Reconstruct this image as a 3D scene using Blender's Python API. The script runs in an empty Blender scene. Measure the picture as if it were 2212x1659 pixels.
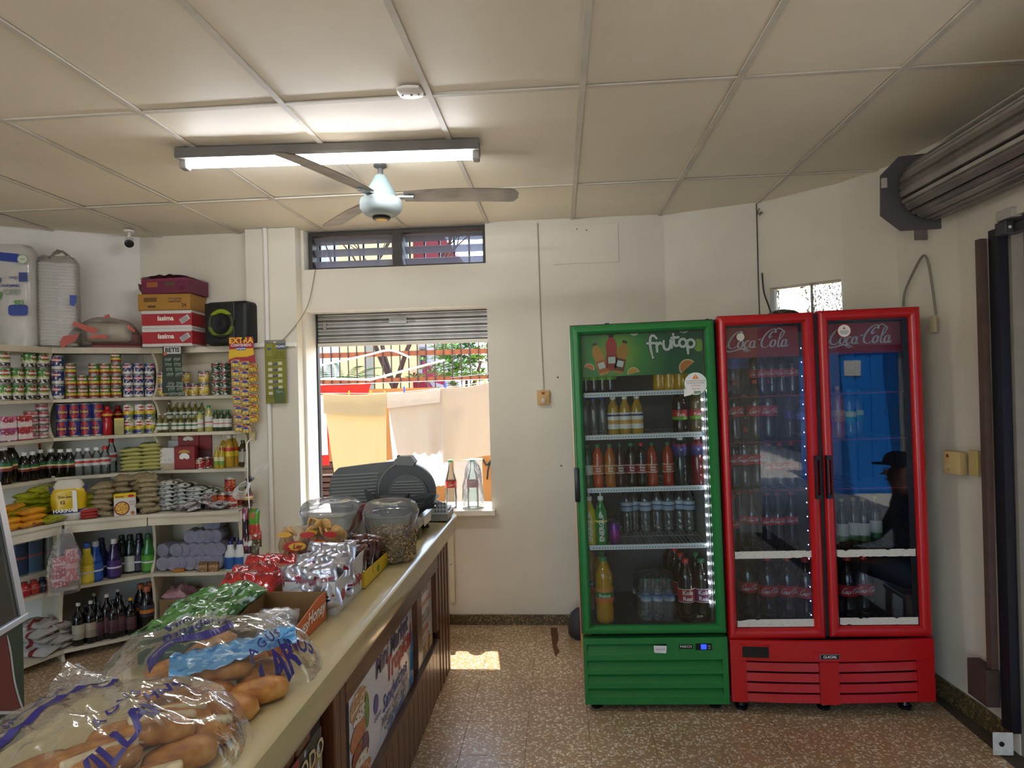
import bpy, bmesh, math, random
from mathutils import Vector, Matrix, noise as mnoise
from math import sin, cos, pi, radians, sqrt, atan2
SC = bpy.context.scene
COL = SC.collection
# ---------------------------------------------------------------- camera
CAM_H = 1.68
_y, _p, _r = radians(4.21), radians(.262), radians(1.405)
_fw = Vector((-sin(_y)*cos(_p), cos(_y)*cos(_p), sin(_p)))
_rt0 = Vector((cos(_y), sin(_y), 0)); _up0 = _rt0.cross(_fw)
_rt = _rt0*cos(_r) - _up0*sin(_r); _up = _up0*cos(_r) + _rt0*sin(_r)
FPX = 1400.0
cam = bpy.data.cameras.new('camera'); camo = bpy.data.objects.new('camera', cam); COL.objects.link(camo)
cam.sensor_width = 36; cam.lens = FPX/2212*36; cam.clip_start = .03; cam.clip_end = 300
_m = Matrix((_rt, _up, -_fw)).transposed().to_4x4(); _m.translation = Vector((0, 0, CAM_H))
camo.matrix_world = _m; SC.camera = camo
def _ray(x, y): return _fw + _rt*((x-1106)/FPX) - _up*((y-829.5)/FPX)
def onY(x, y, Y): d = _ray(x, y); return Vector((0, 0, CAM_H)) + d*(Y/d.y)
def onZ(x, y, Z): d = _ray(x, y); return Vector((0, 0, CAM_H)) + d*((Z-CAM_H)/d.z)
def onL(x, y, a, b):
    """where the sight line of a photo point meets the upright plane over the floor line a-b"""
    d = _ray(x, y); n = Vector((b[1]-a[1], a[0]-b[0])); t = (n.x*a[0]+n.y*a[1])/(n.x*d.x+n.y*d.y)
    return Vector((0, 0, CAM_H)) + d*t
# ---------------------------------------------------------------- world, sun, exposure
SUN_DIR = Vector((.146, -1, -2.1)).normalized()
wd = bpy.data.worlds.new('sky'); SC.world = wd; wd.use_nodes = True
_n = wd.node_tree.nodes; _l = wd.node_tree.links
_bg = _n['Background']; _sky = _n.new('ShaderNodeTexSky'); _sky.sky_type = 'NISHITA'; _sky.sun_disc = False
_sky.sun_elevation = radians(64); _sky.sun_rotation = radians(8); _sky.air_density = 1.0; _sky.dust_density = 1.6
_l.new(_sky.outputs[0], _bg.inputs[0]); _bg.inputs[1].default_value = .36
_sl = bpy.data.lights.new('sun', 'SUN'); _sl.energy = 3.35; _sl.angle = radians(.55); _sl.color = (1, .95, .86)
suno = bpy.data.objects.new('sun', _sl); COL.objects.link(suno); suno.rotation_euler = SUN_DIR.to_track_quat('-Z', 'Y').to_euler(); suno.location = (0, 8, 12)
vs = SC.view_settings; vs.view_transform = 'Standard'; vs.look = 'None'; vs.gamma = 1; vs.use_curve_mapping = False
vs.exposure = 1.55
SC.cycles.max_bounces = 7; SC.cycles.diffuse_bounces = 4; SC.cycles.glossy_bounces = 3; SC.cycles.transmission_bounces = 4
SC.cycles.transparent_max_bounces = 16; SC.cycles.caustics_reflective = False; SC.cycles.caustics_refractive = False
SC.cycles.use_denoising = True; SC.cycles.adaptive_threshold = .05; SC.cycles.use_light_tree = False; SC.cycles.sample_clamp_indirect = 6
# ---------------------------------------------------------------- materials
def lin(c):
    if isinstance(c, str): c = c.lstrip('#'); c = [int(c[i:i+2], 16)/255 for i in (0, 2, 4)]
    return tuple(((v/12.92) if v <= .04045 else ((v+.055)/1.055)**2.4) for v in c[:3]) + (1.0,)
_mc = {}
def M(c, rough=.55, metal=0., noise=.0, ns=8., bump=0., bs=40., coat=0., spec=.5, coords='Object', emis=0., sub=0.):
    """plain principled material with optional colour mottling and fine relief"""
    k = ('M', str(c), rough, metal, noise, ns, bump, bs, coat, spec, coords, emis, sub)
    if k in _mc: return _mc[k]
    m = bpy.data.materials.new('mat_%d' % len(_mc)); m.use_nodes = True; nt = m.node_tree; N = nt.nodes; L = nt.links
    b = N['Principled BSDF']; b.inputs['Base Color'].default_value = lin(c); b.inputs['Roughness'].default_value = rough
    b.inputs['Metallic'].default_value = metal; b.inputs['Specular IOR Level'].default_value = spec
    if coat: b.inputs['Coat Weight'].default_value = coat; b.inputs['Coat Roughness'].default_value = .08
    if emis and emis < 20: m.cycles.emission_sampling = 'NONE'
    if emis: b.inputs['Emission Color'].default_value = lin(c); b.inputs['Emission Strength'].default_value = emis
    if sub: b.inputs['Subsurface Weight'].default_value = sub; b.inputs['Subsurface Radius'].default_value = (.02, .01, .006); b.inputs['Subsurface Scale'].default_value = .3
    if noise or bump:
        tc = N.new('ShaderNodeTexCoord')
        src = tc.outputs['Object' if coords == 'World' else coords]
        if coords == 'World':
            g = N.new('ShaderNodeNewGeometry'); src = g.outputs['Position']
    if noise:
        t = N.new('ShaderNodeTexNoise'); t.inputs['Scale'].default_value = ns; t.inputs['Detail'].default_value = 5
        L.new(src, t.inputs['Vector'])
        r = N.new('ShaderNodeMapRange'); r.inputs['From Min'].default_value = .3; r.inputs['From Max'].default_value = .7
        r.inputs['To Min'].default_value = 1-noise; r.inputs['To Max'].default_value = 1+noise*.5; L.new(t.outputs[0], r.inputs[0])
        x = N.new('ShaderNodeMix'); x.data_type = 'RGBA'; x.blend_type = 'MULTIPLY'; x.inputs[0].default_value = 1
        x.inputs[6].default_value = lin(c); L.new(r.outputs[0], x.inputs[7]); L.new(x.outputs[2], b.inputs['Base Color'])
    if bump:
        t2 = N.new('ShaderNodeTexNoise'); t2.inputs['Scale'].default_value = bs; t2.inputs['Detail'].default_value = 4
        L.new(src, t2.inputs['Vector'])
        bp = N.new('ShaderNodeBump'); bp.inputs['Strength'].default_value = bump; bp.inputs['Distance'].default_value = .01
        L.new(t2.outputs[0], bp.inputs['Height']); L.new(bp.outputs[0], b.inputs['Normal'])
    _mc[k] = m; return m
def bands(stops, rough=.4, axis=2, blot=None, bscale=6., bth=.55, metal=0., coat=0., seed=0., coat_r=.1):
    """printed wrap: colour bands along one axis of the thing's box, with optional printed patches"""
    k = ('B', str(stops), rough, axis, str(blot), bscale, bth, metal, coat, seed)
    if k in _mc: return _mc[k]
    m = bpy.data.materials.new('mat_%d' % len(_mc)); m.use_nodes = True; nt = m.node_tree; N = nt.nodes; L = nt.links
    b = N['Principled BSDF']; b.inputs['Roughness'].default_value = rough; b.inputs['Metallic'].default_value = metal
    if coat: b.inputs['Coat Weight'].default_value = coat; b.inputs['Coat Roughness'].default_value = coat_r
    tc = N.new('ShaderNodeTexCoord'); sx = N.new('ShaderNodeSeparateXYZ'); L.new(tc.outputs['Generated'], sx.inputs[0])
    cr = N.new('ShaderNodeValToRGB'); cr.color_ramp.interpolation = 'CONSTANT'; L.new(sx.outputs[axis], cr.inputs[0])
    e = cr.color_ramp.elements
    while len(e) < len(stops): e.new(.5)
    for i, (p, c) in enumerate(stops): e[i].position = p; e[i].color = lin(c)
    out = cr.outputs[0]
    for i, c in enumerate(blot or ()):
        t = N.new('ShaderNodeTexNoise'); t.inputs['Scale'].default_value = bscale; t.inputs['Detail'].default_value = 1.5
        mp = N.new('ShaderNodeMapping'); mp.inputs['Location'].default_value = (seed+3.1*i, 1.7*i, 5.3*i+seed); L.new(tc.outputs['Generated'], mp.inputs[0]); L.new(mp.outputs[0], t.inputs['Vector'])
        g = N.new('ShaderNodeMath'); g.operation = 'GREATER_THAN'; g.inputs[1].default_value = bth; L.new(t.outputs[0], g.inputs[0])
        x = N.new('ShaderNodeMix'); x.data_type = 'RGBA'; L.new(g.outputs[0], x.inputs[0]); L.new(out, x.inputs[6]); x.inputs[7].default_value = lin(c); out = x.outputs[2]
    L.new(out, b.inputs['Base Color']); _mc[k] = m; return m
def clear(tint='#ffffff', refl=.9, rough=.03, haze=0., ior=1.45, wrinkle=0., ws=12., hazec='#ffffff', amt=1.):
    """thin clear plastic or glass: lets light straight through, mirrors by angle, optional milkiness"""
    k = ('C', tint, refl, rough, haze, ior, wrinkle, ws, hazec, amt)
    if k in _mc: return _mc[k]
    m = bpy.data.materials.new('mat_%d' % len(_mc)); m.use_nodes = True; nt = m.node_tree; N = nt.nodes; L = nt.links
    N.remove(N['Principled BSDF']); o = N['Material Output']
    tr = N.new('ShaderNodeBsdfTransparent'); tr.inputs[0].default_value = lin(tint)
    gl = N.new('ShaderNodeBsdfGlossy'); gl.inputs['Roughness'].default_value = rough; gl.inputs[0].default_value = (refl, refl, refl, 1)
    fr = N.new('ShaderNodeFresnel'); fr.inputs[0].default_value = ior
    if wrinkle:
        tc = N.new('ShaderNodeTexCoord'); t = N.new('ShaderNodeTexNoise'); t.inputs['Scale'].default_value = ws; t.inputs['Detail'].default_value = 3; t.inputs['Distortion'].default_value = 1.2
        L.new(tc.outputs['Object'], t.inputs['Vector']); bp = N.new('ShaderNodeBump'); bp.inputs['Strength'].default_value = wrinkle; bp.inputs['Distance'].default_value = .02
        L.new(t.outputs[0], bp.inputs['Height']); L.new(bp.outputs[0], gl.inputs['Normal']); L.new(bp.outputs[0], fr.inputs['Normal'])
    base = tr.outputs[0]
    if haze:
        df = N.new('ShaderNodeBsdfDiffuse'); df.inputs[0].default_value = lin(hazec); tl = N.new('ShaderNodeBsdfTranslucent'); tl.inputs[0].default_value = lin(hazec)
        a = N.new('ShaderNodeMixShader'); a.inputs[0].default_value = .5; L.new(df.outputs[0], a.inputs[1]); L.new(tl.outputs[0], a.inputs[2])
        h = N.new('ShaderNodeMixShader'); h.inputs[0].default_value = haze; L.new(tr.outputs[0], h.inputs[1]); L.new(a.outputs[0], h.inputs[2]); base = h.outputs[0]
    fm = N.new('ShaderNodeMath'); fm.operation = 'MULTIPLY'; fm.inputs[1].default_value = amt; L.new(fr.outputs[0], fm.inputs[0])
    x = N.new('ShaderNodeMixShader'); L.new(fm.outputs[0], x.inputs[0]); L.new(base, x.inputs[1]); L.new(gl.outputs[0], x.inputs[2]); L.new(x.outputs[0], o.inputs[0])
    _mc[k] = m; return m
def cloth(c, trans=.4, noise=.04):
    k = ('T', c, trans)
    if k in _mc: return _mc[k]
    m = bpy.data.materials.new('mat_%d' % len(_mc)); m.use_nodes = True; nt = m.node_tree; N = nt.nodes; L = nt.links
    N.remove(N['Principled BSDF']); o = N['Material Output']
    d = N.new('ShaderNodeBsdfDiffuse'); d.inputs[0].default_value = lin(c); t = N.new('ShaderNodeBsdfTranslucent'); t.inputs[0].default_value = lin(c)
    x = N.new('ShaderNodeMixShader'); x.inputs[0].default_value = trans; L.new(d.outputs[0], x.inputs[1]); L.new(t.outputs[0], x.inputs[2]); L.new(x.outputs[0], o.inputs[0])
    _mc[k] = m; return m
# ---------------------------------------------------------------- mesh building
class MB:
    def __init__(s): s.v = []; s.f = []; s.m = []; s.mi = 0
    def add(s, vs, fs, mi=None):
        o = len(s.v); s.v += [tuple(v) for v in vs]; s.f += [tuple(i+o for i in f) for f in fs]; s.m += [s.mi if mi is None else mi]*len(fs); return s
    def box(s, x0, x1, y0, y1, z0, z1, mi=None):
        return s.add([(x0,y0,z0),(x1,y0,z0),(x1,y1,z0),(x0,y1,z0),(x0,y0,z1),(x1,y0,z1),(x1,y1,z1),(x0,y1,z1)],
                     [(0,3,2,1),(4,5,6,7),(0,1,5,4),(1,2,6,5),(2,3,7,6),(3,0,4,7)], mi)
    def rbox(s, x0, x1, y0, y1, z0, z1, r=.004, seg=2, mi=None):
        bm = bmesh.new(); bmesh.ops.create_cube(bm, size=1)
        for v in bm.verts: v.co = Vector(((x0+x1)/2+v.co.x*(x1-x0), (y0+y1)/2+v.co.y*(y1-y0), (z0+z1)/2+v.co.z*(z1-z0)))
        bmesh.ops.bevel(bm, geom=bm.edges[:], offset=min(r, .49*min(x1-x0, y1-y0, z1-z0)), segments=seg, affect='EDGES', profile=.5)
        return s.bm(bm, mi)
    def bm(s, bm, mi=None):
        bm.verts.index_update(); s.add([v.co.copy() for v in bm.verts], [[v.index for v in f.verts] for f in bm.faces], mi); bm.free(); return s
    def lathe(s, prof, n=20, c=(0,0,0), mi=None, cap=True, mis=None, sq=None):
        """turn a (radius, height) profile; sq(angle) scales the radius for non-round shapes"""
        o = len(s.v); k = len(prof)
        for r, z in prof:
            for i in range(n):
                a = 2*pi*i/n; q = sq(a, z) if sq else 1
                s.v.append((c[0]+r*q*cos(a), c[1]+r*q*sin(a), c[2]+z))
        for j in range(k-1):
            for i in range(n):
                i2 = (i+1) % n; s.f.append((o+j*n+i, o+j*n+i2, o+(j+1)*n+i2, o+(j+1)*n+i)); s.m.append((mis[j] if mis else (s.mi if mi is None else mi)))
        if cap:
            s.f.append(tuple(o+i for i in reversed(range(n)))); s.m.append(mis[0] if mis else (s.mi if mi is None else mi))
            s.f.append(tuple(o+(k-1)*n+i for i in range(n))); s.m.append(mis[-1] if mis else (s.mi if mi is None else mi))
        return s
    def tube(s, path, r, n=8, mi=None, closed=False, cap=True):
        P = [Vector(p) for p in path]; o = len(s.v); up = Vector((0, 0, 1)); pu = None; k = len(P)
        for j, p in enumerate(P):
            if closed: t = P[(j+1) % k]-P[j-1]
            else: t = P[min(j+1, k-1)]-P[max(j-1, 0)]
            t.normalize()
            if pu is None: pu = t.cross(up if abs(t.z) < .9 else Vector((1, 0, 0))).normalized()
            else: pu = (pu - t*pu.dot(t)); pu = pu.normalized() if pu.length > 1e-6 else t.orthogonal().normalized()
            w = t.cross(pu); rr = r[j] if isinstance(r, (list, tuple)) else r
            for i in range(n): a = 2*pi*i/n; s.v.append(tuple(p + pu*(rr*cos(a)) + w*(rr*sin(a))))
        for j in range(k if closed else k-1):
            j2 = (j+1) % k
            for i in range(n): i2 = (i+1) % n; s.f.append((o+j*n+i, o+j*n+i2, o+j2*n+i2, o+j2*n+i)); s.m.append(s.mi if mi is None else mi)
        if cap and not closed:
            s.f.append(tuple(o+i for i in reversed(range(n)))); s.f.append(tuple(o+(k-1)*n+i for i in range(n))); s.m += [s.mi if mi is None else mi]*2
        return s
    def prism(s, poly, a, b, axis='z', mi=None):
        """extrude a 2-d outline between a and b along an axis"""
        n = len(poly); f = {'z': lambda p, t: (p[0], p[1], t), 'y': lambda p, t: (p[0], t, p[1]), 'x': lambda p, t: (t, p[0], p[1])}[axis]
        fl = axis == 'y'
        V = [f(p, a) for p in poly]+[f(p, b) for p in poly]
        ar = sum(poly[i][0]*poly[(i+1) % n][1]-poly[(i+1) % n][0]*poly[i][1] for i in range(n))
        F = [tuple(reversed(range(n))), tuple(range(n, 2*n))]+[(i, (i+1) % n, n+(i+1) % n, n+i) for i in range(n)]
        if ((ar < 0) != fl) != (b < a): F = [tuple(reversed(q)) for q in F]
        return s.add(V, F, mi)
    def grid(s, fn, nu, nv, mi=None, flip=False):
        V = [fn(i/nu, j/nv) for j in range(nv+1) for i in range(nu+1)]
        F = [(j*(nu+1)+i, j*(nu+1)+i+1, (j+1)*(nu+1)+i+1, (j+1)*(nu+1)+i) for j in range(nv) for i in range(nu)]
        return s.add(V, [tuple(reversed(q)) for q in F] if flip else F, mi)
    def xf(s, mtx, i0=0):
        for i in range(i0, len(s.v)): s.v[i] = tuple(mtx @ Vector(s.v[i]))
        return s
    def mesh(s, name, mats, smooth=None):
        me = bpy.data.meshes.new(name); me.from_pydata(s.v, [], s.f)
        for m in (mats if isinstance(mats, (list, tuple)) else [mats]): me.materials.append(m)
        if max(s.m, default=0) > 0: me.polygons.foreach_set('material_index', s.m)
        if smooth is not None:
            me.polygons.foreach_set('use_smooth', [True]*len(me.polygons)); me.set_sharp_from_angle(angle=radians(smooth))
        me.update(); return me
    def obj(s, name, mats, parent=None, smooth=None, loc=None, rz=0, label=None):
        return put(name, s.mesh(name, mats, smooth), parent, loc, rz, label)
def put(name, data, parent=None, loc=None, rz=0, label=None, mtx=None):
    o = bpy.data.objects.new(name, data); COL.objects.link(o)
    if parent is not None: o.parent = parent
    if mtx is not None: o.matrix_local = mtx
    else:
        if loc is not None: o.location = loc
        if rz: o.rotation_euler = (0, 0, rz)
    if label: o['label'] = label
    return o
def tag(o, label, cat, group=None, kind=None):
    o['label'] = label; o['category'] = cat
    if group: o['group'] = group
    if kind: o['kind'] = kind
    return o
def thing(name, label, cat, loc=(0, 0, 0), rz=0, group=None, rot=None):
    o = bpy.data.objects.new(name, None); COL.objects.link(o); o.empty_display_size = .05; o.location = loc
    o.rotation_euler = rot if rot else (0, 0, rz)
    return tag(o, label, cat, group)
def struct(o, label, cat): return tag(o, label, cat, None, 'structure')
def dup(root, loc, rz=0, label=None, group=None, rot=None, scale=None):
    r = root.copy(); COL.objects.link(r); r.location = loc; r.rotation_euler = rot if rot else (0, 0, rz)
    if scale: r.scale = scale
    if label: r['label'] = label
    if group: r['group'] = group
    for ch in root.children:
        c = ch.copy(); COL.objects.link(c); c.parent = r
        for g in ch.children: d = g.copy(); COL.objects.link(d); d.parent = c
    return r
_tc = {}
def text_mesh(s, size=.05, mat=None, bold=0., shear=0., align='CENTER', depth=0., spacing=1., bend=0., sx=1., line=1.):
    """flat lettering in the x-z plane facing -y; bend wraps it round an upright cylinder of that radius"""
    k = (s, size, mat.name if mat else '', bold, shear, align, depth, spacing, bend, sx, line)
    if k in _tc: return _tc[k]
    cu = bpy.data.curves.new('lettering', 'FONT'); cu.body = s; cu.size = size; cu.offset = bold*size; cu.shear = shear; cu.align_x = align; cu.align_y = 'CENTER'
    cu.extrude = depth; cu.space_character = spacing; cu.resolution_u = 2; cu.space_line = line
    o = bpy.data.objects.new('lettering', cu); COL.objects.link(o)
    dg = bpy.context.evaluated_depsgraph_get(); me = bpy.data.meshes.new_from_object(o.evaluated_get(dg)); bpy.data.objects.remove(o); bpy.data.curves.remove(cu)
    for v in me.vertices:
        x, y, z = v.co; x *= sx
        if bend: a = x/bend; v.co = (bend*sin(a), -bend*cos(a)-z, y)
        else: v.co = (x, -z, y)
    me.materials.clear(); me.materials.append(mat); me.name = 'lettering'; _tc[k] = me; return me
def text(s, parent, loc, size=.05, mat=None, rz=0, rot=None, name='lettering', **kw):
    o = put(name, text_mesh(s, size, mat, **kw), parent, loc, rz)
    if rot: o.rotation_euler = rot
    return o
def wob(p, s=1., a=1.): return mnoise.noise(Vector(p)*s)*a
R = random.Random(7)
ORD = ['first', 'second', 'third', 'fourth', 'fifth', 'sixth', 'seventh', 'eighth', 'ninth', 'tenth', 'eleventh', 'twelfth']
def nth(i, n):
    if n == 1: return 'only one'
    if i == 0: return 'leftmost'
    if i == n-1: return 'rightmost'
    return ORD[i]+' from left'
# ================================================================ the room
WALLC = M('#e2dbc9', .6, noise=.10, ns=1.3, bump=.08, bs=9, coords='World')
WALLW = M('#e9e5dc', .6, noise=.06, ns=2.0, bump=.06, bs=9, coords='World')
CEILC = M('#f0e6d0', .55, noise=.10, ns=1.1, bump=.05, bs=3, coords='World')
GRIDC = M('#d6cfc0', .6, noise=.12, ns=6, coords='World')
DARK = M('#1b1a1c', .5); BLACK = M('#0c0c0e', .35); STEEL = M('#8b8a86', .38, metal=.85, noise=.15, ns=14); GREYP = M('#76726e', .5, noise=.1, ns=5)
def terrazzo(base, chip, dark, sc=62.):
    m = bpy.data.materials.new('terrazzo'); m.use_nodes = True; nt = m.node_tree; N = nt.nodes; L = nt.links; b = N['Principled BSDF']
    g = N.new('ShaderNodeNewGeometry'); t0 = N.new('ShaderNodeTexNoise'); t0.inputs['Scale'].default_value = 30; t0.inputs['Detail'].default_value = 2
    L.new(g.outputs['Position'], t0.inputs['Vector'])
    ad = N.new('ShaderNodeMix'); ad.data_type = 'RGBA'; ad.blend_type = 'LINEAR_LIGHT'; ad.inputs[0].default_value = .02
    L.new(g.outputs['Position'], ad.inputs[6]); L.new(t0.outputs[1], ad.inputs[7])
    v = N.new('ShaderNodeTexVoronoi'); v.inputs['Scale'].default_value = sc; v.inputs['Randomness'].default_value = 1; L.new(ad.outputs[2], v.inputs['Vector'])
    r = N.new('ShaderNodeValToRGB'); r.color_ramp.interpolation = 'LINEAR'; L.new(v.outputs['Distance'], r.inputs[0])
    e = r.color_ramp.elements; e[0].position = .34; e[0].color = (1, 1, 1, 1); e[1].position = .46; e[1].color = (0, 0, 0, 1)
    sp = N.new('ShaderNodeSeparateColor'); L.new(v.outputs['Color'], sp.inputs[0])
    cc = N.new('ShaderNodeValToRGB'); L.new(sp.outputs[0], cc.inputs[0]); e = cc.color_ramp.elements; e[0].color = lin(dark); e[1].color = lin(chip); e[1].position = .55; e[0].position = .1
    x = N.new('ShaderNodeMix'); x.data_type = 'RGBA'; L.new(r.outputs[0], x.inputs[0]); x.inputs[6].default_value = lin(base); L.new(cc.outputs[0], x.inputs[7])
    n2 = N.new('ShaderNodeTexNoise'); n2.inputs['Scale'].default_value = 1.6; n2.inputs['Detail'].default_value = 4; L.new(g.outputs['Position'], n2.inputs['Vector'])
    mr = N.new('ShaderNodeMapRange'); mr.inputs[1].default_value = .3; mr.inputs[2].default_value = .7; mr.inputs[3].default_value = .72; mr.inputs[4].default_value = 1.06; L.new(n2.outputs[0], mr.inputs[0])
    y = N.new('ShaderNodeMix'); y.data_type = 'RGBA'; y.blend_type = 'MULTIPLY'; y.inputs[0].default_value = 1; L.new(x.outputs[2], y.inputs[6]); L.new(mr.outputs[0], y.inputs[7])
    L.new(y.outputs[2], b.inputs['Base Color']); b.inputs['Roughness'].default_value = .3; b.inputs['Specular IOR Level'].default_value = .45
    return m
TERR = terrazzo('#b8976f', '#f8ead0', '#c8b088')
SKIRT = terrazzo('#5d4f36', '#a8905c', '#40341f', 75.)
GROUT = M('#4d4234', .8)
# floor: slab, tiles within sight, the rest of the paving
ROOM = [(-4.6, -3.2), (2.05, -3.2), (2.05, 3.0), (1.99, 3.3), (1.95, 3.76), (1.80, 4.1), (1.36, 4.47), (.75, 4.58), (-2.96, 4.62), (-3.756, 4.123), (-4.6, 3.56)]
flo = MB().prism([(-4.7, -3.3), (2.3, -3.3), (2.3, 4.8), (-4.7, 4.8)], -.12, -.002).obj('floor', GROUT); struct(flo, 'speckled brown terrazzo tile floor of the shop', 'floor')
T = .30; tx0 = -.20-11*T; ty0 = 1.75
tile_me = MB().rbox(.0008, T-.0008, .0008, T-.0008, -.0019, 0, .0006, 1).mesh('floor_tile', TERR)
def inside(p, poly):
    c = False
    for i in range(len(poly)):
        a, b = poly[i], poly[i-1]
        if (a[1] > p[1]) != (b[1] > p[1]) and p[0] < (b[0]-a[0])*(p[1]-a[1])/(b[1]-a[1])+a[0]: c = not c
    return c
for i in range(18):
    for j in range(10):
        x, y = tx0+i*T, ty0+j*T
        if -1.25 < x < -1.0 and y < 3.6: pass
        if any(inside((x+a*T, y+b*T), ROOM) for a in (0, 1) for b in (0, 1)):
            put('floor_tile', tile_me, flo, (x, y, 0))
rest = MB().box(-4.6, 2.1, -3.2, ty0-.001, -.0019, 0).box(-4.6, tx0-.001, ty0, 4.2, -.0019, 0)
rest.obj('floor_paving', TERR, flo)['kind'] = 'stuff'
def grid_wall(name, xs, zs, holes, y0, y1, mats, reveal=0):
    """upright wall with openings: one closed mesh over a grid of cells"""
    ix = {}; mb = MB()
    def vid(i, j, k):
        if (i, j, k) not in ix: ix[i, j, k] = len(mb.v); mb.v.append((xs[i], (y0, y1)[k], zs[j]))
        return ix[i, j, k]
    nx, nz = len(xs)-1, len(zs)-1; solid = lambda i, j: 0 <= i < nx and 0 <= j < nz and (i, j) not in holes
    for i in range(nx):
        for j in range(nz):
            if not solid(i, j): continue
            mb.f.append((vid(i, j, 0), vid(i+1, j, 0), vid(i+1, j+1, 0), vid(i, j+1, 0))); mb.m.append(0)
            mb.f.append((vid(i, j, 1), vid(i, j+1, 1), vid(i+1, j+1, 1), vid(i+1, j, 1))); mb.m.append(0)
            for di, dj, a, b in ((-1, 0, (i, j), (i, j+1)), (1, 0, (i+1, j+1), (i+1, j)), (0, -1, (i+1, j), (i, j)), (0, 1, (i, j+1), (i+1, j+1))):
                if not solid(i+di, j+dj): mb.f.append((vid(*a, 0), vid(*b, 0), vid(*b, 1), vid(*a, 1))); mb.m.append(reveal)
    return mb.obj(name, mats)
WX0, WX1 = -1.83, -.503
wb = grid_wall('wall_back', [-3.2, WX0, WX1, .76], [0, .80, 2.265, 2.566, 2.86, 3.0], {(1, 1), (1, 3)}, 4.58, 4.84, [WALLC, WALLW], 1)
struct(wb, 'cream back wall with the serving window opening', 'wall')
def strip_wall(name, pb, pt, zs, holes, th, mats):
    """wall that follows a bent floor line pb (bottom) and pt (top); holes are (segment, row) cells"""
    mb = MB(); ix = {}; H = zs[-1]
    def pos(i, j, k):
        f = zs[j]/H; p = Vector(pb[i])*(1-f)+Vector(pt[i])*f
        a = Vector(pb[max(i-1, 0)]); b = Vector(pb[min(i+1, len(pb)-1)]); d = (b-a).normalized(); n = Vector((-d.y, d.x))
        return (p.x+n.x*th*k, p.y+n.y*th*k, zs[j])
    def vid(i, j, k):
        if (i, j, k) not in ix: ix[i, j, k] = len(mb.v); mb.v.append(pos(i, j, k))
        return ix[i, j, k]
    nx, nz = len(pb)-1, len(zs)-1; solid = lambda i, j: 0 <= i < nx and 0 <= j < nz and (i, j) not in holes
    for i in range(nx):
        for j in range(nz):
            if not solid(i, j): continue
            mb.f.append((vid(i, j, 0), vid(i+1, j, 0), vid(i+1, j+1, 0), vid(i, j+1, 0))); mb.f.append((vid(i, j, 1), vid(i, j+1, 1), vid(i+1, j+1, 1), vid(i+1, j, 1))); mb.m += [0, 0]
            for di, dj, a, b in ((-1, 0, (i, j), (i, j+1)), (1, 0, (i+1, j+1), (i+1, j)), (0, -1, (i+1, j), (i, j)), (0, 1, (i, j+1), (i+1, j+1))):
                if not solid(i+di, j+dj): mb.f.append((vid(*a, 0), vid(*b, 0), vid(*b, 1), vid(*a, 1))); mb.m.append(0)
    return mb.obj(name, mats)
# right wall: bends round the corner, then runs towards the street opening
def lerp(a, b, t): return (a[0]+(b[0]-a[0])*t, a[1]+(b[1]-a[1])*t)
B1, B2, T1, T2 = (1.36, 4.47), (1.80, 4.10), (1.325, 4.37), (1.70, 4.02)
PB = [(.75, 4.58), B1, lerp(B1, B2, .13), lerp(B1, B2, .97), B2, (1.95, 3.76), (1.985, 3.3), (1.985, 3.02)]
PT = [(.75, 4.58), T1, lerp(T1, T2, .13), lerp(T1, T2, .97), T2, (1.86, 3.72), (1.94, 3.3), (1.945, 3.02)]
wr = strip_wall('wall_right', PB, PT, [0, 2.04, 2.285, 2.86], {(2, 1)}, .14, [WALLC]); struct(wr, 'cream wall that bends behind the coolers towards the street', 'wall')
hd = strip_wall('wall_right_header', [(1.985, 3.02), (2.02, -.6)], [(1.945, 3.02), (1.99, -.6)], [0, 2.36, 2.86], {(0, 0)}, .14, [WALLC]); struct(hd, 'wall strip above the rolled street shutter', 'wall')
we = MB().box(1.96, 2.2, -3.3, -.6, 0, 2.9).obj('wall_side', WALLC); struct(we, 'wall beside the street opening behind the viewer', 'wall')
wl = strip_wall('wall_left', [(-4.6, -3.2), (-4.6, 3.555), (-3.756, 4.123), (-2.955, 4.66)], [(-4.6, -3.2), (-4.6, 3.555), (-3.756, 4.123), (-2.955, 4.66)], [0, 2.86], set(), .15, [WALLW]); struct(wl, 'white slanting wall behind the grocery shelves', 'wall')
wf = grid_wall('wall_front', [-4.7, -4.4, .25, 2.2], [0, 2.6, 2.9], {(1, 0)}, -3.35, -3.2, [WALLC]); struct(wf, 'wall behind the viewer with a wide opening added for daylight', 'wall')  # unseen opening, added to let more daylight into the shop
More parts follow.
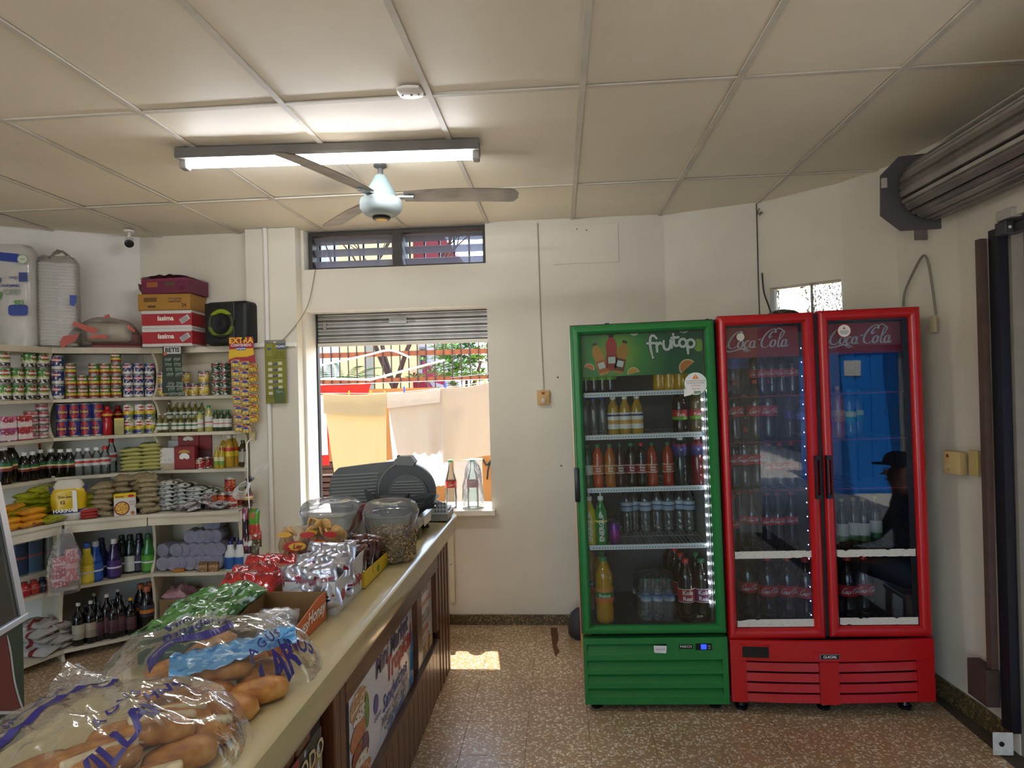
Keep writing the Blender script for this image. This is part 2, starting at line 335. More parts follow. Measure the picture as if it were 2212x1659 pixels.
# jamb of the street opening, with pipe and shutter guide
jm = MB().prism([(1.985, 3.16), (1.985, 3.05), (2.05, 3.05), (2.05, 2.95), (2.06, 2.93), (2.40, 2.85), (2.40, 3.16)], 0, 2.36).obj('wall_jamb', M('#e2ddd4', .6, noise=.1, ns=3)); struct(jm, 'white plastered jamb of the street opening', 'wall')
for nm, poly, z0, z1, mt, lb, ct in (('shutter_guide', [(1.945, 3.075), (1.945, 3.01), (1.985, 3.01), (1.985, 3.035), (1.96, 3.035), (1.96, 3.075)], .10, 2.33, M('#23222a', .4, metal=.5), 'dark steel guide rail of the street shutter', 'rail'),
                                ('edge_strip', [(1.99, 3.045), (1.99, 2.995), (2.04, 2.995), (2.04, 3.045)], 0, 2.33, M('#8f877c', .6, noise=.1), 'grey metal strip beside the dark shutter guide', 'strip'),
                                ('drain_pipe', [(1.915, 3.12), (1.915, 3.085), (1.945, 3.085), (1.945, 3.12)], .35, 2.30, M('#5d463f', .6, noise=.2, ns=12), 'brown painted pipe running up the wall beside the shutter', 'pipe')):
    tag(MB().prism(poly, z0, z1).obj(nm, mt), lb, ct)
pl = thing('anchor_plate', 'small white rusted plate at the foot of the shutter guide', 'plate', (1.905, 3.005, .06))
MB().rbox(-.045, .04, -.005, .0, -.05, .05, .003).obj('plate', M('#dedbd4', .5, noise=.2, ns=30), pl); MB().lathe([(.011, 0), (.011, .004)], 12).xf(Matrix.Translation((-.01, -.004, 0)) @ Matrix.Rotation(pi/2, 4, 'X')).obj('keyhole', DARK, pl)
tag(MB().rbox(1.90, 1.958, 3.10, 3.24, .17, .34, .002).obj('pipe_box', M('#4d3a35', .7, noise=.2, ns=20)), 'brown patch of cladding at the foot of the pipe', 'cladding')
# pillar with a ledge and conduit
pi_ = MB().box(-2.215, -1.85, 4.475, 4.579, 0, 2.852).obj('pillar', WALLC); struct(pi_, 'cream pillar between the shelves and the serving window', 'pillar')
struct(MB().rbox(-2.24, -1.852, 4.445, 4.474, 2.005, 2.035, .004).obj('trim_1', M('#efece4', .5)), 'thin white ledge across the pillar', 'ledge')
tag(MB().tube([(-2.065, 4.46, 2.85), (-2.06, 4.458, 2.80), (-2.058, 4.458, .55)], .016, 10).obj('conduit_pipe', WALLW, smooth=40), 'white conduit pipe running down the pillar', 'pipe')
# sill of the serving window, baseboards
struct(MB().rbox(WX0+.002, WX1+.03, 4.50, 4.86, .785, .822, .004).obj('window_sill', M('#efe8d8', .45, noise=.15, ns=9)), 'worn white sill of the serving window', 'sill')
struct(MB().rbox(-3.1, .745, 4.566, 4.579, 0, .072, .002).obj('baseboard_back', SKIRT), 'speckled stone baseboard along the back wall', 'baseboard')
struct(MB().prism([(1.99, 3.07), (1.976, 3.07), (1.973, 3.3), (1.937, 3.75), (1.79, 4.085), (1.355, 4.455), (.75, 4.566), (.75, 4.578), (1.36, 4.468), (1.80, 4.098), (1.95, 3.758), (1.984, 3.3)], 0, .10).obj('baseboard_right', SKIRT), 'dark stone baseboard under the street side wall', 'baseboard')
tag(MB().rbox(.0-.82+.005, -.79+.012, 4.562, 4.579, .16, .735, .004).obj('cable_duct', M('#e2d9bf', .5)), 'short cream cable duct on the wall under the sill', 'duct')
# ceiling: tiles on a metal grid
CT = [(-4.6, -3.2), (1.93, -3.2), (1.945, 3.02), (1.94, 3.3), (1.86, 3.72), (1.70, 4.02), (1.325, 4.37), (.75, 4.578), (-2.955, 4.62), (-3.756, 4.123), (-4.6, 3.555)]
def clip(poly, C):
    for i in range(len(C)):
        a, b = C[i], C[(i+1) % len(C)]; out = []
        s = lambda p: (b[0]-a[0])*(p[1]-a[1])-(b[1]-a[1])*(p[0]-a[0])
        for k in range(len(poly)):
            p, q = poly[k-1], poly[k]; sp, sq = s(p), s(q)
            if (sp >= 0) != (sq >= 0): t = sp/(sp-sq); out.append((p[0]+(q[0]-p[0])*t, p[1]+(q[1]-p[1])*t))
            if sq >= 0: out.append(q)
        poly = out
        if len(poly) < 3: return []
    return poly
cei = MB().prism([(-4.75, -3.4), (2.3, -3.4), (2.3, 4.85), (-4.75, 4.85)], 2.90, 3.02).obj('ceiling', M('#6f6557', .8)); struct(cei, 'beige tiled ceiling in a white metal grid', 'ceiling')
GX = [.117+.605*k for k in range(-8, 4)]; GY = [2.555+1.245*k for k in range(-5, 3)]
rc = random.Random(3)
for i in range(len(GX)-1):
    for j in range(len(GY)-1):
        p = clip([(GX[i]+.005, GY[j]+.004), (GX[i+1]-.005, GY[j]+.004), (GX[i+1]-.005, GY[j+1]-.004), (GX[i]+.005, GY[j+1]-.004)], CT)
        if len(p) < 3: continue
        cx = sum(q[0] for q in p)/len(p); cy = sum(q[1] for q in p)/len(p); w = GX[i+1]-GX[i]; h = GY[j+1]-GY[j]; z0 = rc.uniform(0, .003); tl = rc.uniform(-.004, .004)
        # a fanned panel that sags a little in the middle
        mb = MB(); n = len(p); V = [(q[0], q[1], 2.8545+z0+tl*(q[1]-cy)) for q in p]+[(cx, cy, 2.8545+z0-.004)]+[(q[0], q[1], 2.866+z0) for q in p]
        mb.add(V, [((k+1) % n, k, n) for k in range(n)]+[(k, (k+1) % n, n+1+(k+1) % n, n+1+k) for k in range(n)]+[tuple(range(n+1, 2*n+1))])
        mb.obj('ceiling_tile', CEILC, cei)
for x in GX:
    p = clip([(x-.012, -3.2), (x+.012, -3.2), (x+.012, 4.7), (x-.012, 4.7)], CT)
    if len(p) > 2: MB().prism(p, 2.847, 2.8535).obj('ceiling_bar', GRIDC, cei)
for y in GY:
    for i in range(len(GX)-1):
        p = clip([(GX[i]+.0122, y-.011), (GX[i+1]-.0122, y-.011), (GX[i+1]-.0122, y+.011), (GX[i]+.0122, y+.011)], CT)
        if len(p) > 2: MB().prism(p, 2.848, 2.8535).obj('ceiling_bar', GRIDC, cei)
# ---------------------------------------------------------------- louvre window over the serving window
lw = thing('window_1', 'dark framed louvre window with tilted grey slats under the ceiling', 'window', (-1.165, 4.70, 2.566)); lw['kind'] = 'structure'
FR = M('#3c3630', .6, noise=.2, ns=12); WW = .663
for a, b, c, d in ((-WW, -WW+.03, 0, .284), (WW-.03, WW, 0, .284), (-.03, .04, .026, .262), (-WW+.03, WW-.03, 0, .026), (-WW+.03, WW-.03, .262, .284)):
    MB().box(a, b, -.035, .16, c, d).obj('window_frame', FR, lw)
sl = MB().rbox(-.302, .302, -.034, .034, -.0025, .0025, .002, 1).xf(Matrix.Rotation(radians(-42), 4, 'X')).mesh('slat', clear('#e6e4ea', .9, .2, haze=.72, hazec='#aaa6ac'))
for cx in (-.338, .352):
    for k in range(3): put('slat', sl, lw, (cx, .02, .055+.088*k))
    for k in range(6): MB().box(cx-.29+k*.112, cx-.277+k*.112, .09, .102, .026, .262).obj('window_bar', BLACK, lw)
# ---------------------------------------------------------------- glass block window
gw = thing('window_2', 'pair of patterned glass blocks set in the wall behind the red cooler', 'window', (0, 0, 0)); gw['kind'] = 'structure'
def gblk(k):
    m = bpy.data.materials.new('glass_block'); m.use_nodes = True; b = m.node_tree.nodes['Principled BSDF']; N = m.node_tree.nodes; L = m.node_tree.links
    b.inputs['Base Color'].default_value = lin('#f4f2ea'); b.inputs['Roughness'].default_value = .12; b.inputs['Transmission Weight'].default_value = 1; b.inputs['IOR'].default_value = 1.3
    tc = N.new('ShaderNodeTexCoord'); v = N.new('ShaderNodeTexVoronoi'); v.inputs['Scale'].default_value = 30 if k == 0 else 55; v.distance = 'MANHATTAN' if k else 'EUCLIDEAN'
    L.new(tc.outputs['Object'], v.inputs['Vector']); bp = N.new('ShaderNodeBump'); bp.inputs['Strength'].default_value = 1; bp.inputs['Distance'].default_value = .02; L.new(v.outputs['Distance'], bp.inputs['Height']); L.new(bp.outputs[0], b.inputs['Normal'])
    return m
_d = (Vector(B2)-Vector(B1)).normalized(); _ang = atan2(_d.y, _d.x); _L = (Vector(lerp(B1, B2, .97))-Vector(lerp(B1, B2, .13))).length
gw.location = (lerp(B1, B2, .13)[0]-.035, lerp(B1, B2, .13)[1]-.08, 2.042); gw.rotation_euler = (0, 0, _ang)
for k in range(2):
    x0 = .012+k*(_L/2-.012); MB().rbox(x0, x0+_L/2-.02, .075, .125, .004, .238, .006).obj('glass_block', gblk(k), gw, smooth=40)
MB().box(_L/2-.008, _L/2-.0, .06, .13, .002, .24).obj('mortar_joint', M('#b9b3a4', .8), gw)
# ---------------------------------------------------------------- half-raised shutter of the serving window
SHU = M('#a3a09b', .42, metal=.75, noise=.2, ns=9)
rs = thing('roller_shutter', 'corrugated grey steel shutter rolled up above the serving window', 'shutter', (0, 4.80, 0))
prof = []
for k in range(9): prof.append((.010*(1 if k % 2 else -.3), .055*k/8))
def slat_mesh(h=.0548):
    pts = [(0, 0), (-.010, .008), (-.010, .020), (-.002, .0245), (-.002, .030), (-.010, .0345), (-.010, .0465), (0, h), (.004, h), (.004, 0)]
    return MB().prism(pts, WX0+.012, WX1-.012, 'x').mesh('slat', SHU)
_sm = slat_mesh()
for k in range(4): put('slat', _sm, rs, (0, 0, 2.046+.055*k))
MB().rbox(WX0+.012, WX1-.012, -.02, .012, 2.018, 2.0455, .003).obj('bottom_bar', M('#c9c2b4', .45, metal=.4), rs)
MB().rbox(-1.27, -1.13, -.017, -.0105, 2.175, 2.22, .003).obj('lock_plate', STEEL, rs); MB().rbox(-1.33, -1.07, -.015, -.0105, 2.19, 2.20, .002).obj('lock_bolt', STEEL, rs)
MB().rbox(-1.775, -1.75, -.018, -.0105, 2.145, 2.21, .003).obj('pull_handle', STEEL, rs)
for x in (WX0+.001, WX1-.011): MB().box(x, x+.010, -.02, .02, .824, 2.264).obj('side_guide', DARK, rs)
# ================================================================ things on the ceiling and the street shutter
tb = thing('tube_light', 'lit white fluorescent tube batten across the ceiling behind the fan', 'lamp', (0, 0, 0))
_a, _b = onZ(392, 351, 2.80), onZ(1036, 331, 2.80); _d = (_b-_a); LEN = _d.length; tb.location = (_a+_b)/2; tb.rotation_euler = (0, 0, atan2(_d.y, _d.x))
MB().prism([(-.062, .048), (-.068, .012), (-.06, .0), (-.02, .006), (.02, .006), (.06, .0), (.068, .012), (.062, .048)], -LEN/2, LEN/2, 'x').obj('housing', M('#77736d', .5, noise=.15, ns=8), tb)
tm = MB().lathe([(.0, -LEN/2+.035), (.016, -LEN/2+.04), (.016, LEN/2-.04), (.0, LEN/2-.035)], 14).xf(Matrix.Translation((0, 0, -.014)) @ Matrix.Rotation(pi/2, 4, 'Y'))
tm.obj('tube', M('#f3f6ff', .3, emis=27.), tb, smooth=60)
for s in (-1, 1): MB().rbox(min(s*LEN/2, s*(LEN/2-.035)), max(s*LEN/2, s*(LEN/2-.035)), -.026, .026, -.036, .02, .006).obj('end_cap', M('#a5a29c', .5), tb)
# a second batten, unseen over the viewer, added to brighten the room
t2 = dup(tb, (-1.05, .15, 2.80), tb.rotation_euler.z, 'unseen fluorescent batten added to light the front of the shop'); 
FANC = M('#a3aeab', .45, noise=.06, ns=10); BLD = M('#b3aaa0', .5, noise=.35, ns=7)
fz = 2.62; fp = onY(823, 430, 3.3)
fan = thing('ceiling_fan', 'pale green three-blade ceiling fan with dusty grey blades', 'fan', (fp.x, 3.3, 2.85))
MB().lathe([(.012, 0), (.035, -.004), (.034, -.012), (.014, -.022), (.014, -.06)], 18).obj('canopy', M('#3a3a38', .5), fan, smooth=40)
MB().lathe([(.0135, -.02), (.0135, -.09)], 12).obj('stem', FANC, fan, smooth=40)
MB().lathe([(.022, -.055), (.030, -.06), (.045, -.09), (.070, -.135), (.085, -.165), (.088, -.175)], 28).obj('cone_cover', M('#6c7c78', .6), fan, smooth=40)
mo = MB().lathe([(.088, -.175), (.104, -.183), (.109, -.20), (.109, -.228), (.100, -.242), (.098, -.246), (.082, -.262), (.060, -.270), (.05, -.272)], 32).obj('motor_housing', FANC, fan, smooth=40)
MB().lathe([(.045, -.272), (.047, -.279), (.042, -.285), (.033, -.286)], 24).obj('end_cap', DARK, mo, smooth=40)
MB().lathe([(.0, -.2865), (.031, -.2868), (.030, -.2885), (.0, -.289)], 24).obj('brass_badge', M('#d9b84a', .3, metal=.7), mo, smooth=40, label='round brass coloured badge under the motor')
for px, py in ((1110, 420), (607, 328), (716, 486)):
    tp = onZ(px, py, 2.69); d = Vector((tp.x-fp.x, tp.y-3.3)); L = .715; a = atan2(d.y, d.x)
    def bl(u, v):
        r = .12+u*(L-.12); w = .050+.016*min(1, u*3); e = 1 if u < .93 else sqrt(max(0, 1-((u-.93)/.075)**2))
        y = (v-.5)*2*w*e; return (r, y, -.168+y*-.21+.006*sin(u*3))
    mb = MB().grid(bl, 26, 4); n = len(mb.v); mb.grid(lambda u, v: (bl(u, v)[0], bl(u, v)[1], bl(u, v)[2]+.004), 26, 4, flip=True)
    b = mb.obj('blade', BLD, fan, smooth=50, rz=a)
    MB().rbox(.085, .17, -.022, .022, -.178, -.166, .003).obj('blade_bracket', M('#8e938f', .4, metal=.5), b)
# ceiling rose, security camera
cr = thing('ceiling_plate', 'round white cover plate screwed to a ceiling tile', 'plate', onZ(886, 196, 2.85))
MB().lathe([(.052, -.001), (.05, -.010), (.038, -.016)], 24, sq=lambda a, z: 1/max(abs(cos(a)), abs(sin(a)))**.45).obj('plate', M('#e9e4da', .45), cr, smooth=40)
for x in (-.03, .005, .034): MB().lathe([(.005 if x < .01 and x > 0 else .003, -.019), (.004, -.012)], 10, (x, 0, 0)).obj('screw_hole', DARK, cr)
cp = onZ(285, 502, 2.85)
cc = thing('security_camera', 'small white bullet security camera with black face under the ceiling', 'camera', (cp.x+.02, cp.y-.06, 2.85), radians(34))
MB().lathe([(.035, 0), (.034, -.012), (.02, -.018)], 18).obj('base', M('#eeeae2', .4), cc, smooth=40)
MB().tube([(0, 0, -.015), (0, -.005, -.05), (0, -.01, -.065)], .010, 8).obj('stem', M('#eeeae2', .4), cc, smooth=40)
_r = Matrix.Translation((0, -.01, -.085)) @ Matrix.Rotation(radians(112), 4, 'X')
MB().lathe([(.012, -.05), (.028, -.045), (.032, -.03), (.033, .045), (.034, .055)], 20).xf(_r).obj('body', M('#eeeae2', .4), cc, smooth=40)
MB().lathe([(.030, .0552), (.026, .058), (.012, .0582)], 20).xf(_r).obj('lens_face', BLACK, cc, smooth=40, label='black round lens face')
# ---------------------------------------------------------------- rolled-up street shutter
st = thing('street_shutter', 'big rolled-up grey steel shutter over the street opening', 'shutter', (0, 0, 0))
PLATE = M('#5b5658', .55, noise=.12, ns=5)
pp = [onY(x, y, 3.40) for x, y in ((1903, 378), (1942, 338), (2010, 330), (2095, 328), (2095, 490), (1947, 498), (1903, 465))]
MB().prism([(p.x, p.z) for p in pp], 3.40, 3.412, 'y').obj('bracket_plate', PLATE, st)
_p = onY(1908, 390, 3.40); MB().rbox(_p.x-.012, _p.x+.014, 3.386, 3.3995, _p.z-.04, _p.z+.01, .003).obj('bracket_tab', M('#b9b4ac', .5), st)
_p = onY(1990, 505, 3.40); MB().rbox(_p.x-.03, _p.x+.03, 3.396, 3.41, _p.z-.03, _p.z+.02, .002).obj('bracket_tab', M('#6d615f', .6), st)
CX, CZ, CR = 1.862, 2.615, .148
nS = 13
for k in range(nS):
    a0 = 2*pi*k/nS+.1; a1 = 2*pi*(k+1)/nS+.1; poly = []
    prf = [(0, 0), (.06, .010), (.25, .012), (.40, .004), (.47, .004), (.53, .012), (.86, .010), (.95, -.002)]
    for t, h in prf: a = a0+(a1-a0)*t; poly.append((CX+(CR+h)*cos(a), CZ+(CR+h)*sin(a)))
    for t, h in reversed(prf): a = a0+(a1-a0)*t; poly.append((CX+(CR-.016)*cos(a), CZ+(CR-.016)*sin(a)))
    MB().prism(poly, -.55, 3.345+.012*R.random(), 'y').obj('slat', M('#a9a59f', .36, metal=.8, noise=.2, ns=6) if k % 3 else M('#97918d', .36, metal=.8, noise=.25, ns=6), st)
MB().lathe([(.055, -.56), (.055, 3.399)], 16).xf(Matrix.Translation((CX, 0, CZ)) @ Matrix.Rotation(-pi/2, 4, 'X')).obj('axle', DARK, st)
SLR = M('#908b87', .4, metal=.75, noise=.2, ns=6)
for k in range(4):
    z = 2.335+k*.062; MB().prism([(1.992, z), (1.978, z+.012), (1.978, z+.026), (1.990, z+.031), (1.978, z+.036), (1.978, z+.050), (1.992, z+.0605), (1.998, z+.0605), (1.998, z)], -.55, 3.0, 'y').obj('slat', SLR, st)
MB().rbox(1.962, 2.005, -.55, 3.0, 2.292, 2.333, .004).obj('bottom_bar', M('#4b484a', .45, metal=.5), st)
eb = MB().rbox(1.925, 1.961, 2.93, 3.0, 2.285, 2.345, .004).obj('end_lock', M('#4a4648', .45, metal=.4), st); MB().lathe([(.007, 0), (.006, .003)], 10).xf(Matrix.Translation((1.943, 2.9295, 2.315)) @ Matrix.Rotation(pi/2, 4, 'X')).obj('rivet', M('#e3e0da', .4), eb)
MB().rbox(1.93, 1.975, 2.9, 3.0, 2.352, 2.395, .004).obj('stop_block', M('#b7b1a8', .5), st)
# ================================================================ lettering strokes and flat print helpers
def catmull(P, n=8, closed=False):
    P = [Vector(p) for p in P]; out = []; k = len(P); rng = k if closed else k-1
    for i in range(rng):
        p0 = P[(i-1) % k] if closed else P[max(i-1, 0)]; p1 = P[i]; p2 = P[(i+1) % k]; p3 = P[(i+2) % k] if closed else P[min(i+2, k-1)]
        for j in range(n):
            t = j/n; out.append(.5*((2*p1)+(-p0+p2)*t+(2*p0-5*p1+4*p2-p3)*t*t+(-p0+3*p1-3*p2+p3)*t**3))
    if not closed: out.append(P[-1])
    return out
def ribbon(mb, pts, w0, w1=None, n=7, closed=False, th=.0, mi=None):
    """brush stroke in the x-z plane facing -y: thick where it runs down, thin where it runs across"""
    C = catmull([(p[0], p[1], 0) for p in pts], n, closed); k = len(C); V = []
    w1 = w0 if w1 is None else w1
    for i, c in enumerate(C):
        t = (C[(i+1) % k]-C[i-1]) if closed else C[min(i+1, k-1)]-C[max(i-1, 0)]
        t.normalize(); w = w1+(w0-w1)*abs(t.y)**1.3
        if not closed: w *= min(1, .35+4*min(i, k-1-i)/k)
        nrm = Vector((-t.y, t.x, 0)); V.append((c.x+nrm.x*w/2, th, c.y+nrm.y*w/2)); V.append((c.x-nrm.x*w/2, th, c.y-nrm.y*w/2))
    F = [(2*i, 2*((i+1) % k), 2*((i+1) % k)+1, 2*i+1) for i in range(k if closed else k-1)]
    return mb.add(V, F, mi)
def ell(cx, cy, rx, ry, n=10, a0=0, a1=2*pi): return [(cx+rx*cos(a0+(a1-a0)*i/n), cy+ry*sin(a0+(a1-a0)*i/n)) for i in range(n if abs(a1-a0) > 6.28 else n+1)]
def script_logo(w, mat, shear=.28):
    """flowing white script of the cola signs, w wide, centred"""
    mb = MB(); a, b = .24, .09
    ribbon(mb, [(1.45, 1.75), (1.62, 2.05), (1.35, 2.3), (.85, 2.1), (.4, 1.5), (.22, .8), (.45, .25), (.95, .15), (1.35, .45)], a, b)
    ribbon(mb, [(.15, .55), (-.05, .05), (.35, -.25), (1.0, -.22), (1.9, .02), (2.6, -.02), (3.3, -.32)], .15, .17)
    ribbon(mb, [(2.2, -.03), (2.7, -.3), (3.0, -.36)], .1, .12)
    ribbon(mb, ell(1.75, .62, .30, .45), a, b, closed=True); ribbon(mb, [(1.95, 1.0), (2.2, .85)], b)
    ribbon(mb, [(2.78, .95), (2.62, 1.07), (2.35, .85), (2.3, .4), (2.5, .15), (2.85, .35)], a, b)
    ribbon(mb, ell(3.25, .58, .28, .44), a, b, closed=True); ribbon(mb, [(3.55, 1.05), (3.5, .5), (3.6, .15), (3.85, .3)], .2, b)
    ribbon(mb, [(3.85, 1.15), (4.2, 1.22)], .14)
    ribbon(mb, [(5.55, 1.55), (5.3, 1.3), (5.2, 1.6), (5.5, 2.1), (5.9, 2.0), (5.6, 2.45), (5.0, 2.2), (4.55, 1.55), (4.38, .8), (4.6, .25), (5.1, .12), (5.5, .45)], a, b)
    ribbon(mb, [(5.75, 2.3), (6.2, 2.5), (6.7, 2.25), (7.1, 2.0)], .16, .13)
    ribbon(mb, ell(5.85, .6, .30, .45), a, b, closed=True); ribbon(mb, [(6.05, 1.0), (6.3, .85)], b)
    ribbon(mb, [(6.45, .8), (6.95, 1.75), (6.85, 2.2), (6.6, 1.9), (6.5, .9), (6.6, .2), (6.85, .2), (7.0, .4)], .2, b)
    ribbon(mb, ell(7.25, .58, .28, .44), a, b, closed=True); ribbon(mb, [(7.55, 1.05), (7.5, .5), (7.6, .15), (7.95, .35)], .2, b)
    s = w/8.4
    mb.v = [((x+z*shear-4.3)*s, y, (z-1.0)*s) for x, y, z in mb.v]
    return mb.mesh('script_lettering', mat)
def flat(poly, mat, parent, name, y=-.0006, th=.0005, label=None): return MB().prism(poly, y-th, y, 'y').obj(name, mat, parent, label=label)
def rrect(x0, x1, z0, z1, r, n=4):
    o = []
    for cx, cz, a in ((x1-r, z1-r, 0), (x0+r, z1-r, pi/2), (x0+r, z0+r, pi), (x1-r, z0+r, 3*pi/2)):
        for i in range(n+1): o.append((cx+r*cos(a+i*pi/2/n), cz+r*sin(a+i*pi/2/n)))
    return o
def ring(mb, o, i, y0, y1, mi=None):
    """picture-frame solid between outer rectangle o and inner rectangle i (x0,x1,z0,z1)"""
    def rc(r, y): return [(r[0], y, r[2]), (r[1], y, r[2]), (r[1], y, r[3]), (r[0], y, r[3])]
    V = rc(o, y0)+rc(i, y0)+rc(o, y1)+rc(i, y1); F = []
    for k in range(4):
        l = (k+1) % 4; F += [(k, l, 4+l, 4+k), (8+l, 8+k, 12+k, 12+l), (l, k, 8+k, 8+l), (4+k, 4+l, 12+l, 12+k)]
    return mb.add(V, F, mi)
WHITE = M('#f1efe9', .45); WPRINT = M('#eceae4', .5); REDP = M('#c4161c', .32, coat=.3, noise=.06, ns=6); GREENP = M('#1f7a35', .42, noise=.05, ns=5)
GLASS = clear('#f2f6f5', .95, .01, ior=1.45)
# ---------------------------------------------------------------- green single-door cooler
LEAN = (0, -.0145, 0)
gc = thing('green_cooler', 'tall green drinks cooler with one glass door and lit shelves', 'cooler', (.092, 3.36, 0), rot=LEAN)
GW, GD = .728, .68; INT = M('#8f9296', .5); INTB = M('#56595f', .5, noise=.1, ns=3)
def sidemat():
    m = bands([(0, '#e08a4e'), (.28, '#e79a5c'), (.50, '#efb27e'), (.62, '#d9c37f'), (.75, '#cfe0c0'), (.86, '#b9dcb8')], .4, 2, ['#7fb069'], 5., .64)
    return m
def body(root, W, D, z0, z1, out, side=None, wallt=.045, dark=INTB, inner=INT):
    MB().box(0, wallt, .058, D, z0, z1).obj('side_panel', side or out, root); MB().box(W-wallt, W, .058, D, z0, z1).obj('side_panel', out, root)
    MB().box(wallt, W-wallt, .058, D, z1-wallt, z1).obj('top_panel', DARK, root); MB().box(wallt, W-wallt, .058, D, z0, .405).obj('machine_base', DARK, root)
    MB().box(wallt, W-wallt, D-wallt, D-.001, .406, z1-wallt-.001).obj('back_panel', dark, root)
    for x, s in ((wallt+.0005, 1), (W-wallt-.0005, -1)): MB().box(min(x, x+s*.004), max(x, x+s*.004), .06, D-wallt-.001, .407, z1-wallt-.001).obj('inner_lining', inner, root)
body(gc, GW, GD, .05, 1.985, M('#2a6b38', .5), sidemat())
MB().rbox(-.002, GW+.002, .049, .0575, .385, 1.99, .002).obj('gasket', BLACK, gc) if False else ring(MB(), (-.004, GW+.004, .382, 1.994), (.05, GW-.05, .43, 1.945), .048, .058).obj('gasket', BLACK, gc)
def frame_door(root, x0, x1, z0, z1, fl, fr, ft, fb, mat, bev=.012, tint=GLASS):
    d = put('door', None, root, (x0, 0, z0)); W, H = x1-x0, z1-z0
    for poly in ([(0, 0), (fl, fb), (fl, H-ft), (0, H)], [(W, H), (W-fr, H-ft), (W-fr, fb), (W, 0)], [(0, H), (fl, H-ft), (W-fr, H-ft), (W, H)], [(W, 0), (W-fr, fb), (fl, fb), (0, 0)]):
        # rail with a raised rounded crest
        cx = sum(p[0] for p in poly)/4; cz = sum(p[1] for p in poly)/4; o = [(p[0]*.985+cx*.015, p[1]*.985+cz*.015) if False else p for p in poly]
        a, b, c, e = o; q = lambda p, r, t: (p[0]+(r[0]-p[0])*t, p[1]+(r[1]-p[1])*t)
        outr = [a, e]; innr = [b, c]
        prof = [(0, .044), (0, .010), (.10, .003), (.25, 0), (.70, .001), (.88, .008), (1, .020), (1, .044)]
        V = []
        for t, y in prof:
            p1 = q(a, b, t); p2 = q(e if False else o[3], c, t); V += [(p1[0], y, p1[1]), (p2[0], y, p2[1])]
        n = len(prof); F = [(2*i, 2*i+1, 2*i+3, 2*i+2) for i in range(n-1)]+[(2*n-2, 2*n-1, 1, 0), tuple(2*i for i in range(n)), tuple(2*i+1 for i in reversed(range(n)))]
        mb = MB().add(V, F); bm = bmesh.new(); me = mb.mesh('t', mat); bm.from_mesh(me); bmesh.ops.recalc_face_normals(bm, faces=bm.faces[:]); MB().bm(bm).obj('door_rail', mat, d, smooth=35)
        bpy.data.meshes.remove(me)
    MB().box(fl-.004, W-fr+.004, .024, .032, fb-.004, H-ft+.004).obj('glass_pane', tint, d)
    return d
gd = frame_door(gc, 0, GW, .393, 1.987, .047, .047, .045, .040, GREENP)
MB().rbox(-.012, .016, -.006, .03, .685, .86, .006).obj('handle', BLACK, gd, smooth=40, label='black recessed door handle')
# header sign
sg = put('header_sign', None, gc, (.045, .075, 1.72)); SW, SH = GW-.09, .235
def signmat():
    m = bpy.data.materials.new('green_sign'); m.use_nodes = True; N = m.node_tree.nodes; L = m.node_tree.links; b = N['Principled BSDF']
    tc = N.new('ShaderNodeTexCoord'); mp = N.new('ShaderNodeMapping'); mp.inputs['Location'].default_value = (-.36, 0, -.55); mp.inputs['Scale'].default_value = (1.9, 0, 1.0); L.new(tc.outputs['Generated'], mp.inputs[0])
    mp.vector_type = 'TEXTURE' if False else 'POINT'
    ln = N.new('ShaderNodeVectorMath'); ln.operation = 'LENGTH'; sb = N.new('ShaderNodeVectorMath'); sb.operation = 'SUBTRACT'; sb.inputs[1].default_value = (.30, .5, .5); L.new(tc.outputs['Generated'], sb.inputs[0])
    ml = N.new('ShaderNodeVectorMath'); ml.operation = 'MULTIPLY'; ml.inputs[1].default_value = (2.2, 0, .8); L.new(sb.outputs[0], ml.inputs[0]); L.new(ml.outputs[0], ln.inputs[0])
    r = N.new('ShaderNodeValToRGB'); e = r.color_ramp.elements; e[0].color = lin('#a9c23a'); e[0].position = .05; e[1].color = lin('#12603a'); e[1].position = .95
    x = e.new(.45); x.color = lin('#3f9a3e'); L.new(ln.outputs['Value'], r.inputs[0]); L.new(r.outputs[0], b.inputs['Base Color']); b.inputs['Roughness'].default_value = .4
    return m
MB().box(0, SW, 0, .012, 0, SH).obj('sign_board', signmat(), sg)
def bottle_print(cx, cz, h, ang, c1, c2):
    pts = [(.35, 0), (.48, .06), (.5, .35), (.42, .5), (.5, .62), (.42, .78), (.2, .9), (.17, .96)]; w = h*.32
    P = [(x*w, z*h) for x, z in pts]+[(-x*w, z*h) for x, z in reversed(pts)]
    rot = lambda p: (cx+p[0]*cos(ang)-p[1]*sin(ang), cz+p[0]*sin(ang)+p[1]*cos(ang))
    g = flat([rot(p) for p in P], M(c1, .4), sg, 'printed_bottle', -.0008)
    for poly, c, yy in (([(-.5*w, .08*h), (.5*w, .08*h), (.46*w, .45*h), (-.46*w, .45*h)], c2, -.0016), ([(-.3*w, .2*h), (.3*w, .2*h), (.3*w, .38*h), (-.3*w, .38*h)], '#e8efe2', -.0022), ([(-.22*w, .92*h), (.22*w, .92*h), (.22*w, 1.0*h), (-.22*w, 1.0*h)], '#20352a', -.0016)):
        flat([rot(p) for p in poly], M(c, .4), g, 'printed_label', yy)
bottle_print(.125, -.0+.01, .175, .28, '#e39a3a', '#d06a2c'); bottle_print(.165, .03, .19, 0, '#c92a2f', '#a81f27'); bottle_print(.195, .015, .175, -.25, '#c98a2e', '#7e3a22')
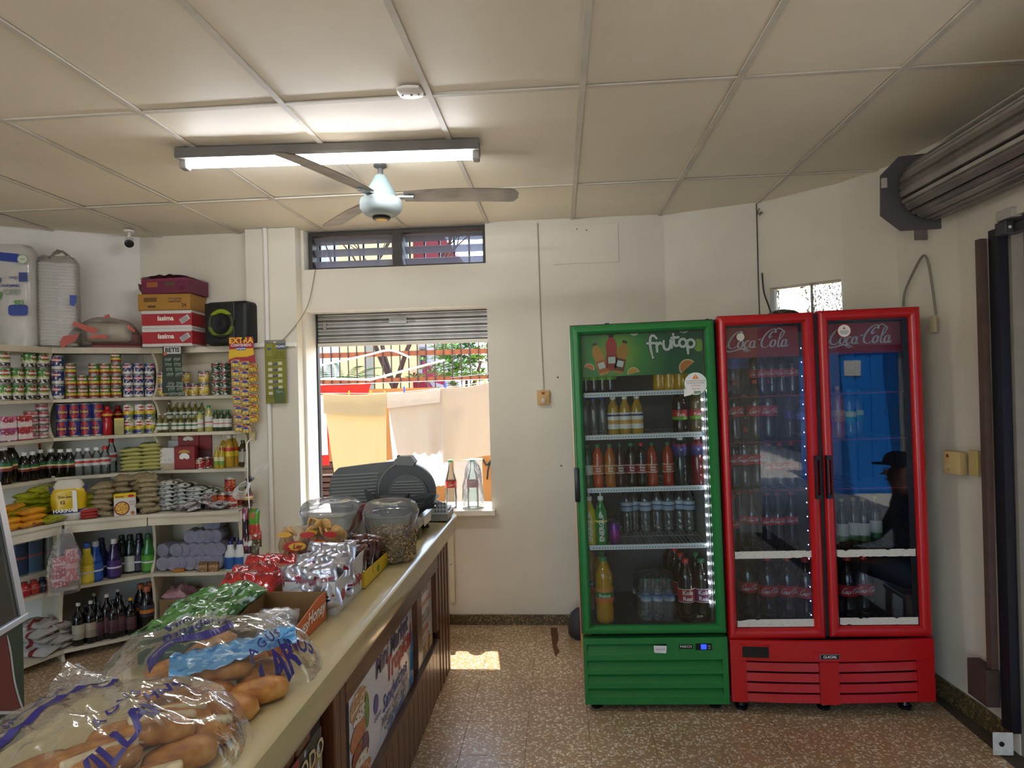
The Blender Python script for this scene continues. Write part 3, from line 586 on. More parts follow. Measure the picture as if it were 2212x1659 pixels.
for cx, cz, r, a0, c in ((.045, .045, .028, -.4, '#ea7a30'), (.275, .012, .032, .2, '#e8a838'), (.555, .03, .045, .7, '#ec8a3a')):
    s = flat(ell(cx, cz, r, r, 14, a0, a0+pi), M('#f6d9a8', .4), sg, 'printed_slice', -.0008); flat(ell(cx, cz, r*.85, r*.85, 14, a0, a0+pi), M(c, .4), s, 'printed_slice', -.0014)
flat(ell(.287, .232, .025, .025, 12, pi, 2*pi), M('#e9edc0', .4), sg, 'printed_slice', -.0008)
flat(ell(.615, .145, .026, .034, 14), M('#8cb63c', .4), sg, 'printed_slice', -.0008)
# rounded wordmark
def wordmark(mat, w, name, y):
    mb = MB(); k = [0]
    def st(p, cl=False):
        ribbon(mb, p, w, n=5, closed=cl, th=y-k[0]*.00004); k[0] += 1
        for q in ((p[0], p[-1]) if not cl else ()):
            mb.add([(q[0]+w*.5*cos(a), y-k[0]*.00004, q[1]+w*.5*sin(a)) for a in [i*pi/5 for i in range(10)]], [tuple(range(10))]); k[0] += 1
    st([(.40, .19), (.385, .205), (.37, .195), (.367, .15), (.378, .09)]); st([(.352, .165), (.39, .165)])
    st([(.40, .165), (.402, .12)]); st([(.402, .15), (.415, .165), (.425, .16)])
    st([(.437, .172), (.437, .14), (.452, .128), (.468, .140), (.472, .175)]); st([(.474, .172), (.477, .138)])
    st([(.487, .207), (.49, .155), (.502, .146), (.515, .15)]); st([(.478, .188), (.513, .19)])
    st(ell(.535, .160, .018, .020), True); st(ell(.575, .155, .019, .020), True); st([(.556, .165), (.560, .105)])
    return mb.obj(name, mat, sg)
wordmark(M('#0d4028', .5), .022, 'wordmark_outline', -.0010); wordmark(M('#f3f1ea', .4), .014, 'wordmark', -.0022)
g_ = flat([(.505, .233), (.57, .233), (.562, .215), (.545, .21), (.525, .215)], WPRINT, sg, 'printed_tag'); text('ism', g_, (.54, -.0018, .222), .018, M('#1e3f33', .5), bold=.03, shear=.2)
text('Un sabor de', sg, (.478, -.0012, .221), .010, M('#cfe3cf', .5))
# shelves, leds, floor
def wire_shelf(root, x0, x1, z, rail, rmat, wmat, y0=.075, y1=.60, step=.022):
    s = put('shelf', None, root, (0, 0, z)); mb = MB()
    MB().rbox(x0, x1, y0, y0+.012, -.012, .014, .003).obj('price_rail', rmat, s) if rail else MB().tube([(x0, y0, 0), (x1, y0, 0)], .0035, 6).obj('front_wire', rmat, s)
    n = int((x1-x0)/step)
    for k in range(n+1): x = x0+.006+k*(x1-x0-.012)/n; mb.box(x-.0016, x+.0016, y0+.01, y1, -.0016, .0016)
    for y in (y0+.02, (y0+y1)/2, y1-.004): mb.box(x0, x1, y-.002, y+.002, -.005, -.0016)
    w = mb.obj('wire_deck', wmat, s); w['kind'] = 'stuff'; return s
WIRE = M('#b9bcc0', .4)
for z in (1.624, 1.400, 1.122, .821): 
    s_ = wire_shelf(gc, .055, GW-.055, z, True, M('#e8ecef', .4), WIRE)
    mb = MB()
    for k in range(40): mb.box(.075+k*.0145, .082+k*.0145, .0742, .0749, -.004, .003)
    o = mb.obj('rail_marks', M('#8d9196', .5), s_); o['kind'] = 'stuff'
MB().box(.05, GW-.05, .06, .62, .407, .412).obj('cabinet_floor', M('#3b3c40', .4), gc)
lst = put('led_strip', None, gc, (GW-.062, .070, .50)); MB().box(-.006, .008, 0, .012, 0, 1.20).obj('strip_cover', clear('#eef2f6', .9, .1, haze=.25), lst)
led = MB().lathe([(.0, -.006), (.006, 0), (.0, .006)], 6).mesh('led', M('#f2f6ff', .4, emis=14.))
for k in range(24): put('led', led, lst, (.001, -.003, .03+k*.05))
# warning sticker on the door
stk = put('warning_sticker', None, gc, (.627, .0225, 1.665)); R1 = .060
flat(ell(0, 0, R1, R1, 28)+[], M('#2f8a4c', .5), stk, 'sticker_edge', 0); flat(ell(0, 0, R1*.95, R1*.95, 28), WHITE, stk, 'sticker_face', -.0007); flat([(-.058, -.020), (-.022, -.056), (-.062, -.064)], WHITE, stk, 'bubble_tail', -.0002)
flat([(-.017, .024), (.017, .024), (0, .052)], M('#e98a2e', .5), stk, 'warning_triangle', -.0013); text('!', stk, (0, -.0022, .036), .022, WHITE, bold=.03)
for i, (s, c, z) in enumerate((('NO GUARDE PRODUCTOS QUE', '#3c4a44', .014), ('NO SEAN DE ESTA EMPRESA', '#3c4a44', .003), ('NO ENTREGAR', '#c43a36', -.009), ('0800 747 0007', '#c43a36', -.026))): text(s, stk, (0, -.0016, z), .0095, M(c, .5), sx=.75)
text('ism', stk, (.005, -.0016, -.043), .026, M('#1c6b3c', .5), bold=.03, shear=.25)
text('ism', gc, (.60, .0225, .475), .024, M('#9aa09c', .5), shear=.25, name='glass_print')
# lower grille
pg = put('lower_panel', None, gc, (0, 0, 0))
MB_ = grid_wall('panel_frame', [0, .018, .425, .70, GW], [.035, .072, .118, .142, .190, .212, .262, .288, .345, .375], {(1, 7), (1, 1), (2, 1), (1, 3), (2, 3), (1, 5), (2, 5)}, .0, .045, [GREENP, GREENP]); MB_.parent = pg
for x1, z0, z1 in ((.425, .288, .345), (.70, .212, .262), (.70, .142, .190), (.70, .072, .118)):
    MB().prism([(.002, z0), (.036, z1-.006), (.036, z1), (.042, z1), (.042, z0)], .018, x1, 'x').obj('grille_slat', GREENP, pg)
b_ = MB().rbox(.485, .555, -.003, 0, .318, .340, .002).obj('badge', BLACK, pg); text('PARCO', b_, (.52, -.0038, .330), .017, WHITE, bold=.01, spacing=1.1)
b_ = MB().rbox(.568, .65, -.004, 0, .312, .345, .003).obj('controller', BLACK, pg); MB().rbox(.595, .622, -.0052, -.004, .317, .341, .003).obj('display', M('#1020ff', .4, emis=3.), b_, label='glowing blue temperature display')
for z in (.333, .322): MB().rbox(.63, .642, -.0055, -.004, z-.003, z+.003, .001).obj('button', M('#9a9a9a', .5), b_)
b_ = flat([(.36, .30), (.42, .296), (.424, .334), (.358, .336)], WHITE, pg, 'paper_label', -.0006); text('ESTE EQUIPO ES\nPROPIEDAD DE ISM', b_, (.39, -.0018, .316), .006, M('#444444', .6))
foot = MB().lathe([(.03, 0), (.032, .012), (.022, .016), (.014, .05)], 14).mesh('foot', BLACK)
for x in (.06, GW-.06):
    for y in (.06, GD-.08): put('foot', foot, gc, (x, y, 0))
tag(MB().rbox(.25, .275, 3.52, 3.56, 1.9875, 2.012, .003).obj('purple_clip', M('#2f2766', .5)), 'small purple clip lying on top of the green cooler', 'clip')
# ---------------------------------------------------------------- red double-door cooler
rc_ = thing('red_cooler', 'wide red drinks cooler with two glass doors and script signs', 'cooler', (.832, 3.36, 0), rot=(0, -.0115, 0))
RW, RD = .988, .70; DI = M('#2a2a2f', .45, noise=.1, ns=3); DI2 = M('#3d3e45', .4)
body(rc_, RW, RD, .06, 2.005, M('#5a1316', .5), M('#5a1316', .5), .04, DI, DI2)
MB().box(.472, .499, .02, .15, .38, 2.01).obj('centre_post', M('#240a0c', .5), rc_)
REDG = clear('#e9edf0', 1.0, .008, ior=1.5)
d1 = frame_door(rc_, 0, .474, .372, 2.015, .042, .050, .050, .052, REDP, tint=REDG); d2 = frame_door(rc_, .497, RW, .378, 2.02, .050, .052, .050, .052, REDP, tint=REDG)
hnd = MB(); ring(hnd, (0, .026, 0, .215), (.006, .020, .02, .195), -.022, -.0); hm = hnd.mesh('handle', BLACK)
MB().box(RW-.497-.052-.030, RW-.497-.052, .0225, .0238, .055, 1.59).obj('black_border', BLACK, d2)
put('handle', hm, d1, (.446, .002, .705), label='black loop handle'); put('handle', hm, d2, (.003, .002, .70), label='black loop handle')
logo = script_logo(.335, WPRINT)
for x0, dd in ((.045, .375), (.555, .375)):
    s = put('header_sign', None, rc_, (x0, .075, 1.80)); MB().box(0, dd, 0, .012, 0, .155).obj('sign_board', M('#b01820', .4), s); put('script_lettering', logo, s, (dd/2-.01, -.0015, .085))
for x0 in (.045, .545):
    for z in (1.597, 1.360, 1.108, .785): wire_shelf(rc_, x0, x0+.40, z, False, M('#a02a30', .45), M('#5c5f66', .4), .085, .60)
MB().box(.045, RW-.045, .06, .62, .407, .412).obj('cabinet_floor', M('#26262a', .4), rc_)
def tape(x0, x1, z0, z1, sd):
    rr = random.Random(sd); n = 26; P = [(x0+(x1-x0)*i/n, z0+(rr.random() < .25)*rr.random()*.006) for i in range(n+1)]+[(x1-(x1-x0)*i/n, z1-(rr.random() < .2)*rr.random()*.008) for i in range(n+1)]
    return MB().prism(P, .0215, .0235, 'y').obj('worn_strip', bands([(0, '#dcd7ca')], .6, 2, ['#5b5650'], 22., .66, seed=sd), rc_, label='peeling cream strip across the glass')
for k, (a, b, c, d) in enumerate(((.046, .424, .775, .812), (.550, .930, .775, .812), (.046, .424, .428, .466), (.552, .930, .434, .470))): tape(a, b, c, d, k)
sk = put('round_sticker', None, rc_, (.627, .0225, 1.915)); flat(ell(0, 0, .034, .034, 24), M('#c23030', .5), sk, 'sticker_edge', 0); flat(ell(0, 0, .0305, .0305, 24), WHITE, sk, 'sticker_face', -.0007)
flat([(-.008, .008), (.008, .008), (0, .022)], M('#b4553a', .5), sk, 'warning_triangle', -.0013)
for z, w in ((-.001, .02), (-.008, .022), (-.015, .015)): flat([(-w, z-.0015), (w, z-.0015), (w, z+.0015), (-w, z+.0015)], M('#6a6a6a', .5), sk, 'print_line', -.0013)
sk = put('round_sticker', None, rc_, (.115, .0225, 1.905)); flat(ell(0, 0, .020, .020, 20), M('#cfcac0', .6), sk, 'sticker_face', 0, label='torn pale round sticker')
ldr = put('led_strip', None, rc_, (.428, .068, .47)); l2 = MB().lathe([(0, -.004), (.003, 0), (0, .004)], 6).mesh('led', M('#b8b4ff', .4, emis=5.))
for k in range(20): put('led', l2, ldr, (0, -.002, k*.072))
# lower front: bowed panel with louvres
pr = put('lower_panel', None, rc_, (0, 0, 0))
def bow(x): return -.030*(1-((x-RW/2)/(RW/2))**2)
def bowpanel(x0, x1, z0, z1, off, mat, name, n=12, slope=0., th=.02, parent=None):
    mb = MB(); V = []
    for i in range(n+1):
        x = x0+(x1-x0)*i/n; y = bow(x)+off; V += [(x, y+slope, z0), (x, y, z1), (x, y+th+slope, z0), (x, y+th, z1)]
    F = []
    for i in range(n): a = 4*i; F += [(a, a+4, a+5, a+1), (a+2, a+3, a+7, a+6), (a+1, a+5, a+7, a+3), (a, a+2, a+6, a+4)]
    F += [(0, 1, 3, 2), (4*n, 4*n+2, 4*n+3, 4*n+1)]
    return mb.add(V, F).obj(name, mat, parent or pr, smooth=30)
bowpanel(.0, RW, .27, .372, 0, REDP, 'upper_fascia'); bowpanel(0, .075, .06, .269, 0, REDP, 'side_stile', 4); bowpanel(RW-.085, RW, .06, .269, 0, REDP, 'side_stile', 4)
bowpanel(.425, .515, .06, .269, -.006, REDP, 'centre_stile', 4); bowpanel(.0755, .9025, .06, .269, .04, DARK, 'grille_backing')
for x0, x1 in ((.076, .424), (.516, .902)):
    for k in range(4): bowpanel(x0, x1, .062+k*.052, .064+k*.052+.037, .012, REDP, 'louvre_slat', 8, slope=-.007, th=.010)
b_ = bowpanel(.045, .19, .285, .35, -.008, REDP, 'vent_surround', 4); bowpanel(.055, .182, .290, .345, -.0095, BLACK, 'vent_opening', 4, th=.001, parent=b_)
b_ = bowpanel(.40, .545, .278, .318, -.004, REDP, 'badge_mount', 4); bb = MB().rbox(.425, .52, bow(.47)-.0085, bow(.47)-.0045, .286, .311, .004).obj('badge', M('#8f8f8f', .3, metal=.6), b_); 
MB().rbox(.429, .516, bow(.47)-.0095, bow(.47)-.0085, .289, .308, .002).obj('badge_face', BLACK, b_); text('CLACIAL', b_, (.472, bow(.47)-.0102, .2985), .0165, WHITE, bold=.035, shear=.15)
for x in (.06, .47, RW-.12):
    for y in (.06, RD-.08): put('foot', foot, rc_, (x, y, 0), mtx=Matrix.Translation((x, y, 0)) @ Matrix.Diagonal((1, 1, 1.2, 1)))
# ================================================================ bottles and cans
CLEARB = clear('#f3f7f7', 1.0, .05, haze=.10, ior=1.5, hazec='#e8eef0'); CLEARG = clear('#d9ece0', 1.0, .05, haze=.05)
PROFILES = {
 # unit height and radius profiles (radius, height); lab = label band
 'cola': ([(.0, .0), (.82, .0), (.95, .03), (.97, .12), (.90, .24), (.86, .30), (.93, .38), (.97, .44), (.97, .60), (.90, .68), (.72, .78), (.42, .88), (.32, .915), (.36, .925), (.33, .93), (.33, .955)], (.40, .57), (.37, .93, 1.0)),
 'glass': ([(.0, .0), (.90, .0), (1.0, .03), (1.0, .22), (.93, .34), (.96, .46), (.98, .55), (.80, .66), (.45, .80), (.36, .90), (.38, .915), (.36, .965)], (.43, .57), (.42, .955, 1.0)),
 'soda': ([(.0, .0), (.80, .0), (.95, .03), (.97, .16), (.90, .28), (.97, .33), (.97, .53), (.90, .57), (.98, .66), (.90, .76), (.50, .88), (.36, .915), (.36, .95)], (.32, .54), (.40, .935, 1.0)),
 'water': ([(.0, .0), (.85, .0), (.97, .03), (.97, .10), (.91, .12), (.97, .14), (.97, .24), (.91, .26), (.97, .28), (.97, .42), (.90, .44), (.97, .46), (.97, .66), (.85, .78), (.40, .90), (.38, .945)], (.47, .65), (.44, .935, 1.0)),
 'sport': ([(.0, .0), (.82, .0), (.95, .03), (.95, .50), (.80, .56), (.95, .62), (1.0, .72), (.92, .80), (.50, .88), (.40, .90)], (.60, .82), (.46, .895, 1.0)),
 'juice': ([(.0, .0), (.90, .0), (1.0, .02), (1.0, .62), (.92, .72), (.50, .85), (.42, .88), (.42, .93)], (.18, .58), (.50, .915, 1.0)),
 'liquor': ([(.0, .0), (.92, .0), (1.0, .015), (1.0, .60), (.90, .68), (.45, .78), (.30, .84), (.30, .95)], (.15, .50), (.36, .93, 1.0)),
 'jug': ([(.0, .0), (.90, .0), (1.0, .03), (1.0, .52), (.97, .60), (.80, .72), (.50, .82), (.40, .86), (.40, .90)], (.34, .60), (.50, .885, 1.0)),
 'bleach': ([(.0, .0), (.92, .0), (1.0, .03), (1.0, .48), (.95, .58), (.55, .74), (.60, .80), (.50, .86), (.42, .88)], (.06, .46), (.46, .87, 1.0)),
}
_bc = {}
def bottle_kind(style, h, r, bodym, capm, labm, word=None, wordm=None, wsize=.3, nseg=16, capsport=False):
    """mesh set for one sort of bottle: body, cap, label, lettering"""
    k = (style, h, r, bodym.name, capm.name, labm.name if labm else '', word, nseg, capsport)
    if k in _bc: return _bc[k]
    P, lab, cap = PROFILES[style]; B = [(a*r, b*h) for a, b in P if a > 0]
    parts = [('body', MB().lathe(B, nseg).mesh('body', bodym, 45))]
    c0 = cap[1]*h; cr = cap[0]*r
    cp = [(cr, c0), (cr, c0+(1-cap[1])*h*.85), (cr*.85, h)] if not capsport else [(cr, c0), (cr, c0+.35*(h-c0)), (cr*.5, c0+.5*(h-c0)), (cr*.5, h)]
    parts.append(('cap', MB().lathe(cp, 12).mesh('cap', capm, 45)))
    if labm:
        z0, z1 = lab[0]*h, lab[1]*h; rr = []
        for a, b in B:
            if z0 < b < z1: rr.append((a*1.012+.0006, b))
        def rad(z):
            for (a0, b0), (a1, b1) in zip(B, B[1:]):
                if b0 <= z <= b1 and b1 > b0: return (a0+(a1-a0)*(z-b0)/(b1-b0))*1.012+.0006
            return r
        parts.append(('label', MB().lathe([(rad(z0), z0)]+rr+[(rad(z1), z1)], nseg, cap=False).mesh('label', labm, 60)))
        if word:
            zz = (z0+z1)/2; parts.append(('lettering', (text_mesh(word, r*wsize*2, wordm, bend=rad(zz)+.0012, bold=.02) if isinstance(word, str) else word, zz)))
    _bc[k] = parts; return parts
def place(name, kind, label, cat, loc, rz=0, group=None, rot=None, lean=0):
    t = thing(name, label, cat, loc, rz, group, rot)
    for n, d in kind:
        if isinstance(d, tuple): put(n, d[0], t, (0, 0, d[1]))
        else: put(n, d, t)
    return t
COLA = M('#170807', .12, coat=.5); REDCAP = M('#c9201f', .4); GRNCAP = M('#1f7d47', .4); WCAP = M('#e8e6e0', .4); BLUCAP = M('#2444b8', .4)
_lm = script_logo(.062, WPRINT)
def bend_logo(w, r):
    me = script_logo(w, WPRINT)
    for v in me.vertices: a = v.co.x/r; v.co = (r*sin(a), -r*cos(a)+v.co.y, v.co.z)
    return me
REDLAB = M('#c2191d', .4)
def colak(h, r, style='cola'): return bottle_kind(style, h, r, COLA, REDCAP, REDLAB, bend_logo(r*1.9, r*.985+.0016), None)
C2, C15, C06, CG = colak(.335, .052), colak(.32, .047), colak(.235, .033), bottle_kind('glass', .29, .036, COLA, M('#b03028', .4), REDLAB, bend_logo(.062, .0375), None)
_ml = {}
def drink(c, lab, cap, h=.245, r=.033, style='soda', word=None, wc='#f2f2ee', rough=.14, ws=.28, capsport=False):
    return bottle_kind(style, h, r, M(c, rough, coat=.4), M(cap, .4), bands(lab, .4) if lab else None, word, M(wc, .5) if word else None, ws, 16, capsport)
def clearb(lab, cap, h, r, style='water', word=None, wc='#203a8a', mat=None, ws=.28): return bottle_kind(style, h, r, mat or CLEARB, M(cap, .4), bands(lab, .4) if lab else None, word, M(wc, .5) if word else None, ws)
def canm(stops, h=.12, r=.026):
    return [('body', MB().lathe([(r*.85, 0), (r, .006), (r, h-.008), (r*.85, h)], 16).mesh('body', bands(stops, .3, metal=.4), 45)), ('lid', MB().lathe([(r*.86, h), (r*.86, h+.002), (r*.7, h+.001)], 16).mesh('lid', STEEL, 45))]
from mathutils import Euler
class Shelf:
    """places bottles on a cooler shelf from their spot along the front and their depth"""
    def __init__(s, root, z, where): s.r = root; s.z = z; s.w = where; s.E = root.rotation_euler; s.M = Matrix.Translation(root.location) @ Euler(s.E).to_matrix().to_4x4()
    def put(s, name, kind, px, label, cat='bottle', dy=.13, group=None, rz=0, py=None):
        Y = 3.36+dy; q = onY(px, 829, Y); yy = 829
        for _ in range(4):   # follow the sight line down to the shelf height
            lp = s.M.inverted() @ q; yy += (lp.z-s.z)*FPX/Y; q = onY(px, yy, Y)
        w = s.M @ Vector(((s.M.inverted() @ q).x, dy, s.z))
        return place(name, kind, label, cat, w, rot=(s.E[0], s.E[1], rz), group=group)
# ---- green cooler
kol = [(0, '#6fae2e'), (.3, '#c22a2e'), (.75, '#a51d25')]
G1 = Shelf(gc, 1.628, 'top'); G2 = Shelf(gc, 1.404, 'second'); G3 = Shelf(gc, 1.126, 'third'); G4 = Shelf(gc, .825, 'fourth'); G5 = Shelf(gc, .414, 'bottom')
k1 = drink('#1d0d0a', kol, '#c0272d', .235, .031, word='Kola')
for i, px in enumerate((1267, 1285, 1303, 1320)): G1.put('cola_bottle', k1, px, f'dark cola bottle with red and green label, {nth(i, 4)}, green cooler top shelf', group='dark colas on the green cooler top shelf')
k2 = drink('#c79a16', None, '#e0b030', .24, .033)
for i, px in enumerate((1424, 1446, 1469, 1492)): G1.put('juice_bottle', k2, px, f'yellow soda bottle, {nth(i, 4)} of the yellow row, green cooler top shelf', group='yellow sodas on the green cooler top shelf')
k3 = clearb(None, '#2444b8', .215, .030, 'juice')
for i, px in enumerate((1266, 1284, 1303)): G2.put('water_bottle', k3, px, f'clear bottle with blue cap, {nth(i, 3)}, green cooler second shelf', group='blue-capped clear bottles')
k4 = drink('#b58f2c', [(0, '#e9e6e0'), (.30, '#d8a24a'), (.55, '#e9e6e0'), (.78, '#38406a'), (.90, '#e9e6e0')], '#ecebe6', .212, .031, 'juice')
for i, px in enumerate((1327, 1352, 1378)): G2.put('juice_bottle', k4, px, f'pale juice bottle with white label and cap, {nth(i, 3)} of three', dy=.11, group='white-capped juice bottles')
for i, (px, c) in enumerate(((1470, '#26110c'), (1506, '#6d5c3c'))): G2.put('soda_bottle', drink(c, kol, '#1f7d47', .235, .040, word='Kola'), px, ('dark soda bottle with Kola label beside the round sticker', 'pale brown soda bottle with red and green label under the sticker')[i], dy=.12+.03*i)
lab3 = lambda c: [(0, c), (.08, '#d8d2c0'), (.16, c), (.84, '#d8d2c0'), (.92, c)]
for i, (px, c, lc, cp, d) in enumerate(((1271, '#1d5a32', '#d6dccb', '#1f7d47', 'green'), (1294, '#c2491c', '#cf5a26', '#1f7d47', 'bright orange'), (1320, '#b5641a', '#c9782c', '#1f7d47', 'amber'), (1342, '#3c1416', '#6e2426', '#1f6d47', 'dark purple'), (1366, '#1c0d0b', '#8c1f2b', '#1f7d47', 'dark cola with green cap,'), (1388, '#170b0a', '#8c1f2b', '#c9201f', 'red-capped dark cola'), (1411, '#a63a1c', '#b04a26', '#1f7d47', 'red orange'), (1445, '#a8341a', '#b84a2c', '#1f7d47', 'orange red'))):
    G3.put('soda_bottle', drink(c, lab3(lc), cp, .235, .030, word='Kola\nReal', ws=.24), px, f'{d} soda bottle, {nth(i, 10)} on the green cooler third shelf', group='soda bottles on the green cooler third shelf', dy=.13)
spo = lambda c: drink(c, [(0, '#2d2a6a'), (.5, '#4a2f8e'), (.8, '#8f2a4a')], '#dfe3e8', .275, .036, 'sport', word='V', capsport=True)
for px, c, l, dy in ((1472, '#2a2c33', 'grey sports drink with purple sleeve, second from right on the third shelf', .12), (1509, '#7c1a22', 'red sports drink with purple sleeve, at the end of the third shelf', .12), (1462, '#2a2c33', 'grey sports drink standing behind the other purple-sleeved ones', .24)): G3.put('sports_bottle', spo(c), px, l, dy=dy)
ener = lambda c, d: drink(c, [(0, d), (.75, '#e9d64a'), (.85, d)], '#e6e6e2', .262, .033, 'juice', word=None)
for px, c, d, l in ((1276, '#e0c81c', '#d8c21a', 'yellow energy drink bottle in the corner of the fourth shelf'), (1301, '#1f8a3c', '#1a7a34', 'green energy drink bottle beside the purple can')):
    t = G4.put('energy_bottle', ener(c, d), px, l, dy=.12); put('lettering', text_mesh('ENERGUP', .034, WHITE, bold=.03), t, mtx=Matrix.Translation((0, -.0345, .10)) @ Matrix.Rotation(-pi/2, 4, 'Y'))
    o = put('spout', MB().lathe([(.012, .24), (.009, .262), (.006, .264), (.006, .28)], 10).mesh('spout', M('#d9dde0', .4), 45), t)
cn = canm([(0, '#7a1f74'), (.35, '#9c2f92'), (.7, '#6a2a86')], .118, .027)
for px, dy, l in ((1329, .12, 'purple drink can at the front of the fourth shelf'), (1318, .22, 'dark drink can behind the purple can'), (1326, .29, 'rearmost drink can behind the purple can')): 
    t = G4.put('drink_can', cn if dy < .2 else canm([(0, '#1d1a24'), (.5, '#3a2a4a')], .118, .027), px, l, 'can', dy=dy)
wk = clearb([(0, '#9fb4cc'), (.5, '#27408c'), (.62, '#c4d0dc')], '#2a7d52', .27, .036, 'water')
for i, px in enumerate((1357, 1371, 1396, 1422, 1446, 1470, 1490)): G4.put('water_bottle', wk, px, f'clear water bottle, {nth(i, 7)} at the back of the fourth shelf', dy=.40+.03*(i % 2), group='water bottles at the back of the green cooler')
yk = drink('#cf9612', [(0, '#e2762a'), (.35, '#2d8a3c'), (.72, '#e08a2c')], '#2a8a4a', .345, .050, 'soda', word='frutop', ws=.26)
for px, dy, l in ((1308, .14, 'big orange soda bottle at the front of the green cooler floor'), (1304, .27, 'big orange soda bottle behind the front one'), (1280, .36, 'brownish orange soda bottle in the green cooler corner')): G5.put('soda_bottle', yk, px, l, dy=dy)
kr = lambda lc, cp: drink('#1a0b0a', [(0, '#d9d2c4'), (.05, lc), (.95, '#d9d2c4')], cp, .325, .046, 'soda', word='Kola\nReal', ws=.34)
for px, dy, lc, cp, l in ((1485, .14, '#b3262e', '#c9201f', 'big red-capped cola beside the water pack'), (1519, .14, '#7a1f5c', '#1f7d47', 'big green-capped cola at the end of the cooler floor'), (1474, .26, '#b3262e', '#c9201f', 'second red-capped cola behind the front one'), (1462, .38, '#b3262e', '#c9201f', 'third red-capped cola behind the front one'), (1452, .48, '#b3262e', '#c9201f', 'rearmost red-capped cola in the green cooler'), (1507, .27, '#7a1f5c', '#1f7d47', 'green-capped cola behind the front one')): G5.put('cola_bottle', kr(lc, cp), px, l, dy=dy)
# shrink-wrapped pack of water
wp = clearb([(0, '#c9d8e4'), (.4, '#6fa6cc'), (.7, '#30509c')], '#2a8a4e', .215, .029, 'water'); q0 = None
for j in range(3):
    for i in range(3):
        t = G5.put('water_bottle', wp, 1398+i*25-j*9, f'water bottle in the shrink-wrapped pack, {("front","middle","back")[j]} row, {("left","centre","right")[i]}', dy=.16+j*.062, group='water bottles in the shrink-wrapped pack')
        if (i, j) == (1, 1): q0 = t
pw = thing('shrink_wrap', 'clear crinkled shrink wrap round the pack of water bottles', 'wrapping', q0.location)
def wrapf(u, v):
    a = 2*pi*u; w = .108*(1-.10*v); z = .002+.222*v; ex = 4; c, s = cos(a), sin(a); q = 1/(abs(c)**ex+abs(s)**ex)**(1/ex)
    return (w*q*c+.006*wob((c*3, s*3, v*5)), w*.98*q*s+.006*wob((s*3, c*3, v*4+9)), z+.008*wob((c*2, s*2, v*3)))
mb = MB().grid(wrapf, 40, 12); mb.grid(lambda u, v: tuple(Vector(wrapf(u, 1))*(1-v)+Vector((0, 0, .216+.012*sin(v*3)))*v+Vector((0, 0, .004*wob((u*6, v*6, 2))))), 40, 6); mb.obj('film', clear('#f5f8f8', 1, .08, haze=.10, wrinkle=.5, ws=40), pw, smooth=60)
# ---- red cooler
RA = {1: 1.602, 2: 1.365, 3: 1.113, 4: .790, 5: .414}; NM = {1: 'top', 2: 'second', 3: 'third', 4: 'fourth', 5: 'bottom'}
def rrow(row, items, door, dy=.15):
    sh = Shelf(rc_, RA[row], NM[row])
    for i, (px, kd, nm, d, ddy) in enumerate(items):
        sh.put(nm, kd, px, f'{d}, {nth(i, len(items))}, {NM[row]} shelf behind the {door} red door', dy=dy+ddy, group=f'bottles on the {NM[row]} shelf behind the {door} red door')
cw = clearb([(0, '#20409a'), (.6, '#5a78c4')], '#e8e6e0', .31, .044, 'water')
L = 'left-hand'; Rr = 'right-hand'; cb = 'cola_bottle'
rrow(1, [(1586, cw, 'water_bottle', 'big clear water bottle with white cap', 0), (1600, cw, 'water_bottle', 'clear water bottle with white cap', .10), (1632, C06, cb, 'small cola bottle', .10), (1648, C06, cb, 'small cola bottle', 0), (1669, C06, cb, 'small cola bottle', 0), (1690, C06, cb, 'small cola bottle', 0), (1713, C06, cb, 'small cola bottle', .02)], L)
rrow(2, [(1589, C15, cb, 'cola bottle with red label', 0), (1618, C06, cb, 'small cola bottle', .18), (1634, C15, cb, 'cola bottle with red label', .03), (1662, C15, cb, 'cola bottle with red label', 0), (1707, clearb([(0, '#5a3aa0')], '#5a3aa0', .22, .03), 'water_bottle', 'clear bottle with purple label', .12), (1734, clearb([(0, '#8a86c8')], '#5a5aa0', .2, .028), 'water_bottle', 'clear bottle with lilac label', .12)], L)
rrow(3, [(1588, C15, cb, 'large cola bottle', 0), (1612, C15, cb, 'large cola bottle', 0), (1638, C15, cb, 'large cola bottle', .01), (1664, C06, cb, 'small cola bottle', 0), (1687, C06, cb, 'small cola bottle', 0), (1712, C06, cb, 'small cola bottle', .02)], L)
rrow(4, [(1586, CG, cb, 'glass cola bottle', -.02), (1601, CG, cb, 'glass cola bottle', .10), (1627, CG, cb, 'glass cola bottle', .08), (1660, CG, cb, 'glass cola bottle', .03), (1684, CG, cb, 'glass cola bottle', .03), (1712, CG, cb, 'glass cola bottle', .05)], L)
rrow(5, [(1619, C2, cb, 'big cola bottle', .08), (1662, C2, cb, 'big cola bottle', .02), (1704, C2, cb, 'big cola bottle', .01), (1744, C2, cb, 'big cola bottle', -.02)], L)
fant = drink('#b0581a', [(0, '#d8842c'), (.5, '#e2a24a')], '#d8842c', .27, .035); spr = bottle_kind('soda', .25, .033, clear('#cfe8d8', 1, .05, haze=.1), GRNCAP, bands([(0, '#2a8a4a'), (.5, '#d8d84a')], .4))
rrow(2, [(1812, fant, 'soda_bottle', 'orange soda bottle', 0), (1838, spr, 'soda_bottle', 'clear soda bottle with green label', .03), (1853, spr, 'soda_bottle', 'clear soda bottle with green label', .16)], Rr)
bg = bottle_kind('liquor', .26, .031, M('#16281a', .1, coat=.5), M('#b8a04a', .4), bands([(0, '#2d6a3c'), (.3, '#d0cdc0')], .4))
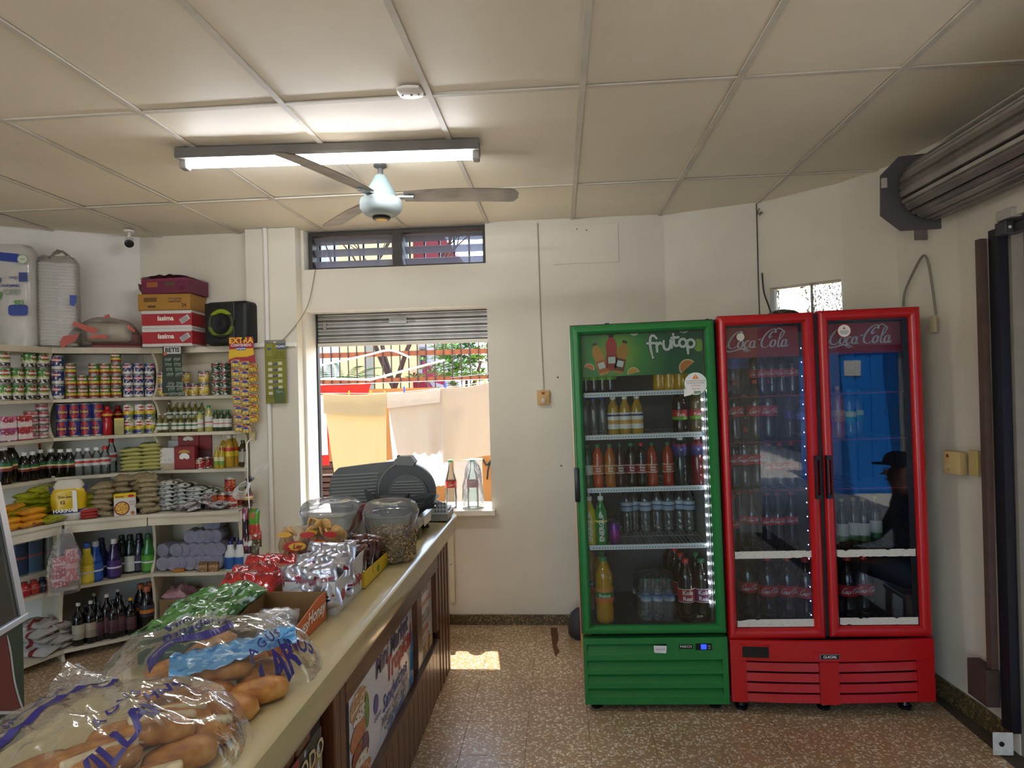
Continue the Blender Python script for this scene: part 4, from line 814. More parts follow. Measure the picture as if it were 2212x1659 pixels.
rrow(4, [(1821, bg, 'beer_bottle', 'dark green beer bottle', 0), (1846, bg, 'beer_bottle', 'dark green beer bottle', .02), (1867, bg, 'beer_bottle', 'dark green beer bottle', 0), (1893, bg, 'beer_bottle', 'dark green beer bottle', .06)], Rr)
rrow(5, [(1834, C2, cb, 'big cola bottle', 0), (1868, C2, cb, 'big cola bottle', .02)], Rr)
# clutter on top of the red cooler
tp = thing('black_bag', 'crumpled black plastic bag on top of the red cooler', 'bag', onY(1690, 683, 3.75)); 
def crump(w, d, h, s): return lambda u, v: ((u-.5)*w+.01*wob((u*5, v*5, s)), (v-.5)*d, max(0, h*(1-(2*u-1)**4)*(1-(2*v-1)**4)*(1+.5*wob((u*4, v*4, s+3)))))
tp.location.z = 2.006; MB().grid(crump(.19, .25, .065, 1), 14, 14).obj('bag', BLACK, tp, smooth=60)
tp = thing('black_tray', 'flat black plastic panel lying on the red cooler', 'panel', onY(1880, 660, 3.75)); tp.location.z = 2.006
MB().prism([(-.13, 0), (-.05, .028), (.12, .042), (.12, 0)], -.1, .12, 'y').obj('panel', BLACK, tp); MB().tube([(.12, 0, .03), (.17, 0, .03), (.21, 0, .008), (.3, 0, .004)], .006, 6).obj('cable', BLACK, tp, smooth=60)
tp = thing('black_wedge', 'black plastic flap sticking up between the coolers', 'flap', (.74, 3.55, 1.987)); MB().prism([(-.06, 0), (.0, .02), (.055, .03), (.058, .022), (.01, .0)], -.05, .05, 'y').obj('flap', BLACK, tp)
# ================================================================ grocery shelves in the corner
SHC = M('#d3c9b2', .55, noise=.22, ns=3.2, bump=.1, bs=30, coords='World')
U = [(-3.50, 3.30), (-3.37, 4.08), (-2.88, 4.395), (-2.235, 4.455)]; LD = [(-3.30, 3.30), (-3.145, 3.875), (-2.735, 4.085), (-2.15, 4.195)]; LO = [(-3.38, 3.35), (-3.19, 3.91), (-2.805, 4.225), (-2.20, 4.27)]
BK = [(-4.02, 3.30), (-4.02, 3.90), (-3.52, 4.255), (-2.965, 4.565), (-2.235, 4.565)]
ZS = {'deck': 2.02, 's1': 1.672, 's2': 1.415, 's3': 1.15, 'ledge': .90, 'low': .47, 'bot': .075}
BAY = ('left', 'middle', 'right')
def bayback(i): return [BK[2], BK[1], BK[0]] if i == 0 else ([BK[3], BK[2]] if i == 1 else [BK[4], BK[3]])
def shrink(poly, t=.0015):
    c = Vector((sum(p[0] for p in poly)/len(poly), sum(p[1] for p in poly)/len(poly))); return [(p[0]+(c.x-p[0])*t, p[1]+(c.y-p[1])*t) for p in poly]
units = []
for i in range(3):
    u = thing('shelf_unit', ('cream wooden grocery shelves, bay beside the white display case', 'cream wooden grocery shelves, slanting middle bay with cans and jars', 'cream wooden grocery shelves, bay under the black speaker')[i], 'shelves', (0, 0, 0), group='bays of the corner grocery shelves'); units.append(u)
    for lv, F in (('deck', U), ('s1', U), ('s2', U), ('s3', U), ('ledge', LD), ('low', LO), ('bot', LO)):
        z = ZS[lv]; th = .04 if lv == 'deck' else .022
        MB().prism(shrink([F[i], F[i+1]]+bayback(i)), z-th, z).obj('shelf_board', SHC, u)
    # apron under the ledge
    a, b = Vector(LD[i]), Vector(LD[i+1]); d = (b-a).normalized(); n = Vector((-d.y, d.x))
    p = [a+d*.002+n*.012, b-d*.002+n*.012, b-d*.002+n*.032, a+d*.002+n*.032]; MB().prism([tuple(q) for q in p], .822, .8775).obj('apron', SHC, u)
    if i == 2: MB().prism([(-2.955, 4.568), (-2.24, 4.568), (-2.24, 4.576), (-2.955, 4.576)], .08, 1.97).obj('back_board', SHC, u)
def upright(i, u, fr_u, fr_l, bk):
    """side panel with a wavy front edge between shelves"""
    B = Vector(bk)
    def panel(F, z0, z1, dip, nm):
        A = Vector(F); L = (A-B).length; d = (A-B)/L; pts = [(0, z0), (0, z1)]; n = 12
        pr = [(L*(1-dip*sin(pi*k/n)**.7 if 0 < k < n else 1)-.006, z1-(z1-z0)*k/n) for k in range(n+1)]
        pts = [(0, z0)]+list(reversed(pr))+[(0, z1)]; nx = Vector((-d.y, d.x))*.009; V = []
        for s in (-1, 1): V += [(B.x+d.x*q[0]+nx.x*s, B.y+d.y*q[0]+nx.y*s, q[1]) for q in pts]
        k = len(pts); MB().add(V, [tuple(range(k)), tuple(reversed(range(k, 2*k)))]+[(j, k+j, k+(j+1) % k, (j+1) % k) for j in range(k)]).obj(nm, SHC, u)
    zs = [ZS['s3'], ZS['s2'], ZS['s1'], ZS['deck']]
    for a, b in zip(zs, zs[1:]): panel(fr_u, a+.001, b-(.041 if b > 2 else .023), .30, 'upright')
    panel(fr_u, .901, ZS['s3']-.023, .30, 'upright'); panel(fr_l, ZS['low']+.001, .877, .16, 'upright'); panel(fr_l, .0, ZS['low']-.023, .10, 'upright')
upright(0, units[1], U[1], LO[1], (-3.575, 4.205)); upright(1, units[2], U[2], LO[2], (-2.865, 4.56)); upright(2, units[2], (-2.244, 4.45), (-2.212, 4.265), (-2.244, 4.56))
# ---------------------------------------------------------------- ways to place goods
def spot(i, lv, px, dep, z=None):
    F = {'ledge': LD, 'low': LO, 'bot': LO}.get(lv, U); a, b = Vector(F[i]), Vector(F[i+1]); d = (b-a).normalized(); n = Vector((-d.y, d.x))*dep
    p = onL(px, 900, a+n, b+n); return Vector((p.x, p.y, ZS[lv]+.0006 if z is None else z))
def face(i, lv='s1'):
    F = {'ledge': LD, 'low': LO, 'bot': LO}.get(lv, U); a, b = F[i], F[i+1]; return atan2(b[1]-a[1], b[0]-a[0])
_cc = {}
def can_kind(h, r, stops, logo=None, word=None, wc='#f2efe6', blot=None, seed=0., nseg=18, lz=.68, lh=.30, lw=1.7):
    k = (h, r, str(stops), logo, word, str(blot), seed)
    if k in _cc: return _cc[k]
    P = [('body', MB().lathe([(r*.9, 0), (r, .003), (r, .006), (r*.97, .0075), (r*.97, h-.0075), (r, h-.006), (r, h-.003), (r*.93, h), (r*.9, h-.003)], nseg).mesh('body', M('#b9b9b6', .3, metal=.8), 40)),
         ('label', MB().lathe([(r*.978, .0078), (r*.978, h-.0078)], nseg, cap=False).mesh('label', bands(stops, .35, blot=blot, bscale=4.5, bth=.58, seed=seed), 60))]
    if logo:
        rr = r*.98+.0008; w = r*lw/2
        pt = ell(0, 0, w, h*lh/2, 16); V = [(rr*sin(x/rr), -rr*cos(x/rr), h*lz+z) for x, z in pt]+[(0, -rr-.0002, h*lz)]
        P.append(('logo', MB().add(V, [(q, (q+1) % 16, 16) for q in range(16)]).mesh('logo', M(logo, .4))))
    if word: P.append(('lettering', (text_mesh(word, r*.62, M(wc, .5), bend=r*.98+.0018, bold=.03, shear=.1), h*lz)))
    _cc[k] = P; return P
TIER = ('bottom', 'second', 'third', 'fourth', 'fifth', 'sixth', 'seventh')
def cans(kind, i, lv, cols, h, dep, desc, where, name='food_can', cat='can', grp=None):
    """columns of stacked cans: cols = [(px, tiers)]"""
    n = len(cols)
    for c, (px, t) in enumerate(cols):
        for k in range(t):
            p = spot(i, lv, px, dep); p.z += k*(h+.0006); o = face(i)+R.uniform(-.5, .5)
            pos = nth(c, n) if n > 1 else ''
            tier = '' if t == 1 else ('bottom' if k == 0 else 'top' if k == t-1 else TIER[k])
            lab = desc+', '+', '.join(x for x in (f'{tier} one' if tier else '', f'{pos} column' if pos else '', where) if x)
            place(name, kind, lab, cat, p, rz=o, group=grp or desc+'s')
FG = [(0, '#26221f'), (.16, '#3b3a30'), (.24, '#d9d6c4'), (.42, '#a8b83a'), (.50, '#4f8a34'), (.86, '#3c7a2c')]
kA = can_kind(.104, .0405, FG, '#b32025', 'Famosa', blot=['#e9e4d6'], seed=2.)
cans(kA, 0, 's1', [(8, 3), (36, 2), (64, 3), (93, 3)], .104, .07, 'green bean can', 'left bay upper shelf')
kB1 = can_kind(.080, .033, [(0, '#d8d6d2'), (.2, '#24346e'), (.85, '#2a3f86')], '#b32025', 'Famosa', blot=['#c9c6c0'], seed=5.); kB2 = can_kind(.080, .033, [(0, '#8a2b26'), (.22, '#d3bf4a'), (.45, '#4a8232'), (.88, '#3d7329')], '#b32025', 'Famosa', blot=['#c9582a'], seed=1.)
cans(can_kind(.098, .036, [(0, '#d8d6d2'), (.2, '#24346e'), (.85, '#2a3f86')], '#b32025', 'Famosa', blot=['#c9c6c0'], seed=4.), 1, 's1', [(127, 3)], .098, .06, 'tall blue fish can', 'middle bay upper shelf')
cans(kB2, 1, 's1', [(155, 3), (180, 2), (205, 3), (229, 3), (253, 4)], .080, .06, 'small green vegetable can', 'middle bay upper shelf')
cans(kB1, 1, 's1', [(278, 3), (301, 3), (325, 3)], .080, .06, 'small blue fish can', 'middle bay upper shelf')
kC = can_kind(.088, .036, [(0, '#c8a53a'), (.3, '#e0c95c'), (.62, '#d9b23c'), (.9, '#2a3f86')], '#b32025', 'Famosa', blot=['#efe9d0'], seed=3.)
cans(kC, 2, 's1', [(354, 2), (402, 2), (419, 1), (442, 2)], .088, .07, 'yellow corn can', 'right bay upper shelf')
kC2 = can_kind(.058, .036, [(0, '#1d3a2a'), (.4, '#2c5a3c'), (.8, '#1c2f24')], '#a63a32', None, blot=['#d8d4c4'], seed=8.)
cans(kC2, 2, 's1', [(470, 4), (488, 4)], .058, .09, 'flat dark green can', 'right bay upper shelf')
# second shelf
cans(can_kind(.046, .040, [(0, '#d8c6c8'), (.35, '#b02a3c'), (.85, '#8c2030')], '#d9d2cc', None, blot=['#e9dcd8'], seed=6.), 0, 's2', [(66, 4), (91, 6)], .046, .09, 'flat red and white fish can', 'left bay second shelf')
kT = can_kind(.112, .0385, [(0, '#27306e'), (.5, '#2c387c')], '#a8282a', 'Deise', '#e8b82c', seed=9., lz=.5, lh=.86, lw=1.5)
cans(kT, 1, 's2', [(135, 2), (162, 2), (187, 2), (211, 2)], .112, .07, 'blue biscuit tin with red panel', 'middle bay second shelf', 'biscuit_tin', 'tin')
cans(can_kind(.105, .035, [(0, '#3a3a8a'), (.25, '#d8b93a'), (.55, '#dcd9d2'), (.75, '#dcd9d2')], '#b32025', 'Famosa', blot=['#8a9a3a'], seed=7.), 1, 's2', [(278, 2), (302, 2), (325, 2)], .105, .06, 'white and yellow pea can', 'middle bay second shelf')
KET = drink('#b01a1c', [(0, '#8c1216'), (.3, '#e0a83a'), (.6, '#a81a1e')], '#b01a1c', .20, .032, 'sport'); OIL = drink('#b8902a', [(0, '#d8c02c'), (.6, '#c23a2a')], '#e2dccb', .235, .036, 'jug'); VIN = bottle_kind('liquor', .135, .022, clear('#e6e3b0', 1, .08, haze=.35, hazec='#b9b46a'), M('#d8d4c6', .5), bands([(0, '#d8d6cc'), (.5, '#2f6a3c'), (.7, '#d8d6cc')], .5))
place('sauce_bottle', KET, 'red ketchup bottle beside the biscuit tins', 'bottle', spot(1, 's2', 232, .05), rz=face(1)); place('sauce_bottle', KET, 'red ketchup bottle further back behind the olive box', 'bottle', spot(1, 's2', 255, .15), rz=face(1))
PR = lambda w, d, h, mats, loc, rz, name, label, cat, r=.003, mi=None, group=None: tag(MB().rbox(-w/2, w/2, -d/2, d/2, 0, h, r).obj(name, mats, None, None, loc, rz), label, cat, group)
def pbox(name, label, cat, w, d, h, loc, rz, stops, axis=2, blot=None, seed=0., word=None, wc='#f2efe6', ws=.03, wpos=(0, .6), shear=0., group=None, rough=.5, bold=.03, bsc=4.):
    t = thing(name, label, cat, loc, rz, group); b = MB().rbox(-w/2, w/2, -d/2, d/2, 0, h, .0025).obj('carton', bands(stops, rough, axis, blot, bsc, .6, seed=seed), t)
    if word: text(word, t, (wpos[0]*w, -d/2-.0012, wpos[1]*h), ws, M(wc, .5), bold=bold, shear=shear)
    return t
pbox('olive_box', 'small olive green carton in front of the ketchup', 'carton', .058, .03, .115, spot(1, 's2', 257, .03), face(1), [(0, '#a59b5c'), (.5, '#b5ac6a'), (.85, '#d8c85a')])
for k, (px, t, c) in enumerate(((15, 0, '#a05a8c'), (49, 0, '#c24a5c'), (14, 1, '#d87aa0'), (48, 1, '#c2463c'))):
    pbox('gelatin_box', ('purple gelatin box, lower left of the pink stack', 'red gelatin box, lower right of the pink stack', 'pink gelatin box, upper left of the stack', 'cherry gelatin box, upper right of the stack')[k], 'box', .092, .05, .078, spot(0, 's2', px, .05)+Vector((0, 0, t*.0785)), face(0), [(0, c), (.10, '#e6d8d8'), (.45, '#e6c8c8'), (.6, c)], blot=['#f0e6e4'], seed=k, word='Gel', wc='#9c2430', ws=.045, wpos=(-.1, .7), group='gelatin boxes')
for r_, (dep, z, xs) in enumerate(((.05, 0, (345, 357, 377, 391, 407, 421)), (.14, .075, (354, 366, 380, 394, 408, 422, 436)))):
    for k, px in enumerate(xs):
        p = spot(2, 's2', px, dep); p.z += z
        place('vinegar_bottle', VIN, f'small pale vinegar bottle, {nth(k, len(xs))} of the {("front", "raised back")[r_]} row', 'bottle', p, group='vinegar bottles on the right bay second shelf')
PR(.34, .09, .074, SHC, spot(2, 's2', 395, .145), face(2), 'shelf_riser', 'wooden riser under the back row of vinegar bottles', 'riser')
for k, (px, dep, c) in enumerate(((432, .07, '#b9b46a'), (451, .05, '#b8b468'), (466, .08, '#3d4a30'), (478, .08, '#3d4a30'), (492, .08, '#3d4a30'))):
    place('vinegar_bottle', bottle_kind('juice', .185 if k == 1 else .15, .027, M(c, .15, coat=.4), GRNCAP, bands([(0, '#d8d6cc'), (.4, '#c24a3a'), (.5, '#d8d6cc')], .5)), ('vinegar bottle with green cap behind the row', 'tall pale vinegar bottle with green cap and orange price tag', 'dark bottle right of the tall green-capped one', 'second dark bottle right of the green-capped one', 'dark bottle nearest the red sachet strip')[k], 'bottle', spot(2, 's2', px, dep))
# third shelf: sauces, vinegar, pasta, cartons
SOY = lambda h, r: bottle_kind('jug', h, r, M('#120c0a', .15, coat=.4), WCAP, bands([(0, '#7a2a20'), (.3, '#d8c48a'), (.5, '#2f6a3c'), (.8, '#1c3a2a')], .4))
for k, (i, px, h, r, dep) in enumerate(((0, 5, .24, .046, .05), (0, 22, .25, .046, .10), (0, 49, .185, .036, .05), (0, 68, .185, .036, .05), (0, 85, .19, .036, .07), (1, 108, .19, .036, .05), (1, 129, .185, .034, .04), (1, 148, .185, .034, .04))):
    place('soy_sauce_bottle', SOY(h, r), ('big dark sauce jug at the picture edge', 'big dark sauce jug behind the edge one', *[f'dark sauce bottle with white cap, {nth(q, 6)} of six' for q in range(6)])[k], 'bottle', spot(i, 's3', px, dep if i else dep+.01), rz=face(i), group='dark sauces on the third shelf')
VC = lambda cap, h: bottle_kind('jug', h, .033, CLEARB, cap, bands([(0, '#c8c4c0'), (.4, '#c23a34'), (.7, '#c8c4c0')], .4))
for k, (px, cap, h, dep) in enumerate(((168, WCAP, .185, .05), (187, WCAP, .185, .05), (207, WCAP, .185, .05), (225, REDCAP, .19, .04), (239, REDCAP, .235, .10))):
    place('vinegar_jar', VC(cap, h), (*[f'clear vinegar bottle with white cap, {nth(q, 3)} of three' for q in range(3)], 'short clear bottle with red cap', 'tall clear bottle with red cap behind the short one')[k], 'bottle', spot(1, 's3', px, dep), rz=face(1))
place('soy_sauce_bottle', bottle_kind('jug', .22, .036, M('#2a1a16', .2), REDCAP, None), 'red-capped dark bottle behind the white-capped sauces', 'bottle', spot(0, 's3', 88, .19))
_pk = {}
def pillow(w, l, t, mat, seed=0, nu=12, nv=14, wr=.12, crimp=.06):
    """stuffed bag lying flat: w along x, l along y, crimped ends"""
    k = (w, l, t, mat.name, seed)
    if k in _pk: return _pk[k]
    def f(u, v, s):
        e = min(1, min(v, 1-v)/crimp) if crimp else 1; p = (max(0, 1-abs(2*u-1)**2.6))**.5*(max(0, 1-abs(2*v-1)**4))**.5*(.15+.85*e)
        x = (u-.5)*w*(1-.05*(1-abs(2*v-1))); y = (v-.5)*l; h = t*.5*p*(1+wr*3*wob((u*4, v*5, seed+s)))
        return (x+wob((u*3, v*3, seed))*w*.04, y, t*.5+s*h+wob((u*2, v*2, seed+7))*t*.12*(1-p*.5))
    mb = MB().grid(lambda u, v: f(u, v, 1), nu, nv); mb.grid(lambda u, v: f(u, v, -1), nu, nv, flip=True)
    _pk[k] = mb.mesh('bag', mat, 70); return _pk[k]
def bag(name, label, cat, me, loc, rz=0, tilt=(0, 0), group=None, word=None):
    o = put(name, me, None, loc); o.rotation_euler = (tilt[0], tilt[1], rz); return tag(o, label, cat, group)
PAS = bands([(0, '#c4bd78'), (.10, '#5c8a34'), (.24, '#c9c27c'), (.34, '#4f7f2c'), (.88, '#c4bd78')], .35, 1, coat=.3)
pm = [pillow(.155, .20, .036, PAS, s) for s in range(3)]
for c in range(2):
    for k in range(6+c):
        p = spot(1, 's3', 284+c*41, .085); p.z += k*.0265; bag('pasta_bag', f'green and yellow pasta bag, {("left", "right")[c]} pile, {("bottom one", "second up", "third up", "fourth up", "fifth up", "sixth up", "top one")[k] if k < 6+c-1 else "top one"}', 'bag', pm[k % 3], p, face(1)+R.uniform(-.08, .08)+(0 if k % 2 else pi), group='pasta bags')
RB = [(0, '#7c1a1c'), (.1, '#8c2022'), (.9, '#7c1a1c')]
pbox('coffee_carton', 'white carton standing at the left of the dark red cartons', 'carton', .11, .05, .155, spot(2, 's3', 364, .04), face(2), [(0, '#b9a58c'), (.3, '#d9d4cc')], blot=['#c9b8a4'], seed=2.)
pbox('coffee_carton', 'grey-white carton tilted at the back behind the white one', 'carton', .09, .04, .20, spot(2, 's3', 375, .16), face(2)+.15, [(0, '#8f9aa4'), (.4, '#b9bcbc')])
for px, dep, z, w, h, l in ((400, .03, 0, .145, .165, 'dark red carton with white bull logo in front'), (408, .14, .0, .15, .145, 'dark red carton at the back below'), (409, .14, .1455, .15, .115, 'dark red carton stacked on the back one'), (445, .15, .13, .09, .12, 'narrow dark red carton beside the stacked one')):
    q = spot(2, 's3', px, dep); q.z += z; t = pbox('coffee_carton', l, 'carton', w, .05, h, q, face(2), RB)
    if w > .12:
        flat(ell(0, h*.55, w*.24, h*.16, 16, 0, pi)+[(-w*.24, h*.48), (-w*.10, h*.44), (0, h*.5), (w*.1, h*.44), (w*.24, h*.48)], WPRINT, t, 'printed_logo', -.0256); flat([(-w*.28, h*.72), (w*.28, h*.72), (w*.26, h*.80), (0, h*.86), (-w*.26, h*.80)], M('#b98a3a', .5), t, 'printed_ribbon', -.0256)
pbox('narrow_riser', 'brown carton under the narrow red carton', 'carton', .09, .05, .129, spot(2, 's3', 445, .15), face(2), [(0, '#4a1a1a')])
for k, px in enumerate((432, 446)): place('food_can', can_kind(.075, .036, [(0, '#a3242a'), (.5, '#8c1d22')], '#d8c9b0', None, seed=1., blot=['#d8c8b0']), ('red meat can in front of the dark red cartons', 'second red meat can further back beside it')[k], 'can', spot(2, 's3', px, .04+.05*k))
for k, (px, kd, dep) in enumerate(((466, 0, .04), (477, 0, .04), (484, 1, .15), (494, 1, .09), (505, 1, .13), (524, 2, .12), (535, 2, .10))):
    kk = (drink('#b8a02a', [(0, '#7a9a3a'), (.5, '#d8d0a0')], '#d8c23a', .16, .019, 'liquor'), OIL, drink('#4a3a1c', [(0, '#b8b0a0')], '#1f5a3a', .19, .034, 'juice'))[kd]
    place('oil_bottle', kk, ('slim yellow oil bottle, left one of the pair', 'slim yellow oil bottle, right one of the pair', 'yellow oil jug with white cap, rearmost', 'yellow oil jug with white cap, front one', 'yellow oil jug with white cap, at the right', 'dark green-capped bottle near the shelf end', 'dark bottle at the very end of the third shelf')[k], 'bottle', spot(2, 's3', px, dep))
# ---------------------------------------------------------------- on the ledge
YB = bands([(0, '#9a9a1c'), (.25, '#b5b224'), (.8, '#8e921a')], .35, 1, ['#6d7a18'], 4., .6, coat=.4); OB = bands([(0, '#d08a1c'), (.3, '#e09a22'), (.85, '#c87a18')], .28, 0, ['#b5561c'], 3., .68, coat=.6)
ym = [pillow(.13, .16, .045, YB, s) for s in range(3)]; om = [pillow(.165, .075, .040, OB, s, 14, 8, crimp=0) for s in range(3)]
q = 0
for col, (i, px, dep, n) in enumerate(((0, 28, .16, 3), (0, 62, .24, 5), (0, 92, .22, 6), (1, 186, .17, 4), (0, 100, .06, 1))):
    for k in range(n):
        p = spot(i, 'ledge', px, dep); p.z += k*.034
        bag('noodle_bag', f'yellow noodle bag, {("pile by the display case", "tall left pile", "tall pile behind the flour", "pile right of the flour bag", "single bag beside the orange packs")[col]}'+('' if n == 1 else f', {TIER[k] if k < 3 and k < n-1 else ORD[k] if k < n-1 else "top"} one'), 'bag', ym[k % 3], p, face(i)+R.uniform(-.15, .15), (0, R.uniform(-.12, .12)), group='yellow noodle bags')
for k, (px, dep, z, dr) in enumerate(((60, .05, 0, 0), (64, .055, .036, .03), (62, .06, .072, -.04), (18, .06, 0, .1), (16, .07, .036, -.1), (10, .16, .06, .3), (26, .15, .10, .5))):
    p = spot(0, 'ledge', px, dep); p.z += z; o = bag('biscuit_pack', f'orange biscuit pack, {("lowest at the front", "second up at the front", "top one at the front", "lowest by the display case", "second up by the display case", "tilted one behind", "rearmost tilted one")[k]}', 'packet', om[k % 3], p, face(0)+dr, group='orange biscuit packs')
    if k == 0: text('Picos', o, (.01, -.0415, .018), .03, M('#8c2a14', .5), bold=.02, shear=.2)
# flour sack standing up
fs = thing('flour_bag', 'big yellow and white flour bag standing on the ledge', 'bag', spot(1, 'ledge', 146, .09), face(1))
def sack(w, d, h, seed, top=.35):
    def f(u, v):
        a = 2*pi*u; ex = 3.2; c, s = cos(a), sin(a); q = 1/(abs(c)**ex+abs(s)**ex)**(1/ex); tp = 1-.32*max(0, (v-.68)/.32)**1.5 if v < .98 else .62
        b = 1-.16*max(0, .12-v)/.12; bul = 1+.05*sin(pi*v); wr = 1+.05*wob((c*3, s*3, v*7+seed))
        return (w/2*q*c*tp*b*bul*wr, d/2*q*s*(tp if v < .75 else tp*(1-.5*(v-.75)/.25))*b*bul*wr, h*v)
    mb = MB().grid(f, 28, 20); o = len(mb.v)-29; mb.f.append(tuple(o+j for j in range(28))); mb.m.append(0); mb.f.append(tuple(reversed(range(28)))); mb.m.append(0); return mb
sack(.185, .12, .255, 1).obj('sack', bands([(0, '#d6d2c8'), (.10, '#d8d4ca'), (.17, '#23307a'), (.26, '#d9b51c'), (.78, '#d6cfc0')], .35, coat=.3), fs, smooth=60)
flat([(.025, .05), (.05, .05), (.046, .185), (.022, .19)], WPRINT, fs, 'white_strip', -.0665); text('12', fs, (-.03, -.0672, .115), .03, M('#5a3a14', .5), bold=.03); text('HARINA', fs, (-.025, -.0672, .062), .03, WHITE, bold=.03); text('Don Juan', fs, (-.015, -.0672, .15), .02, M('#4a3a14', .5), bold=.02)
for s in (-1, 1): MB().prism([(s*.055, .19), (s*.105, .225), (s*.10, .175), (s*.085, .165)], -.04, -.02, 'y').obj('corner_flap', M('#28204a', .4), fs)
for k in range(3):
    p = spot(1, 'ledge', 188, .04); p.z += k*.019; bag('sugar_packet', f'red and white sugar packet, {("bottom", "middle", "top")[k]} of the small pile', 'packet', pillow(.105, .09, .026, bands([(0, '#a83a3a'), (.35, '#d9c8c4'), (.8, '#8c3a4a')], .3, 1, seed=k), k), p, face(1)+.05*k, group='red and white sugar packets')
BN = M('#9c8c6a', .4, noise=.35, ns=60, bump=.3, bs=120, coat=.3); bm_ = [pillow(.125, .17, .05, BN, s, wr=.2) for s in range(3)]
for col, (px, dep, n) in enumerate(((226, .12, 6), (262, .17, 7), (315, .08, 7), (300, .20, 7))):
    for k in range(n):
        p = spot(1, 'ledge', px+R.uniform(-3, 3)-(8-k if col == 0 else 0), dep+.004*k); p.z += k*.033
        bag('lentil_bag', f'clear bag of brown lentils, {("left pile", "back pile behind the carton", "right pile", "rear right pile")[col]}, {"top" if k == n-1 else "bottom" if k == 0 else ORD[k]} one', 'bag', bm_[k % 3], p, face(1)+R.uniform(-.2, .2), (R.uniform(-.05, .1), .25-.06*k if col == 0 else R.uniform(-.08, .08)), group='lentil bags')
mg = pbox('couscous_box', 'white and yellow carton showing a pan of pasta on the ledge', 'carton', .125, .04, .145, spot(1, 'ledge', 266, .035), face(1)+.05, [(0, '#d8d4ce'), (.80, '#e2c022')])
flat(ell(-.018, .05, .044, .046, 20), M('#7a3022', .5), mg, 'printed_pan', -.0206); flat(ell(-.018, .05, .037, .039, 20), bands([(0, '#d8a23a')], .5, 2, ['#c07a2a', '#e6c878'], 7., .55), mg, 'printed_food', -.0213); flat(ell(.035, .127, .02, .009, 14), M('#b8261e', .5), mg, 'printed_badge', -.0206)
text('Bonita', mg, (-.03, -.0213, .127), .018, M('#8c2a1e', .5), bold=.02); text('Pasta\nCasera', mg, (.038, -.0213, .08), .016, M('#a0405a', .5), shear=.2); flat(ell(.042, .015, .012, .012, 12), M('#b0683a', .5), mg, 'printed_bowl', -.0206)
GB = bands([(0, '#c8cac4'), (.45, '#1d3a2c'), (.7, '#cfd0c8')], .3, 1, ['#24342c'], 4., .6, coat=.4); gm = [pillow(.13, .17, .036, GB, s) for s in range(3)]
for col, (px, dep, n) in enumerate(((362, .16, 7), (392, .22, 6), (425, .22, 5), (448, .26, 4))):
    for k in range(n):
        p = spot(2, 'ledge', px, dep); p.z += k*.027; bag('rice_bag', f'green and white rice bag, {ORD[col]} pile from the left, {"top" if k == n-1 else "bottom" if k == 0 else ORD[k]} one', 'bag', gm[k % 3], p, face(2)+R.uniform(-.12, .12), group='rice bags')
SV = bands([(0, '#b9b4b4'), (.5, '#c9c4c2')], .25, 1, ['#8c4a44', '#5c5a64'], 4., .64, coat=.6); sm = [pillow(.085, .12, .022, SV, s, 10, 10, .35) for s in range(4)]
for k in range(26):
    px = 378+R.random()*112; dep = .05+R.random()*.10; p = spot(2, 'ledge', px, dep); p.z += .012+max(0, .065-abs(px-440)*.0011)*R.random()
    bag('snack_sachet', 'small silvery snack sachet in the loose heap on the ledge', 'sachet', sm[k % 4], p, R.uniform(0, 6), (R.uniform(-.4, .4), R.uniform(-.4, .4)), group='loose heap of silvery sachets')
kR = can_kind(.098, .036, [(0, '#8c1d20'), (.5, '#a3262a'), (.8, '#7a181c')], '#c9582e', None, seed=2., blot=['#c9882e'])
for k, (px, dep, z) in enumerate(((458, .15, 0), (478, .13, 0), (499, .11, 0), (494, .17, .0985), (514, .17, 0))): place('tomato_can', kR, f'red tomato can near the shelf end, {("leftmost", "second", "front right", "topmost stacked", "rear right")[k]}', 'can', spot(2, 'ledge', px, dep, ZS['ledge']+.0006+z), rz=R.random(), group='red tomato cans')
place('olive_jar', drink('#3a1c14', [(0, '#c9a05a'), (.4, '#e0d6b0'), (.7, '#a33a2a')], '#2a1614', .135, .034, 'jug'), 'dark jar with gold label at the end of the ledge', 'jar', spot(2, 'ledge', 531, .15))
# ---------------------------------------------------------------- under the ledge
DET = lambda c, l, cap: drink(c, [(0, l), (.5, '#d8d8e0'), (.6, l)], cap, .26, .042, 'bleach', rough=.2)
for k, (i, px, dep, c, l, cap, d) in enumerate(((1, 200, .05, '#1d4a9c', '#2a5ab0', '#c9ccd2', 'blue detergent bottle with white cap'), (1, 240, .06, '#2c1c4a', '#4a2f6e', '#d8d6d2', 'purple detergent bottle with white cap'), (1, 181, .03, '#c8b51c', '#e0cc4a', '#2a5ab0', 'yellow detergent bottle behind the hanging bag'), (1, 257, .15, '#16281e', '#2c4a34', '#1c2a22', 'dark green detergent bottle, left of the dark ones'), (1, 275, .13, '#16281e', '#c9d0c4', '#1c2a22', 'dark green detergent bottle with pale label'), (1, 213, .14, '#182a5a', '#2a3a7a', '#20264a', 'dark blue bottle behind the blue detergent'), (1, 295, .12, '#1e1a2a', '#3a3448', '#1c1824', 'dark purple bottle beside the green floor cleaner'), (1, 314, .07, '#2c7a2c', '#5aa03a', '#1c4a2c', 'bright green floor cleaner bottle at the bay end'))):
    place('detergent_bottle', DET(c, l, cap), d, 'bottle', spot(i, 'low', px, dep), rz=face(i))
for k, (px, c, d) in enumerate(((45, '#a8242a', 'red jar, left one of three small jars'), (65, '#a33026', 'red jar, middle one of three small jars'), (84, '#1c2634', 'dark blue jar beside the red ones'))): place('polish_jar', drink(c, [(0, c), (.5, '#c9c0b8'), (.6, c)], '#7a1a1c' if k < 2 else '#1a2230', .085, .036, 'jug'), d, 'jar', spot(0, 'low', px, .06))
